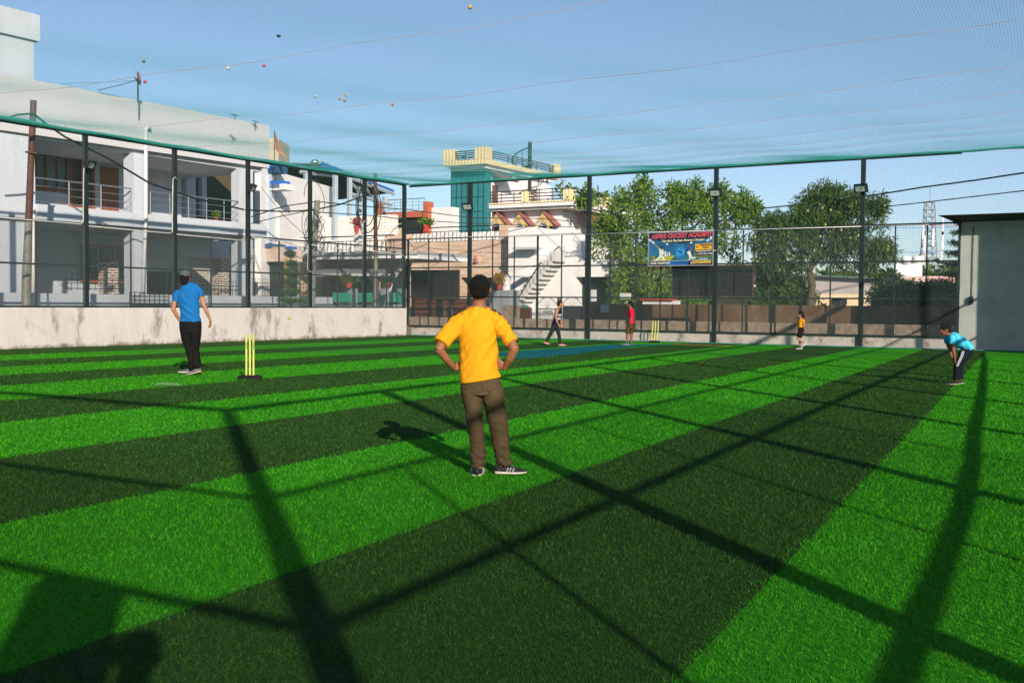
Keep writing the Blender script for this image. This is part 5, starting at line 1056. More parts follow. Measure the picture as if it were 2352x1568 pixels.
blobs = [bpx(1435, 500, Yt, 1.3, 1.2, .9, 60), bpx(1455, 450, Yt, .5, .5, .6, 16), bpx(1530, 475, Yt, 1.5, 1.2, .8, 70), bpx(1600, 455, Yt, .8, .7, .45, 22), bpx(1480, 545, Yt, 1.7, 1.2, .8, 60), bpx(1640, 490, Yt, 1.4, 1.0, .7, 60), bpx(1690, 480, Yt, .9, .8, .6, 36), bpx(1430, 590, Yt, 1.0, 1.0, 1.0, 40), bpx(1560, 560, Yt, 1.6, 1.0, .8, 40),
         bpx(1460, 640, Yt, 1.2, 1.0, .7, 46), bpx(1640, 560, Yt, 1.1, 1.0, .7, 34), bpx(1555, 650, Yt, .9, .8, .7, 26), bpx(1440, 680, Yt, .8, .8, .35, 18), bpx(1540, 695, Yt, 1.2, .8, .3, 22), bpx(1400, 545, Yt, .5, .6, .7, 14)]
blobs = [(c_, r_, int(n_*.58)) for c_, r_, n_ in blobs]+[bpx(u_, v_, Yt, .22, .25, .42, 5) for u_, v_ in ((1467, 425), (1482, 432), (1606, 432), (1650, 425), (1660, 440), (1545, 437), (1420, 455), (1700, 455), (1728, 475), (1738, 500), (1378, 520), (1372, 560), (1690, 600), (1575, 445))]
tree('tree', 'wide bushy tree with fresh yellow green leaves behind the cricket academy sign', 'tree', Vector((PY(1490, 735, Yt).x, Yt, 0)), limbs, blobs, 46, .30, .21, .075, lf_y, .15)
Yt = 43
limbs = [([PY(1858, 735, Yt), PY(1861, 690, Yt), PY(1866, 655, Yt), PY(1860, 625, Yt)], .17, .13), ([PY(1860, 625, Yt), PY(1872, 600, Yt), PY(1900, 580, Yt), PY(1945, 560, Yt), PY(1990, 555, Yt)], .09, .03), ([PY(1860, 625, Yt), PY(1835, 590, Yt), PY(1800, 560, Yt), PY(1770, 530, Yt)], .11, .04), ([PY(1872, 600, Yt), PY(1885, 550, Yt), PY(1895, 500, Yt), PY(1905, 460, Yt)], .10, .03), ([PY(1945, 560, Yt), PY(1960, 520, Yt), PY(1985, 480, Yt)], .06, .03)]
blobs = [bpx(1905, 455, Yt, .9, .8, .35, 26), bpx(1880, 480, Yt, 1.0, .8, .4, 30), bpx(1945, 470, Yt, .7, .8, .4, 22), bpx(1850, 505, Yt, 1.0, .9, .35, 34), bpx(1800, 520, Yt, .9, .9, .35, 30), bpx(1910, 515, Yt, 1.1, .9, .35, 32), bpx(1760, 545, Yt, .6, .8, .5, 20), bpx(2000, 490, Yt, .5, .6, .7, 20), bpx(1830, 555, Yt, 1.1, .8, .4, 26), bpx(1770, 590, Yt, .6, .7, .6, 22), bpx(1985, 560, Yt, .8, .8, .5, 28), bpx(1925, 550, Yt, .7, .8, .3, 14), bpx(2030, 570, Yt, .45, .5, .35, 12), bpx(1800, 600, Yt, .7, .7, .4, 18), bpx(1990, 600, Yt, .4, .5, .4, 10), bpx(1935, 600, Yt, .5, .5, .3, 7)]
tm = tree('mango_tree', 'mango tree with bent trunk, drooping dark leaves and small green mangoes', 'tree', Vector((PY(1858, 735, Yt).x, Yt, 0)), limbs, [(c_, (r_[0]*1.12, r_[1], r_[2]*1.1), int(n_*1.0)) for c_, r_, n_ in blobs]+[bpx(u_, v_, Yt, .25, .3, .3, 4) for u_, v_ in ((1895, 436), (1880, 585), (1850, 580), (1905, 575), (1925, 432), (1850, 470), (1770, 500), (1745, 520), (2020, 470), (2038, 590), (1960, 450))], 50, .30, .27, .05, lf_d, .85)
mb = MB()
for _ in range(26):
    b_ = blobs[rng.integers(0, 12)]; c = Vector(b_[0])+Vector((rng.normal()*.6, -b_[1][1]*.9, rng.normal()*.25)); mb.ell(c, (.05, .05, .065), 8, 6)
mb.build('mango', M('mango_green', (.25, .32, .06), .4, .1, 9), tm, smooth=True, kind='stuff')
Yt = 48
tree('shrub', 'shady dark green shrub growing under the leafy tree behind the far fence', 'shrub', Vector((PY(1470, 735, Yt).x, Yt, 0)), [([PY(1470, 735, Yt), PY(1470, 700, Yt), PY(1468, 660, Yt)], .06, .04)], [bpx(1430, 640, Yt, .9, .8, .9, 36), bpx(1480, 660, Yt, 1.0, .8, .7, 40), bpx(1530, 640, Yt, .9, .8, .8, 36), bpx(1400, 600, Yt, .6, .8, .7, 20)], 46, .32, .20, .07, lf_dk, .4)
mb = MB(); mb.fr(FAR, 1640, 683, 1800, 705, 12, 12.3); mb.build('garden_wall', cream, label='low yellow wall glimpsed under the trees beside the black sight screen', cat='wall')
Yt = 44
tree('tree', 'dark leafy bush tree filling the gap under the mango tree', 'tree', Vector((PY(1800, 735, Yt).x, Yt, 0)), [([PY(1800, 735, Yt), PY(1800, 690, Yt), PY(1795, 650, Yt)], .08, .05)], [bpx(1780, 650, Yt, .7, .8, .8, 46), bpx(1815, 675, Yt, .8, .8, .5, 40), bpx(1760, 620, Yt, .5, .6, .5, 22), bpx(1845, 690, Yt, .6, .6, .2, 14), bpx(1750, 695, Yt, .7, .6, .3, 18)], 50, .30, .18, .06, lf_d, .4)
for (u, v, Y, lab, bl, n_) in ((2065, 735, 42, 'dark green creeper covered shrub behind the brown wall left of the pine', [bpx(2042, 655, 42, .6, .7, .45, 40), bpx(2078, 674, 42, 1.0, .8, .38, 60), bpx(2040, 685, 42, .6, .7, .3, 24), bpx(2020, 690, 42, .4, .5, .3, 14)], 50), (2140, 735, 41, 'dark green shrub behind the brown wall under the pine', [bpx(2110, 680, 41, .8, .8, .3, 40), bpx(2150, 676, 41, .8, .8, .38, 50), bpx(2185, 684, 41, .5, .6, .4, 30)], 50)):
    tree('shrub', lab, 'shrub', Vector((PY(u, v, Y).x, Y, 0)), [([PY(u, v, Y), PY(u, 690, Y)], .06, .04)], bl, n_, .28, .15, .06, lf_dk, .3, group='shrubs behind the brown wall')
# potted-looking weed in front of the brown wall
Yw = 37.5
def weed(label, u, vb, vt, Y, n, W_, mat, L=.34, name='plant'):
    t = thing(name, label, 'plant', PY(u, vb, Y)); b = PY(u, vb, Y); hgt = PY(u, vt, Y).z-b.z; mb = MB(); C = []
    for i in range(n):
        a = rng.random()*2*PI; r_ = W_*rng.random()**.5; tip = b+Vector((math.cos(a)*r_, math.sin(a)*r_*.5, hgt*(.55+.45*rng.random()))); mb.tube([b, b.lerp(tip, .5)+Vector((0, 0, .1)), tip], [.018, .012, .006], 5)
        for k in range(4): C.append(tuple(b.lerp(tip, .35+.2*k)))
    mb.build('stem', bark, t); V, Fq, rn = leaves(np.array(C), 7, .10, L, L*.38, .05); npmesh('foliage', V, Fq, mat, t, {'rnd': rn}); return t
weed('broad leaved weed growing between the far fence and the brown wall', 1915, 762, 708, Yw, 16, .75, lf_g)

# Norfolk pines: whorls of flat branches
def pine(label, u, vb, vt, Y, levels, R0, mat):
    b = PY(u, vb, Y); tz = PY(u, vt, Y).z; t = thing('norfolk_pine', label, 'tree', Vector((b.x, b.y, 0)), 'norfolk pines'); mb = MB(); mb.tube([Vector((b.x, b.y, 0)), Vector((b.x, b.y, tz))], [.05, .015], 8); C = []; mb2 = MB()
    z0 = b.z
    for i in range(levels):
        f = i/(levels-1); z = z0+(tz-z0)*(.05+.92*f); R = R0*(1-.72*f)
        for j in range(7):
            a = 2*PI*j/7+i*.5; e = Vector((b.x+R*math.cos(a), b.y+R*math.sin(a), z+.10*R)); s_ = Vector((b.x, b.y, z)); mb.tube([s_, s_.lerp(e, .5)-Vector((0, 0, .03)), e], [.012, .009, .004], 4)
            for k in range(max(4, int(R*12))): C.append(tuple(s_.lerp(e, .2+.8*k/max(4, int(R*12)))))
    mb.build('trunk', bark, t); V, Fq, rn = leaves(np.array(C), 16, .05, .13, .022, -.5); npmesh('crown', V, Fq, mat, t, {'rnd': rn})
pine('small norfolk pine with flat tiers of branches behind the left railing', 668, 700, 582, 36, 6, .46, leafmat('pine_green', (.02, .07, .015), (.09, .18, .04)))
pine('dark norfolk pine tucked against the left side of the shed', 2204, 745, 505, 36, 10, 1.15, leafmat('pine_dark_green', (.02, .06, .015), (.09, .17, .035)))

# ---------------- walls behind the far fence
st_ = MB(); st_.fb(FAR, -1.0, 19.75, 1.0, 1.3, 0, FAR.px(1321, 733.5, 1.0)[1]); st_.build('stone_wall', stonew, label='long low rough stone wall with moss just behind the far fence', cat='wall')
a = FAR.px(1352, 700, 3.4)[0]; b = FAR.px(2195, 700, 3.4)[0]
mb = MB(); mb.fb(FAR, a, b, 3.4, 3.62, -.05, FAR.px(1700, 700, 3.4)[1]); mb.build('boundary_wall', brownw, label='tall brown weathered boundary wall below the trees', cat='wall')
mb = MB(); mb.fb(FAR, FAR.px(1290, 700, 3.3)[0], a-.01, 3.4, 3.6, -.05, FAR.px(1400, 702, 3.4)[1]-.02); mb.build('boundary_wall', M('dark_grey_metal_gate', (.03, .035, .04), .7, .3, 3), label='dark grey wall section left of the brown boundary wall', cat='wall')
mb = MB(); mb.fr(FAR, 1379, 699, 1399, 717, 3.34, 3.38); mb.build('notice', M('notice_white', (.45, .50, .52), .7, .08, 8), label='small pale notice sheet fixed on the dark wall section', cat='notice')
for k in range(4):
    pass
# dark mesh screens
def screen(lab, u0, v0, u1, v1, d):
    t = thing('mesh_screen', lab, 'screen', FAR.P(FAR.px(u0, v1, d)[0], d, 1)); a, b, zb, zt = FAR.R(u0, v0, u1, v1, d)
    mb = MB(); mb.fb(FAR, a+.03, b-.03, d, d+.02, zb+.03, zt-.03); mb.build('sheet', meshd, t); mb = MB()
    for x0, x1, z0, z1 in ((a, b, zt-.03, zt), (a, b, zb, zb+.03), (a, a+.03, zb+.03, zt-.03), (b-.03, b, zb+.03, zt-.03)): mb.fb(FAR, x0, x1, d-.01, d+.04, z0, z1)
    mb.build('frame', M('rusty_frame', (.16, .07, .04), .8, .2, 12), t)
screen('large black mesh sight screen below the cricket academy sign', 1543, 610, 1730, 682, .35)
screen('black mesh screen with rusty frame above the wooden gate', 942, 620.5, 1055, 686, 4.4)

# ---------------- brick clad building with railing terrace
dE = 9.0
clad = brickmat('split_stone_cladding', FAR, (.50, .32, .20), (.66, .50, .40), (.36, .26, .20), .45, .05, .006, bump=.5)
hE = thing('house', 'building clad in thin pinkish stone strips with an iron railed terrace', 'house', FAR.P(2, dE, 0))
a, b, zb, zt = FAR.R(938, 557, 1167, 700, dE); zE = zt
mb = MB(); a2 = FAR.px(1055, 600, dE)[0]; zo = FAR.px(1100, 637, dE)[1]; mb.fb(FAR, a-.6, a2+.1, dE, dE+6, 0, zt); mb.fb(FAR, a2+.1, b, dE, dE+6, zo, zt); mb.fb(FAR, a2+.1, b, dE+2, dE+6, 0, zo-.01)
mb.fr(FAR, 1147, 516, 1166, 558, dE, dE+.7); mb.build('wall', clad, hE)
mb = MB(); mb.fr(FAR, 1057, 637, 1150, 700, dE+1.5, dE+1.9); mb.build('porch_recess_shade', void, hE)  # black slab set in the recess to paint in its shade
def scrollrail(parent, fr, d, A, B_, hgt, n):
    s0, z0 = fr.px(*A, d); s1, z1 = fr.px(*B_, d); z = (z0+z1)/2; mb = MB(); mb.tube([fr.P(s0, d, z), fr.P(s1, d, z)], .03, 6); mb.tube([fr.P(s0, d, z-.2), fr.P(s1, d, z-.2)], .018, 5); mb.tube([fr.P(s0, d, z-hgt), fr.P(s1, d, z-hgt)], .025, 5)
    for i in range(n+1):
        s = s0+(s1-s0)*i/n; mb.tube([fr.P(s, d, z-hgt), fr.P(s, d, z-.2)], .014, 4)
        if i < n and i % 2 == 0:
            c = s+(s1-s0)/n; q = [fr.P(c+.10*math.sin(x*1.3)*(1-.25*x/3), d-.01, z-.25-(hgt-.3)*x/6.5) for x in np.linspace(0, 6.2, 20)]; mb.tube(q, .012, 4)
    return mb.build('iron_railing', black, parent)
scrollrail(hE, FAR, dE+.1, (938, 524), (1147, 518.5), FAR.px(1040, 521, dE+.1)[1]-FAR.px(1040, 554, dE+.1)[1], 22)
mb = MB(); mb.fr(FAR, 1087, 589, 1102, 602, dE-.04, dE); pn = mb.build('tile_panel', M('tile_panel_cream', (.6, .55, .48), .5, .05, 9), hE)
mb = MB(); c = FAR.px(1094.5, 597, dE)
for rr_, dz in ((.13, 0), (.09, .14), (.05, .24)): mb.lathe(FAR.P(c[0], dE-.05, c[1]+dz-.12), [(rr_, 0), (rr_*.8, .1)], 12)
mb.build('figure_relief', terra, pn)
mb = MB(); a, b, zb, zt = FAR.R(1112, 667, 1153, 735, 5.2); mb.fb(FAR, a, b, 5.2, 6.0, 0, zt); a3, b3, _, z3 = FAR.R(1153.2, 667, 1170, 735, 5.2); mb.fb(FAR, a3, b3, 5.15, 6.0, 0, zt+.01); mb.build('gate_pier', greyw, label='grey rendered gate pier with the croton pot on top', cat='pier')
mb = MB(); a, b, zb, zt = FAR.R(1155, 631, 1171, 667, 5.6); rr_ = (b-a)/2; mb.lathe(FAR.P((a+b)/2, 5.6, 0), [(rr_, zb), (rr_, zt-.25), (rr_*1.15, zt-.22), (rr_*1.15, zt-.12), (rr_*1.3, zt-.1), (rr_*1.3, zt)], 18); mb.build('column', white, label='white round porch column beside the croton pot', cat='column')
mb = MB(); mb.fr(FAR, 1154, 701, 1186, 737, 3.6, 4.0); mb.build('gate_pier', stonew, label='rough stone gate pier beside the brown sheet metal gate', cat='pier')
# wooden gate
gw = thing('wooden_gate', 'double gate of reddish wooden boards in a black frame with steel handles', 'gate', FAR.P(1.5, 4.5, 0)); dg_ = 4.5
for u0, u1 in ((953, 1000), (1016, 1032), (1044, 1071), (1083, 1112)):
    for v0, v1 in ((687.5, 696), (698, 708), (710, 720), (722, 731)): mb = MB(); mb.fr(FAR, u0, v0, u1, v1, dg_, dg_+.03); mb.build('board', woodd, gw)
mb = MB(); mb.fr(FAR, 945, 685, 1112, 733, dg_+.031, dg_+.05); mb.build('frame', black, gw)
for u in (1020.5, 1038.5): mb = MB(); mb.fr(FAR, u-1.5, 702, u+1.5, 725, dg_-.06, dg_-.02); mb.build('handle', steel, gw)
mb = MB(); mb.fr(FAR, 1186, 706, 1220, 738, 3.9, 3.95)
for k in range(9): 
    a, b, zb, zt = FAR.R(1187+3.7*k, 707, 1188.5+3.7*k, 738, 3.88); mb.fb(FAR, a, b, 3.86, 3.9, zb, zt)
mb.build('metal_gate', M('brown_sheet_metal', (.14, .045, .03), .5, .15, 5), label='brown ribbed sheet metal gate in front of the white block', cat='gate')
gd = thing('ornamental_gate', 'black ornamental double gate with diamond lattice panels and arched tops', 'gate', FAR.P(9, 3.8, 0)); d_ = 3.7
mb = MB(); silver = M('silver_paint', (.50, .50, .48), .4, .1, 8, metal=.3); ml = MB()
for (u0, u1) in ((1232, 1282), (1288, 1340)):
    for u in (u0, u1): mb.fr(FAR, u-1.5, 682, u+1.5, 740, d_, d_+.05)
    mb.fr(FAR, u0, 708, u1, 711, d_-.01, d_+.04); q = []
    for i in range(13):
        x = i/12; uu = u0+(u1-u0)*x; vv = 706-24*math.sin(PI*x)**.8; q.append(LP3(FAR, uu, vv, d_))
    ml.tube(q, .02, 5)
    for i in range(1, 8): ml.tube([LP3(FAR, (u0+u1)/2, 708, d_), LP3(FAR, u0+(u1-u0)*i/8, 706-20*math.sin(PI*i/8), d_)], .008, 4)
    for w0, w1 in ((u0+2, u0+14), (u1-14, u1-2)):
        a, b, zb, zt = FAR.R(w0, 712, w1, 738, d_)
        for i in range(7):
            for sgn in (0, 1):
                z_ = zb+(zt-zb)*i/7; x0, x1 = (a, b) if sgn else (b, a); ml.tube([FAR.P(x0, d_-.01, z_), FAR.P(x1, d_-.01, z_+(zt-zb)/3.5)], .007, 4)
    mc = MB(); mc.fr(FAR, u0+15, 712, u1-15, 722, d_-.01, d_+.02); mc.build('plate', silver, gd)
    for i in range(3): ml.tube([LP3(FAR, u0+18+6*i, 724, d_), LP3(FAR, u0+18+6*i, 740, d_)], .016, 5)
mb.build('frame', black, gd); ml.build('ornament', silver, gd)

# ---------------- white block with outside stair
hF = thing('house', 'plain white block with an outside staircase casting a stepped shadow', 'house', FAR.P(10, 8, 0)); dF = 8.2
mb = MB(); a, b, zb, zt = FAR.R(1168, 545, 1226, 735, dF); mb.fb(FAR, a, b, dF, dF+5, 0, FAR.px(1200, 522, dF)[1]); aa, bb, _, z2 = FAR.R(1226, 545, 1322, 735, dF); mb.fb(FAR, bb-2.3-(bb-aa)+2.3, bb, dF+.004, dF+5, 0, FAR.px(1290, 590, dF)[1]); a5, b5, _, _ = FAR.R(1322, 560, 1340, 735, dF)
mb.fb(FAR, a5, b5+1.2, dF+.01, dF+5, FAR.px(1330, 636, dF)[1], FAR.px(1330, 596, dF)[1]); mb.build('wall', white, hF)
mb = MB(); mb.fr(FAR, 1233, 556, 1335, 590, dF+3, dF+3.3); mb.build('upper_wall', white, hF)
mb = MB()
for i in range(11):
    u = 1184+8.1*i; v = 690-10.3*i; a, b, zb, zt = FAR.R(u, v-10.3, u+12, v, dF-.9); mb.fb(FAR, a, b, dF-.95, dF-.003, zb-.25, zt)
mb.build('stair', M('stair_plaster', (.62, .60, .58), .8, .05, 4), hF)
mb = MB(); mb.tube([LP3(FAR, 1184, 695, dF-.95), LP3(FAR, 1240, 605, dF-.95), LP3(FAR, 1244, 602, dF-.95)], .03, 5); mb.tube([LP3(FAR, 1262, 585, dF-.9), LP3(FAR, 1285, 566, dF-.9)], .03, 5); mb.build('handrail', black, hF)
mb = MB(); mb.fr(FAR, 1177, 568, 1230, 572, dF-.6, dF); mb.fr(FAR, 1171, 633, 1192, 636, dF-1.2, dF); mb.build('canopy', M('grey_slab', (.5, .5, .5), .8, .05, 4), hF)
window(hF, FAR, dF-.05, 1199, 669, 1212, 690, 1, 2, wood, glassd, .06, .06)
mb = MB(); mb.fr(FAR, 1171, 700, 1211, 710, dF-1.4, dF-1.36); mb.build('green_sheet', gsht, hF)
mb = MB(); mb.fr(FAR, 1322, 637, 1400, 740, dF+.6, dF+.9); mb.build('porch_shade_slab', void, hF)  # near-black panel standing in for shade inside the porch
mb = MB(); mb.fr(FAR, 1344, 665, 1360, 692, 5, 5.4); mb.build('gate_pier', white, label='white gate pier standing by the dark porch', cat='pier')
mb = MB(); mb.fr(FAR, 1424, 673, 1440, 686, 6, 6.4); mb.build('gate_pier', M('white_panel', (.78, .76, .72), .7, .05, 4), label='white painted pier seen under the leafy tree', cat='pier')
mb = MB(); mb.fr(FAR, 1476, 690, 1556, 702, 5.5, 5.8); mb.build('planter_wall', white, label='low white planter wall with red coping under the leafy tree', cat='wall')
mb = MB(); mb.fr(FAR, 1470, 686, 1545, 690, 5.4, 5.9); mb.build('coping', potred, label='red coping strip on the low white planter wall', cat='coping')

# ---------------- villa with striped balustrade
def stripemat(n, c1, c2, fr, per=.13):
    mt, t, b = newmat(n); pos = N_(t, 'ShaderNodeNewGeometry').outputs['Position']
    dt = N_(t, 'ShaderNodeVectorMath', operation='DOT_PRODUCT'); t.links.new(pos, dt.inputs[0]); dt.inputs[1].default_value = tuple(fr.dx*1+fr.dn*1)
    md = N_(t, 'ShaderNodeMath', operation='FRACT'); dv = N_(t, 'ShaderNodeMath', operation='DIVIDE'); t.links.new(dt.outputs['Value'], dv.inputs[0]); dv.inputs[1].default_value = per; t.links.new(dv.outputs[0], md.inputs[0])
    gt2 = N_(t, 'ShaderNodeMath', operation='GREATER_THAN'); t.links.new(md.outputs[0], gt2.inputs[0]); gt2.inputs[1].default_value = .5
    t.links.new(mix_(t, gt2.outputs[0], c1, c2), b.inputs[0]); b.inputs['Roughness'].default_value = .5; return mt
ystr = stripemat('striped_tile', (.66, .44, .12), (.78, .72, .50), FAR, .22)
dV = 20.0; hV = thing('villa', 'white villa with yellow striped balustrade and three arched window hoods', 'house', FAR.P(10, dV, 0))
aV, bV, zb, zt = FAR.R(1113, 478, 1290, 640, dV); zfl = FAR.px(1113, 483, dV)[1]
mb = MB(); mb.fb(FAR, aV, bV, dV, dV+9, 0, zfl); mb.build('wall', white, hV)
aS = FAR.px(1108, 475, dV-.8)[0]; bS = FAR.px(1313, 470, dV-.8)[0]
mb = MB(); mb.fb(FAR, aS, bS, dV-.8, dV+9, zfl, zfl+.22); mb.fb(FAR, aS+.15, bS-.15, dV-.6, dV+9, zfl-.14, zfl-.002); mb.build('roof_slab', white, hV)
zP = FAR.px(1160, 470, dV-.8)[1]; zR = FAR.px(1113, 444, dV-.8)[1]; zPP = FAR.px(1300, 435, dV-.8)[1]
mb = MB(); mb.fb(FAR, aS-.05, bS+.05, dV-.85, dV-.6, zfl+.221, zP+.1); mb.fb(FAR, bS-.2, bS+.05, dV-.598, dV+9, zfl+.221, zP+.1)
for u0, u1 in ((1108, 1117), (1198, 1210), (1294, 1312)): a, b, _, _ = FAR.R(u0, 450, u1, 470, dV-.88); mb.fb(FAR, a, b, dV-.9, dV-.4, zP+.101, zPP)
for dd in (3.5, 8.2): mb.fb(FAR, bS-.35, bS+.08, dV+dd, dV+dd+.5, zP+.101, zPP)
mb.build('balustrade', ystr, hV)
mb = MB(); 
for i in range(4):
    z = zP+.2+(zR-zP-.15)*i/3
    mb.tube([FAR.P(aS, dV-.7, z), FAR.P(bS, dV-.7, z)], .035, 5); mb.tube([FAR.P(bS-.08, dV-.6, z), FAR.P(bS-.08, dV+8.5, z)], .035, 5)
for i in range(7): s = aS+(bS-aS)*(i+.5)/7; mb.tube([FAR.P(s, dV-.72, zP), FAR.P(s, dV-.72, zR)], .03, 5)
mb.build('roof_railing', M('brown_rail', (.10, .06, .05), .5, .1, 9), hV)
for i, (uc, w_) in enumerate(((1140, 17), (1192, 17), (1247, 19))):
    vA = 491-(2 if i == 2 else 0); hd = None; dh = dV-.55
    a, zA = FAR.px(uc-w_*1.25, 521, dh); b, _ = FAR.px(uc+w_*1.25, 521, dh); c, zC = FAR.px(uc-1, vA, dh); th = .13
    mb = MB(); mb.poly([FAR.P(a, dh, zA), FAR.P(c, dh, zC), FAR.P(b, dh, zA), FAR.P(b-.25, dh, zA), FAR.P(c, dh, zC-.28), FAR.P(a+.25, dh, zA)][::-1], FAR.dn*.5); hd = mb.build('window_hood', yellowt, hV)
    mb = MB(); mb.poly([FAR.P(a+.3, dh+.06, zA+.02), FAR.P(c, dh+.06, zC-.33), FAR.P(b-.3, dh+.06, zA+.02)][::-1], FAR.dn*.4); mb.build('gable', white, hd)
    mb = MB(); mb.poly([FAR.P(c+.02, dh-.04, zC+.03), FAR.P(b+.2, dh-.04, zA-.02), FAR.P(b+.2, dh-.04, zA+.04), FAR.P(c+.02, dh-.04, zC+.09)][::-1], FAR.dn*.6+Vector((0, 0, .08))); mb.build('tiles', redt, hd)
    r0 = (b-a)*.30; zc_ = zA-.10
    mb = MB(); mb.tube([FAR.P(c+r0*1.05*math.cos(x), dV-.62, zc_+r0*1.02*math.sin(x)) for x in np.linspace(-.15, PI+.15, 16)], .07, 6); mb.build('arch_trim', yellowt, hd, smooth=True)
    mb = MB(); mb.tube([FAR.P(c+r0*.86*math.cos(x), dV-.58, zc_+r0*.84*math.sin(x)) for x in np.linspace(0, PI, 16)], .07, 6); mb.build('arch_reveal', white, hd, smooth=True)
    q = [FAR.P(c+r0*.75*math.cos(x), dV-.08, zc_+r0*.75*math.sin(x)) for x in np.linspace(0, PI, 14)]+[FAR.P(c-r0*.75, dV-.08, zA-1.5), FAR.P(c+r0*.75, dV-.08, zA-1.5)]; mb = MB(); mb.poly(q[::-1], FAR.dn*.07); wn = mb.build('arched_window', glassd, hV)
    mb = MB(); mb.fb(FAR, c-.04, c+.04, dV-.13, dV-.085, zA-1.5, zA+r0*.3); mb.fb(FAR, c-r0*.78, c+r0*.78, dV-.13, dV-.085, zc_-.06, zc_+.04); mb.fb(FAR, c-r0*.8, c-r0*.68, dV-.13, dV-.085, zA-1.5, zc_-.06); mb.fb(FAR, c+r0*.68, c+r0*.8, dV-.13, dV-.085, zA-1.5, zc_-.06); mb.build('frame', wood, wn)
mb = MB(); c0 = FAR.P(bV+.02, dV+3, 0); zq = FAR.px(1330, 515, dV+2)[1]
mb.poly([FAR.P(bV, dV+1.5, zq+1.2), FAR.P(bV+1.1, dV+1.5, zq+.1), FAR.P(bV+1.1, dV+1.5, zq-.08), FAR.P(bV, dV+1.5, zq+1.0)], FAR.dn*5); mb.build('side_roof', redt, hV)
# teal glass tower
dT = 19.0; tT = thing('glass_tower', 'stair tower with teal mirror glass front and yellow striped roof terrace', 'tower', FAR.P(4, dT, 0))
aT, bT, _, _ = FAR.R(1037, 380, 1110, 560, dT); zt = FAR.px(1070, 382, dT)[1]
mb = MB(); mb.fb(FAR, aT+.3, bT+.25, dT+.12, dT+7, 0, zt); mb.build('wall', white, tT)
mb = MB(); mb.fb(FAR, aT, bT, dT, dT+.11, 1.5, zt-.001); mb.fb(FAR, bT-.0+.001, bT+.26, dT+.0, dT+.4, 1.5, zt-.001); gl = mb.build('glass_front', tealglass, tT)
mb = MB()
for i in range(7): s = aT+(bT-aT)*i/6; mb.fb(FAR, s-.02, s+.02, dT-.03, dT-.002, 1.5, zt)
z = 1.5
while z < zt: mb.fb(FAR, aT, bT, dT-.025, dT-.003, z, z+.035); z += .85
mb.build('mullion', M('mullion_dark', (.02, .06, .07), .4, .1, 9), gl)
a, b, _, _ = FAR.R(1019, 370, 1116, 390, dT-.9); z1 = FAR.px(1019, 373+16, dT-.9)[1]; zr_ = FAR.px(1019, 345, dT-.9)[1]; zfl2 = FAR.px(1019, 373, dT-.9)[1]
mb = MB(); mb.fb(FAR, a, b, dT-.9, dT+8, z1+.25, zfl2-.25); mb.fb(FAR, a+.25, b-.2, dT-.6, dT+7.6, z1-.05, z1+.249); mb.build('roof_slab', white, tT)
mb = MB(); mb.fb(FAR, a-.02, b+.02, dT-.93, dT-.7, zfl2-.249, zfl2+.02); mb.fb(FAR, b-.2, b+.02, dT-.698, dT+8, zfl2-.249, zfl2+.02)
for s0, s1, d0, d1 in ((a-.03, a+.75, dT-.95, dT-.5), (b-.75, b+.05, dT-.95, dT-.3), (b-.4, b+.05, dT+7.3, dT+8)): mb.fb(FAR, s0, s1, d0, d1, zfl2+.021, zr_)
mb.build('balustrade', ystr, tT); mb = MB()
for i in range(4):
    z = zfl2+.2+(zr_-zfl2-.35)*i/3; mb.tube([FAR.P(a, dT-.8, z), FAR.P(b, dT-.8, z)], .035, 5); mb.tube([FAR.P(b-.1, dT-.7, z), FAR.P(b-.1, dT+7.5, z)], .035, 5); mb.tube([FAR.P(a+.1, dT-.7, z), FAR.P(a+.1, dT+7.5, z)], .035, 5)
for i in range(5): s = a+(b-a)*i/4; mb.tube([FAR.P(s, dT-.8, zfl2), FAR.P(s, dT-.8, zr_-.12)], .03, 5); mb.tube([FAR.P(b-.1, dT+1.7*i, zfl2), FAR.P(b-.1, dT+1.7*i, zr_-.12)], .03, 5)
mb.build('roof_railing', M('dark_rail', (.06, .06, .07), .5, .1, 9), tT)
mb = MB(); sx = bT+.26; d0_, zz = FAR.pxs(1124, 388, sx); d1_ = FAR.pxs(1158, 388, sx)[0]; mb.poly([FAR.P(sx, d0_, zz), FAR.P(sx+1.0, d0_, zz-.6), FAR.P(sx+1.0, d0_, zz-.7), FAR.P(sx, d0_, zz-.1)], FAR.dn*(d1_-d0_)); mb.build('tiled_canopy', redt, tT)
mb = MB(); mb.fb(FAR, sx-.1, sx+.05, FAR.pxs(1131, 450, sx)[0], FAR.pxs(1142, 450, sx)[0], zz-3.6, zz-.9); mb.build('door', M('brown_door', (.16, .07, .06), .5, .1, 5), tT)
# spiral stair beside the tower
ss = thing('spiral_stair', 'black spiral staircase climbing to the tower terrace', 'stair', PY(1216, 480, 66)); c = PY(1216, 480, 66); zt1 = PY(1216, 345, 66).z; zb1 = PY(1216, 480, 66).z-1
mb = MB(); mb.tube([(c.x, c.y, zb1), (c.x, c.y, zt1+.5)], .12, 8); mb.build('pole', black, ss); mb = MB(); q = []
for i in range(26):
    a = i*.36+1.9; z = zb1+(zt1-zb1-1)*i/25; e = Vector((math.cos(a), math.sin(a), 0)); p0 = Vector((c.x, c.y, z)); mb.poly([p0, p0+e*1.1, p0+(Matrix.Rotation(.3, 3, 'Z')@e)*1.1], (0, 0, .04)); q.append(p0+e*1.1+Vector((0, 0, 1)))
    mb.tube([p0+e*1.1, p0+e*1.1+Vector((0, 0, 1))], .02, 4)
mb.build('treads', black, ss); mb = MB(); mb.tube(q, .04, 6); mb.build('handrail', black, ss)
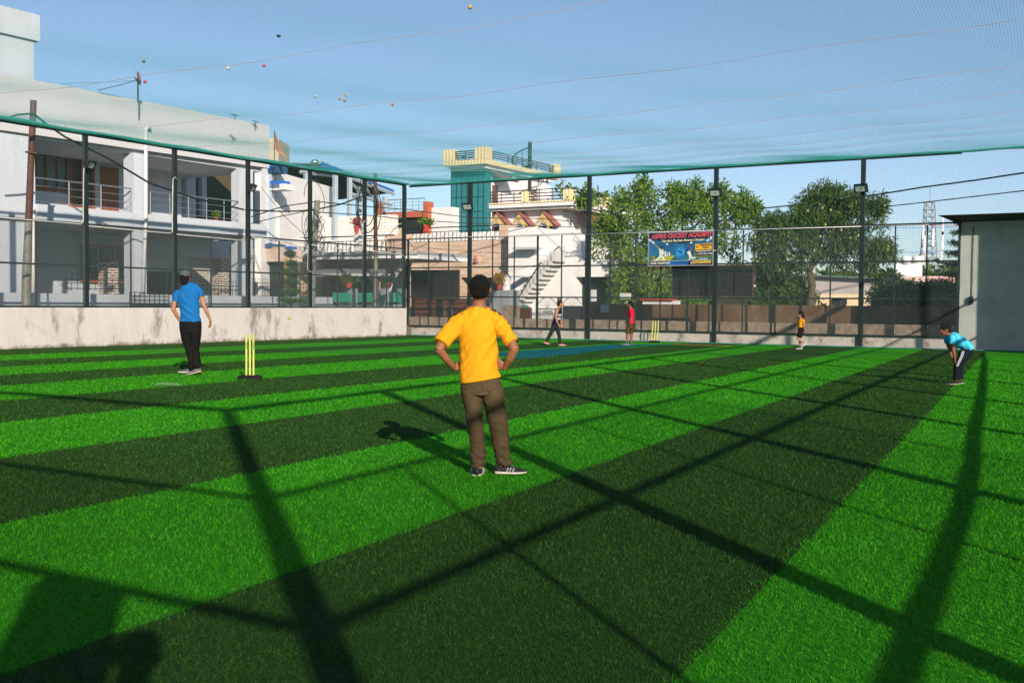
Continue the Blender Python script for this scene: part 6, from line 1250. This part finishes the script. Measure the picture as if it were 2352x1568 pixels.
# water tank
p0 = PY(1249, 466, 62); mb = MB(); hT = PY(1249, 421, 62).z-p0.z; mb.lathe(p0, [(.40*hT, 0), (.41*hT, .1*hT), (.39*hT, .12*hT), (.41*hT, .3*hT), (.39*hT, .32*hT), (.41*hT, .5*hT), (.39*hT, .52*hT), (.41*hT, .72*hT), (.36*hT, .84*hT), (.2*hT, .92*hT), (.14*hT, .93*hT), (.14*hT, hT)], 24)
mb.build('water_tank', white, smooth=True, label='big round white water tank on the villa roof', cat='water tank')

# ---------------- low house with curved balcony behind the left fence
dC = 4.0; CF = Fr(tuple(PY(800, 690, 46))[:2], (.858, -.513)); CF.dn = Vector((.513, .858, 0))
hC = thing('house', 'stone clad house with a long curved balcony and iron scroll railing', 'house', CF.P(0, 0, 0))
cl2 = brickmat('warm_stone_cladding', CF, (.52, .33, .20), (.68, .50, .38), (.40, .28, .22), .38, .07, .008, bump=.5)
mb = MB(); mb.fr(CF, 690, 588, 934, 705, 0, .3); mb.build('wall', cl2, hC)
mb = MB(); mb.fr(CF, 700, 502, 905, 575, 3.0, 3.3); mb.build('upper_wall', brickmat('white_painted_brick', CF, (.74, .68, .60), (.80, .76, .70), (.45, .36, .28), .4, .14, .012), hC)
mb = MB(); mb.fr(CF, 884, 540, 934, 588, .6, 1.0); mb.build('corner_cladding', cl2, hC)
q = []; sL_, zS = CF.px(672, 582, -1.6); sR_ = CF.px(934, 590, -1.6)[0]
mb = MB(); n = 24; fr_ = [CF.P(sL_+(sR_-sL_)*i/n, -1.7+.9*abs(2*i/n-1)**3-.25*math.sin(PI*i/n*3)*.5, zS-.28) for i in range(n+1)]
mb.poly(fr_+[CF.P(sR_, 2.9, zS-.28), CF.P(sL_, 2.9, zS-.28)], (0, 0, .16)); mb.build('balcony_slab', white, hC)
mb = MB(); fr2 = [x+Vector((0, 0, .161)) for x in fr_]; fr2 = [x+CF.dn*-.12 for x in fr2]; mb.poly(fr2+[CF.P(sR_, 2.9, zS-.119), CF.P(sL_, 2.9, zS-.119)], (0, 0, .12)); mb.build('balcony_edge', greyw, hC)
scrollrail(hC, CF, -1.3, (676, 546), (905, 541), .95, 26)
mb = MB(); mb.fr(CF, 672, 546, 684, 584, -1.7, 2); mb.fr(CF, 813, 536, 826, 577, -1.5, -1.1); mb.build('balcony_pier', white, hC)
mb = MB(); A = [CF.P(*x) for x in ((CF.px(720, 630, -1.9)[0], -1.9, CF.px(720, 630, -1.9)[1]), (CF.px(892, 634, -1.9)[0], -1.9, CF.px(892, 634, -1.9)[1]), (CF.px(877, 613, -.02)[0], -.02, CF.px(877, 613, -.02)[1]+.0), (CF.px(750, 613, -.02)[0], -.02, CF.px(750, 613, -.02)[1]))]
mb.poly(A, (0, 0, .08)); mb.build('porch_roof', M('grey_roof_sheet', (.26, .26, .27), .6, .08, 4), hC)
mb = MB(); mb.fr(CF, 700, 630, 893, 633, -1.95, -1.85); mb.build('gutter', white, hC)
for u0, u1 in ((741, 751), (760, 783), (822, 856)): window(hC, CF, -.08, u0, 637, u1, 700, 2 if u1-u0 > 12 else 1, 3, wood, glassd, .07, .09)
mb = MB(); q = [LP3(CF, 893+40*x, 705-100*y, -.35) for x, y in ((0, 0), (1.05, 0), (1.05, 1), (.75, .92), (.4, .75), (.15, .55), (0, .35))]; mb.poly(q, CF.dn*.2); mb.build('arch_shade_panel', void, hC)  # near-black panel on the wall, painting in the shade of the arch
mb = MB(); q = [LP3(CF, 893+40*x, 705-100*y, -.45) for x, y in ((0, .35), (.15, .55), (.4, .75), (.75, .92), (1.05, 1))]; mb.tube(q, .09, 6); mb.build('arch_trim', white, hC)
# terracotta flat building
TF = Fr(tuple(PY(920, 690, 64))[:2], (.858, -.513)); TF.dn = Vector((.513, .858, 0)); hT_ = thing('house', 'terracotta trimmed flat roofed building with black glass and steel rails', 'house', TF.P(0, 0, 0))
mb = MB(); mb.fr(TF, 862, 489, 972, 498, 0, 5); mb.fr(TF, 972, 463, 982, 560, -.1, .5); mb.fr(TF, 862, 463, 872, 488, 0, .5); mb.build('band', terra, hT_)
mb = MB(); mb.fr(TF, 866, 498, 926, 560, .5, 1); mb.build('wall', cream, hT_); mb = MB(); mb.fr(TF, 926, 498, 971, 560, .2, .5); mb.build('glass_front', void, hT_)
mb = MB(); mb.fr(TF, 866, 505, 926, 509, .4, .5); mb.fr(TF, 866, 517, 926, 521, .4, .5); mb.build('louvre', black, hT_)
railing(hT_, TF, .1, (866, 461), (976, 455), 8, 5, 1.1, steel)
mb = MB(); mb.fr(TF, 983, 478, 1040, 560, .3, 4); mb.build('wall', white, hT_)
mb = MB(); mb.fr(FAR, 938, 538, 1165, 565, 14.5, 15); mb.build('terrace_wall', white, label='white wall at the back of the railed terrace', cat='wall')

# ---------------- right side: shed
sh0 = FAR.px(2203, 700, .0)[0]; shd = thing('shed', 'large plain white shed with a dark overhanging flat roof at the right edge', 'shed', FAR.P(sh0+3, 2, 0)); zw = FAR.px(2260, 508, 0)[1]
mb = MB(); mb.fb(FAR, sh0, sh0+13, 0.005, 8, 0, zw); mb.build('wall', M('shed_plaster', (.58, .60, .54), .85, .12, 1.3, (.44, .46, .46), .5, .72, bump=.3), shd)
mb = MB(); ztop = FAR.px(2180, 493, -1.0)[1]; mb.hexa([FAR.P(sh0-.15, -.25, ztop-.12), FAR.P(sh0+14, -.25, ztop-.12), FAR.P(sh0+14, 9, ztop-.12), FAR.P(sh0-.1, 9, ztop-.12), FAR.P(sh0-.50, -.9, ztop), FAR.P(sh0+14, -.9, ztop), FAR.P(sh0+14, 9.3, ztop), FAR.P(sh0-.3, 9.3, ztop)]); mb.build('roof', M('dark_roof_slab', (.05, .06, .055), .8, .15, 3), shd)
mb = MB(); mb.fr(FAR, 2225, 681, 2234, 697, -.12, .004); mb.build('switch_box', black, shd); mb = MB(); mb.tube([LP3(FAR, 2232, 681, -.03), LP3(FAR, 2236, 520, -.03)], .012, 5); mb.build('cable', cablem, shd)

# ---------------- far right background
hG = thing('house', 'long grey shed with cream lower wall seen behind the mango tree', 'shed', PY(1950, 690, 58)); hG.location.z = 0
GF = Fr(tuple(PY(1850, 690, 60))[:2], (.90, -.43)); GF.dn = Vector((.43, .90, 0)); a, b, zb, zt = GF.R(1850, 640, 2062, 700, 0); zm = GF.px(1900, 675, 0)[1]; z1_ = GF.px(1850, 634, 0)[1]; z2_ = GF.px(2060, 644, 0)[1]
mb = MB(); mb.hexa([GF.P(a, 0, zm), GF.P(b, 0, zm), GF.P(b, 6, zm), GF.P(a, 6, zm), GF.P(a, 0, z1_), GF.P(b, 0, z2_), GF.P(b, 6, z2_), GF.P(a, 6, z1_)]); mb.build('upper_wall', M('grey_pink_render', (.42, .38, .36), .9, .08, 2), hG)
mb = MB(); mb.fb(GF, a, b, -.02, 6, 0, zm-.002); mb.build('lower_wall', cream, hG); mb = MB(); mb.hexa([GF.P(a-.2, -.4, z1_), GF.P(b+.2, -.4, z2_), GF.P(b+.2, 6, z2_), GF.P(a-.2, 6, z1_), GF.P(a-.2, -.4, z1_+.1), GF.P(b+.2, -.4, z2_+.1), GF.P(b+.2, 6, z2_+.1), GF.P(a-.2, 6, z1_+.1)]); mb.build('roof', M('green_grey_roof', (.08, .14, .13), .7, .1, 4), hG)
window(hG, GF, -.08, 1912, 686, 1945, 700, 2, 1, black, void, .05, .06)
hW = thing('house', 'white rooftop room with twin water tanks far behind the pine', 'house', PY(2085, 690, 95)); hW.location.z = 0
WF = Fr(tuple(PY(2060, 690, 95))[:2], (.95, -.3)); WF.dn = Vector((.3, .95, 0))
mb = MB(); mb.fr(WF, 2058, 606, 2118, 640, 0, 4); mb.fr(WF, 2070, 628, 2116, 690, -2, 0); mb.build('wall', white, hW); mb = MB(); mb.fr(WF, 2068, 633, 2082, 645, -2.1, -2.02); mb.build('window', void, hW)
for u, lab in ((2081, 'left white water tank on the far rooftop room'), (2107, 'right white water tank on the far rooftop room')):
    q0_ = PY(u, 606, 95); hh = PY(u, 587, 95).z-q0_.z; mb = MB(); mb.lathe(q0_, [(.6*hh, 0), (.6*hh, .8*hh), (.45*hh, .93*hh), (.2*hh, hh)], 16); mb.build('water_tank', white, smooth=True, label=lab, cat='water tank', group='twin rooftop tanks')
PF = Fr(tuple(PY(2080, 690, 75))[:2], (.95, -.3)); PF.dn = Vector((.3, .95, 0)); mb = MB(); mb.fr(PF, 2066, 634, 2192, 690, 0, 4); mb.build('house', pinkw, label='low pink plastered house behind the shrubs beside the shed', cat='house')
mb = MB(); mb.fr(PF, 2140, 640, 2192, 647, -.3, -.01); mb.build('parapet_band', redt, label='dull red parapet band on the low pink house', cat='parapet')
# mobile mast
mt_ = thing('mobile_mast', 'tall lattice mobile phone mast far away with white antennas', 'mast', PY(2131, 690, 120)); mt_.location.z = 0; mb = MB(); c = PY(2131, 690, 120); zt = PY(2131, 465, 120).z; w0, w1 = .95, .42
def mc(i, z): w = w0+(w1-w0)*min(1, z/zt); return Vector((c.x+w*(-1, 1, 1, -1)[i % 4], c.y+w*(-1, -1, 1, 1)[i % 4], z))
steps = np.linspace(0, zt, 17)
for i in range(4):
    mb.tube([mc(i, 0), mc(i, zt)], .07, 5)
    for z0, z1 in zip(steps[:-1], steps[1:]): mb.tube([mc(i, z0), mc(i+1, z1)], .035, 4); mb.tube([mc(i, z1), mc(i+1, z1)], .035, 4)
mb.tube([(c.x, c.y, zt), (c.x, c.y, zt+1.6)], .04, 4); mb.build('lattice', M('mast_grey', (.30, .31, .33), .6, .1, 5), mt_)
for i, (dx_, dz, h_) in enumerate(((-1.3, .30, 1.9), (1.2, .33, 1.9), (-1.2, .42, 2.2), (1.3, .46, 2.2), (0, .50, 2.0), (-1.4, .56, 1.8), (1.3, .60, 1.9))): mb = MB(); z = zt*dz+1.5; mb.box(c.x+dx_*.8-.10, c.x+dx_*.8+.10, c.y-1.2, c.y-1.1, z, z+h_); mb.build('antenna', white, mt_)
# distant vegetation line
def farwood(lab, spots, mat):
    C0 = clumps([bpx(u, v, Y, rx, 3, rz, n) for (u, v, Y, rx, rz, n) in spots], 0); V, Fq, rn = leaves(C0, 26, 1.1, .9, .5, .1); npmesh('far_wood', V, Fq, mat, attrs={'rnd': rn}, label=lab, cat='trees', kind='stuff')
farwood('far off green tree tops along the horizon', [(2160, 648, 110, 5, 1.2, 40), (1990, 655, 130, 7, 1.6, 60), (1900, 665, 130, 6, 1.4, 50), (2060, 672, 120, 8, 1.2, 50), (1700, 690, 120, 20, 1.4, 90), (1480, 690, 120, 16, 1.4, 70), (2330, 640, 90, 3, 4, 40), (2250, 690, 100, 8, 2, 40), (700, 690, 120, 18, 1.4, 50), (300, 690, 130, 30, 1.5, 40)], lf_d)

# ---------------- poles, wires, aerials, flags
def pole(lab, pts, rs, mats, vs=None):
    t = thing('utility_pole', lab, 'pole', Vector((pts[0].x, pts[0].y, 0)))
    k = len(pts)//2
    mb = MB(); mb.tube(pts[:k+1], rs[:k+1], 12); mb.build('lower_pole', mats[0], t, smooth=False); mb = MB(); mb.tube([pts[k]]+pts[k+1:], rs[k:], 12); mb.build('upper_pole', mats[1], t)
    return t
Yp = 28.2
t_ = pole('leaning rusty red street pole with galvanised foot at the far left', [PY(60, 740, Yp), PY(61, 640, Yp), PY(66, 510, Yp), PY(70, 400, Yp), PY(77, 231, Yp)], [.12, .12, .095, .085, .08], (rustlight, rust))
mb = MB(); mb.tube([PY(58, 349, Yp-.12), PY(86, 353, Yp-.12)], .03, 6); mb.tube([PY(68, 290, Yp), PY(84, 293, Yp)], .025, 6); mb.build('clamp', rust, t_)
t_ = pole('thin rusty street pole with coiled black cables near the fence corner', [PY(863, 730, 42), PY(863, 660, 42), PY(863, 588, 42), PY(862, 480, 42), PY(862, 398, 42)], [.10, .10, .08, .072, .068], (rustlight, rust))
mb = MB()
for r_, cx_, cy_ in ((1.15, 843, 470), (1.0, 845, 478), (.9, 842, 468), (1.2, 848, 482)):
    cc = PY(cx_, cy_, 41.6); mb.tube([cc+Vector((r_*.38*math.cos(a), .05*math.sin(3*a), r_*.95*math.sin(a))) for a in np.linspace(0, 2*PI, 22)], .018, 5)
mb.build('cable_coil', cablem, t_)
t_ = pole('old concrete pole wrapped in tangled wires behind the left fence', [PY(713, 720, 38), PY(716, 640, 38), PY(719, 580, 38), PY(724, 520, 38), PY(729, 460, 38)], [.16, .15, .14, .12, .10], (concrete, concrete))
mb = MB()
for i in range(14):
    cc = PY(722+rng.normal()*3, 545+rng.normal()*30, 37.8); r_ = .25+.3*rng.random(); a0 = rng.random()*6; mb.tube([cc+Vector((r_*math.cos(a+a0)*.8, .1*math.sin(a), r_*math.sin(a*1.1)*1.3)) for a in np.linspace(0, 5.2, 12)], .011, 4)
mb.build('wire_tangle', cablem, t_)
def wire(lab, pts, r=.02, mat=None):
    P = []
    for (a, b) in zip(pts[:-1], pts[1:]):
        for k in range(6): x = k/6; P.append(PY(*[a[j]+(b[j]-a[j])*x for j in range(3)]))
    P.append(PY(*pts[-1])); mb = MB(); mb.tube(P, r, 6); mb.build('overhead_cable', mat or cablem, label=lab, cat='cable', group='overhead cables', smooth=True)
wire('thick black cable sagging across the white house from the rusty pole', [(-40, 292, 27.6), (0, 279, 27.8), (38, 264, 28), (76, 261, 28.1), (110, 288, 28.6), (150, 315, 29), (250, 365, 30), (344, 421, 31.5), (450, 456, 33), (562, 482, 35), (650, 486, 37), (716, 483, 38), (780, 470, 40), (862, 440, 42)], .028)
wire('black cable from the concrete pole dropping to the white house wall', [(577, 513, 36), (640, 498, 37), (726, 480, 38)], .016)
wire('twin black cable between the concrete pole and the fence corner', [(577, 498, 36), (650, 474, 37), (726, 463, 38), (800, 470, 41), (862, 476, 42), (940, 482, 48), (1080, 500, 50), (1240, 502, 50), (1360, 512, 50), (1480, 518, 50)], .02)
wire('lower black cable passing in front of the villa', [(726, 487, 38), (862, 496, 42), (940, 505, 46), (1080, 513, 48), (1300, 521, 48), (1470, 527, 48)], .018)
wire('thick bundled cable crossing the sky above the mango tree', [(1560, 496, 47), (1723, 481, 46), (1840, 470, 44), (1984, 452, 41), (2120, 430, 38), (2240, 414, 36), (2352, 397, 34), (2480, 372, 32)], .03)
wire('second black cable crossing the sky below the thick bundle', [(1560, 512, 47), (1723, 503, 46), (1840, 494, 44), (1984, 480, 41), (2120, 465, 38), (2240, 451, 36), (2352, 438, 34), (2480, 418, 32)], .02)
wire('thin red wire strung behind the trees', [(1400, 508, 52), (1700, 514, 52), (1984, 516, 52), (2200, 518, 52)], .014, M('red_wire', (.45, .05, .06), .6, .1, 9))
wire('thin blue wire above the white conduit near the shed', [(1984, 524, 55), (2200, 522, 55)], .014, blue); wire('thin blue wire across the far fence panels before the shed', [(1984, 583, 55), (2200, 576, 55)], .016, blue)
wire('thin grey wire low across the far fence panels before the shed', [(1984, 600, 56), (2200, 590, 56)], .01)
wire('thin wire stretched across the stone clad building', [(940, 567, 47), (1080, 577, 47), (1250, 588, 47), (1340, 590, 47)], .01)
for i, (u0, v0, u1, v1) in enumerate(((700, 540, 600, 430), (716, 575, 590, 520), (716, 600, 640, 560), (672, 580, 590, 500))):
    wire(['steep thin wire', 'slack thin wire', 'short thin wire', 'diagonal thin wire'][i]+' running from the concrete pole towards the blue trimmed house', [(u0, v0, 38), ((u0+u1)/2, (v0+v1)/2+8, 40), (u1, v1, 42)], .01)
def aerial(lab, u, vb, vt, w, Y, mat=None):
    mb = MB(); mb.tube([PY(u, vb, Y), PY(u, vt, Y)], .02, 5); mb.tube([PY(u-w/2, vt, Y), PY(u+w/2, vt+3, Y)], .02, 5)
    for k in range(5): q_ = PY(u-w/2+w*k/4, vt+3*k/4, Y); mb.tube([q_-Vector((.0, .15, 0)), q_+Vector((0, .15, 0))], .01, 4)
    mb.build('aerial', mat or M('aerial_metal', (.12, .12, .12), .5, .1, 9), label=lab, cat='aerial', group='rooftop aerials')
aerial('small T shaped aerial on the white house parapet, the nearer one', 539, 276, 263, 14, 37); aerial('small T shaped aerial on the white house parapet, the farther one', 587, 292, 278, 10, 39); aerial('tall rusty aerial on the villa roof terrace', 1293, 470, 413, 14, 64, rust); aerial('rusty aerial beside the vines on the villa roof', 1375, 480, 440, 22, 62, rust)
# saffron flag
fl = thing('flag', 'long drooping orange pennant on a thin pole behind the white house', 'flag', PY(630, 380, 44)); mb = MB(); mb.tube([PY(631, 420, 44), PY(630, 300, 44)], .02, 5); mb.build('pole', black, fl); mb = MB(); q = [PY(631, 301, 44), PY(637, 320, 43.8), PY(645, 338, 43.9), (PY(652, 352, 44)), PY(658, 364, 43.8), PY(648, 358, 44.1), PY(638, 349, 44), PY(631, 341, 44)]
mb.poly(q, (0, .02, 0)); mb.build('cloth', M('saffron_cloth', (.72, .22, .08), .8, .12, 4), fl)
fl = thing('flag', 'small limp red flag tied with black cloth on a stick above the parapet', 'flag', PY(317, 232, 34)); mb = MB(); mb.tube([PY(317, 236, 34), PY(317, 168, 34)], .03, 6); mb.build('pole', black, fl); mb = MB(); mb.poly([PY(316, 163, 34), PY(320, 170, 33.9), PY(324, 188, 34), PY(319, 195, 34.05), PY(314, 186, 34)], (0, .04, 0)); mb.build('cloth', M('red_cloth', (.5, .05, .06), .8, .1, 4), fl); mb = MB(); mb.poly([PY(307, 177, 34), PY(322, 186, 33.9), PY(323, 197, 34), PY(315, 190, 34)], (0, .03, 0)); mb.build('tie', void, fl)
wire('thin blue guy rope from the small red flag to the tower', [(140, 192, 33), (230, 190, 33.5), (314, 185, 34)], .012, M('pale_blue_rope', (.15, .3, .45), .7, .1, 9)); wire('thin guy rope from the small red flag to the parapet', [(225, 208, 33.5), (270, 197, 33.7), (314, 185, 34)], .012)
mb = MB(); cc = PY(723, 379, 40); mb.lathe(cc, [(.02, 0), (.14, .02), (.17, .10), (.12, .18), (.03, .2)], 14); mb.build('roof_ventilator', steel, smooth=True, label='round metal ventilator on the corrugated roof', cat='ventilator')
# pots
def pot(lab, u, vb, vt, w, Y, vtop, mat, potm=potred, n=70, dr=0):
    b = PY(u, vb, Y); hh = PY(u, vt, Y).z-b.z; r_ = w/2*Y/F; t = thing('potted_plant', lab, 'potted plant', b, 'potted plants'); mb = MB(); mb.lathe(b, [(r_*.65, 0), (r_*.95, hh*.85), (r_*1.08, hh*.86), (r_*1.08, hh), (r_*.9, hh)], 18); mb.build('pot', potm, t)
    top = PY(u, vtop, Y).z; C = np.array([tuple(Vector((b.x+rng.normal()*r_*.8, b.y+rng.normal()*r_*.5, b.z+hh+(top-b.z-hh)*(.15+.7*rng.random())))) for _ in range(16)]); V, Fq, rn = leaves(C, n//4, r_*.6, r_*1.1, r_*.4, -.3+dr); npmesh('foliage', V, Fq, mat, t, {'rnd': rn})
    mb = MB()
    for c_ in C[:6]: mb.tube([b+Vector((0, 0, hh*.9)), Vector(c_)], .012, 4)
    mb.build('stem', bark, t)
pot('red pot with red flowers on the balcony pier of the stone clad house', 819, 536, 521, 13, 44, 502, lf_r); pot('big red pot with a green cactus in front of the terracotta building', 978, 531, 517, 15, 49, 504, lf_y)
pot('red pot with yellow croton on the grey gate pier', 1147, 666, 654, 13, 44, 629, lf_o, n=140); pot('red pot with trailing plant in front of the stone clad house windows', 801, 661, 650, 17, 41, 634, lf_y); pot('red pot with a bushy plant beside the dark arch', 893, 661, 650, 15, 41, 632, lf_dk)
for i, (u, lab) in enumerate(((1286, 'red pot on the stair landing wall, nearest the handrail'), (1296, 'red pot on the stair landing wall, middle one of three'), (1307, 'red pot on the stair landing wall, farthest from the handrail'))): pot(lab, u, 597, 587, 10, 51, 580, lf_y, n=30)
pot('small plant pot on the upstairs balcony corner of the white house', 497, 508, 500, 9, 38, 486, lf_y)
# vines on the villa roof
weed('climbing vine with bare canes on the villa roof corner', 1335, 478, 430, 60, 14, 1.6, lf_y, .45, 'vine')
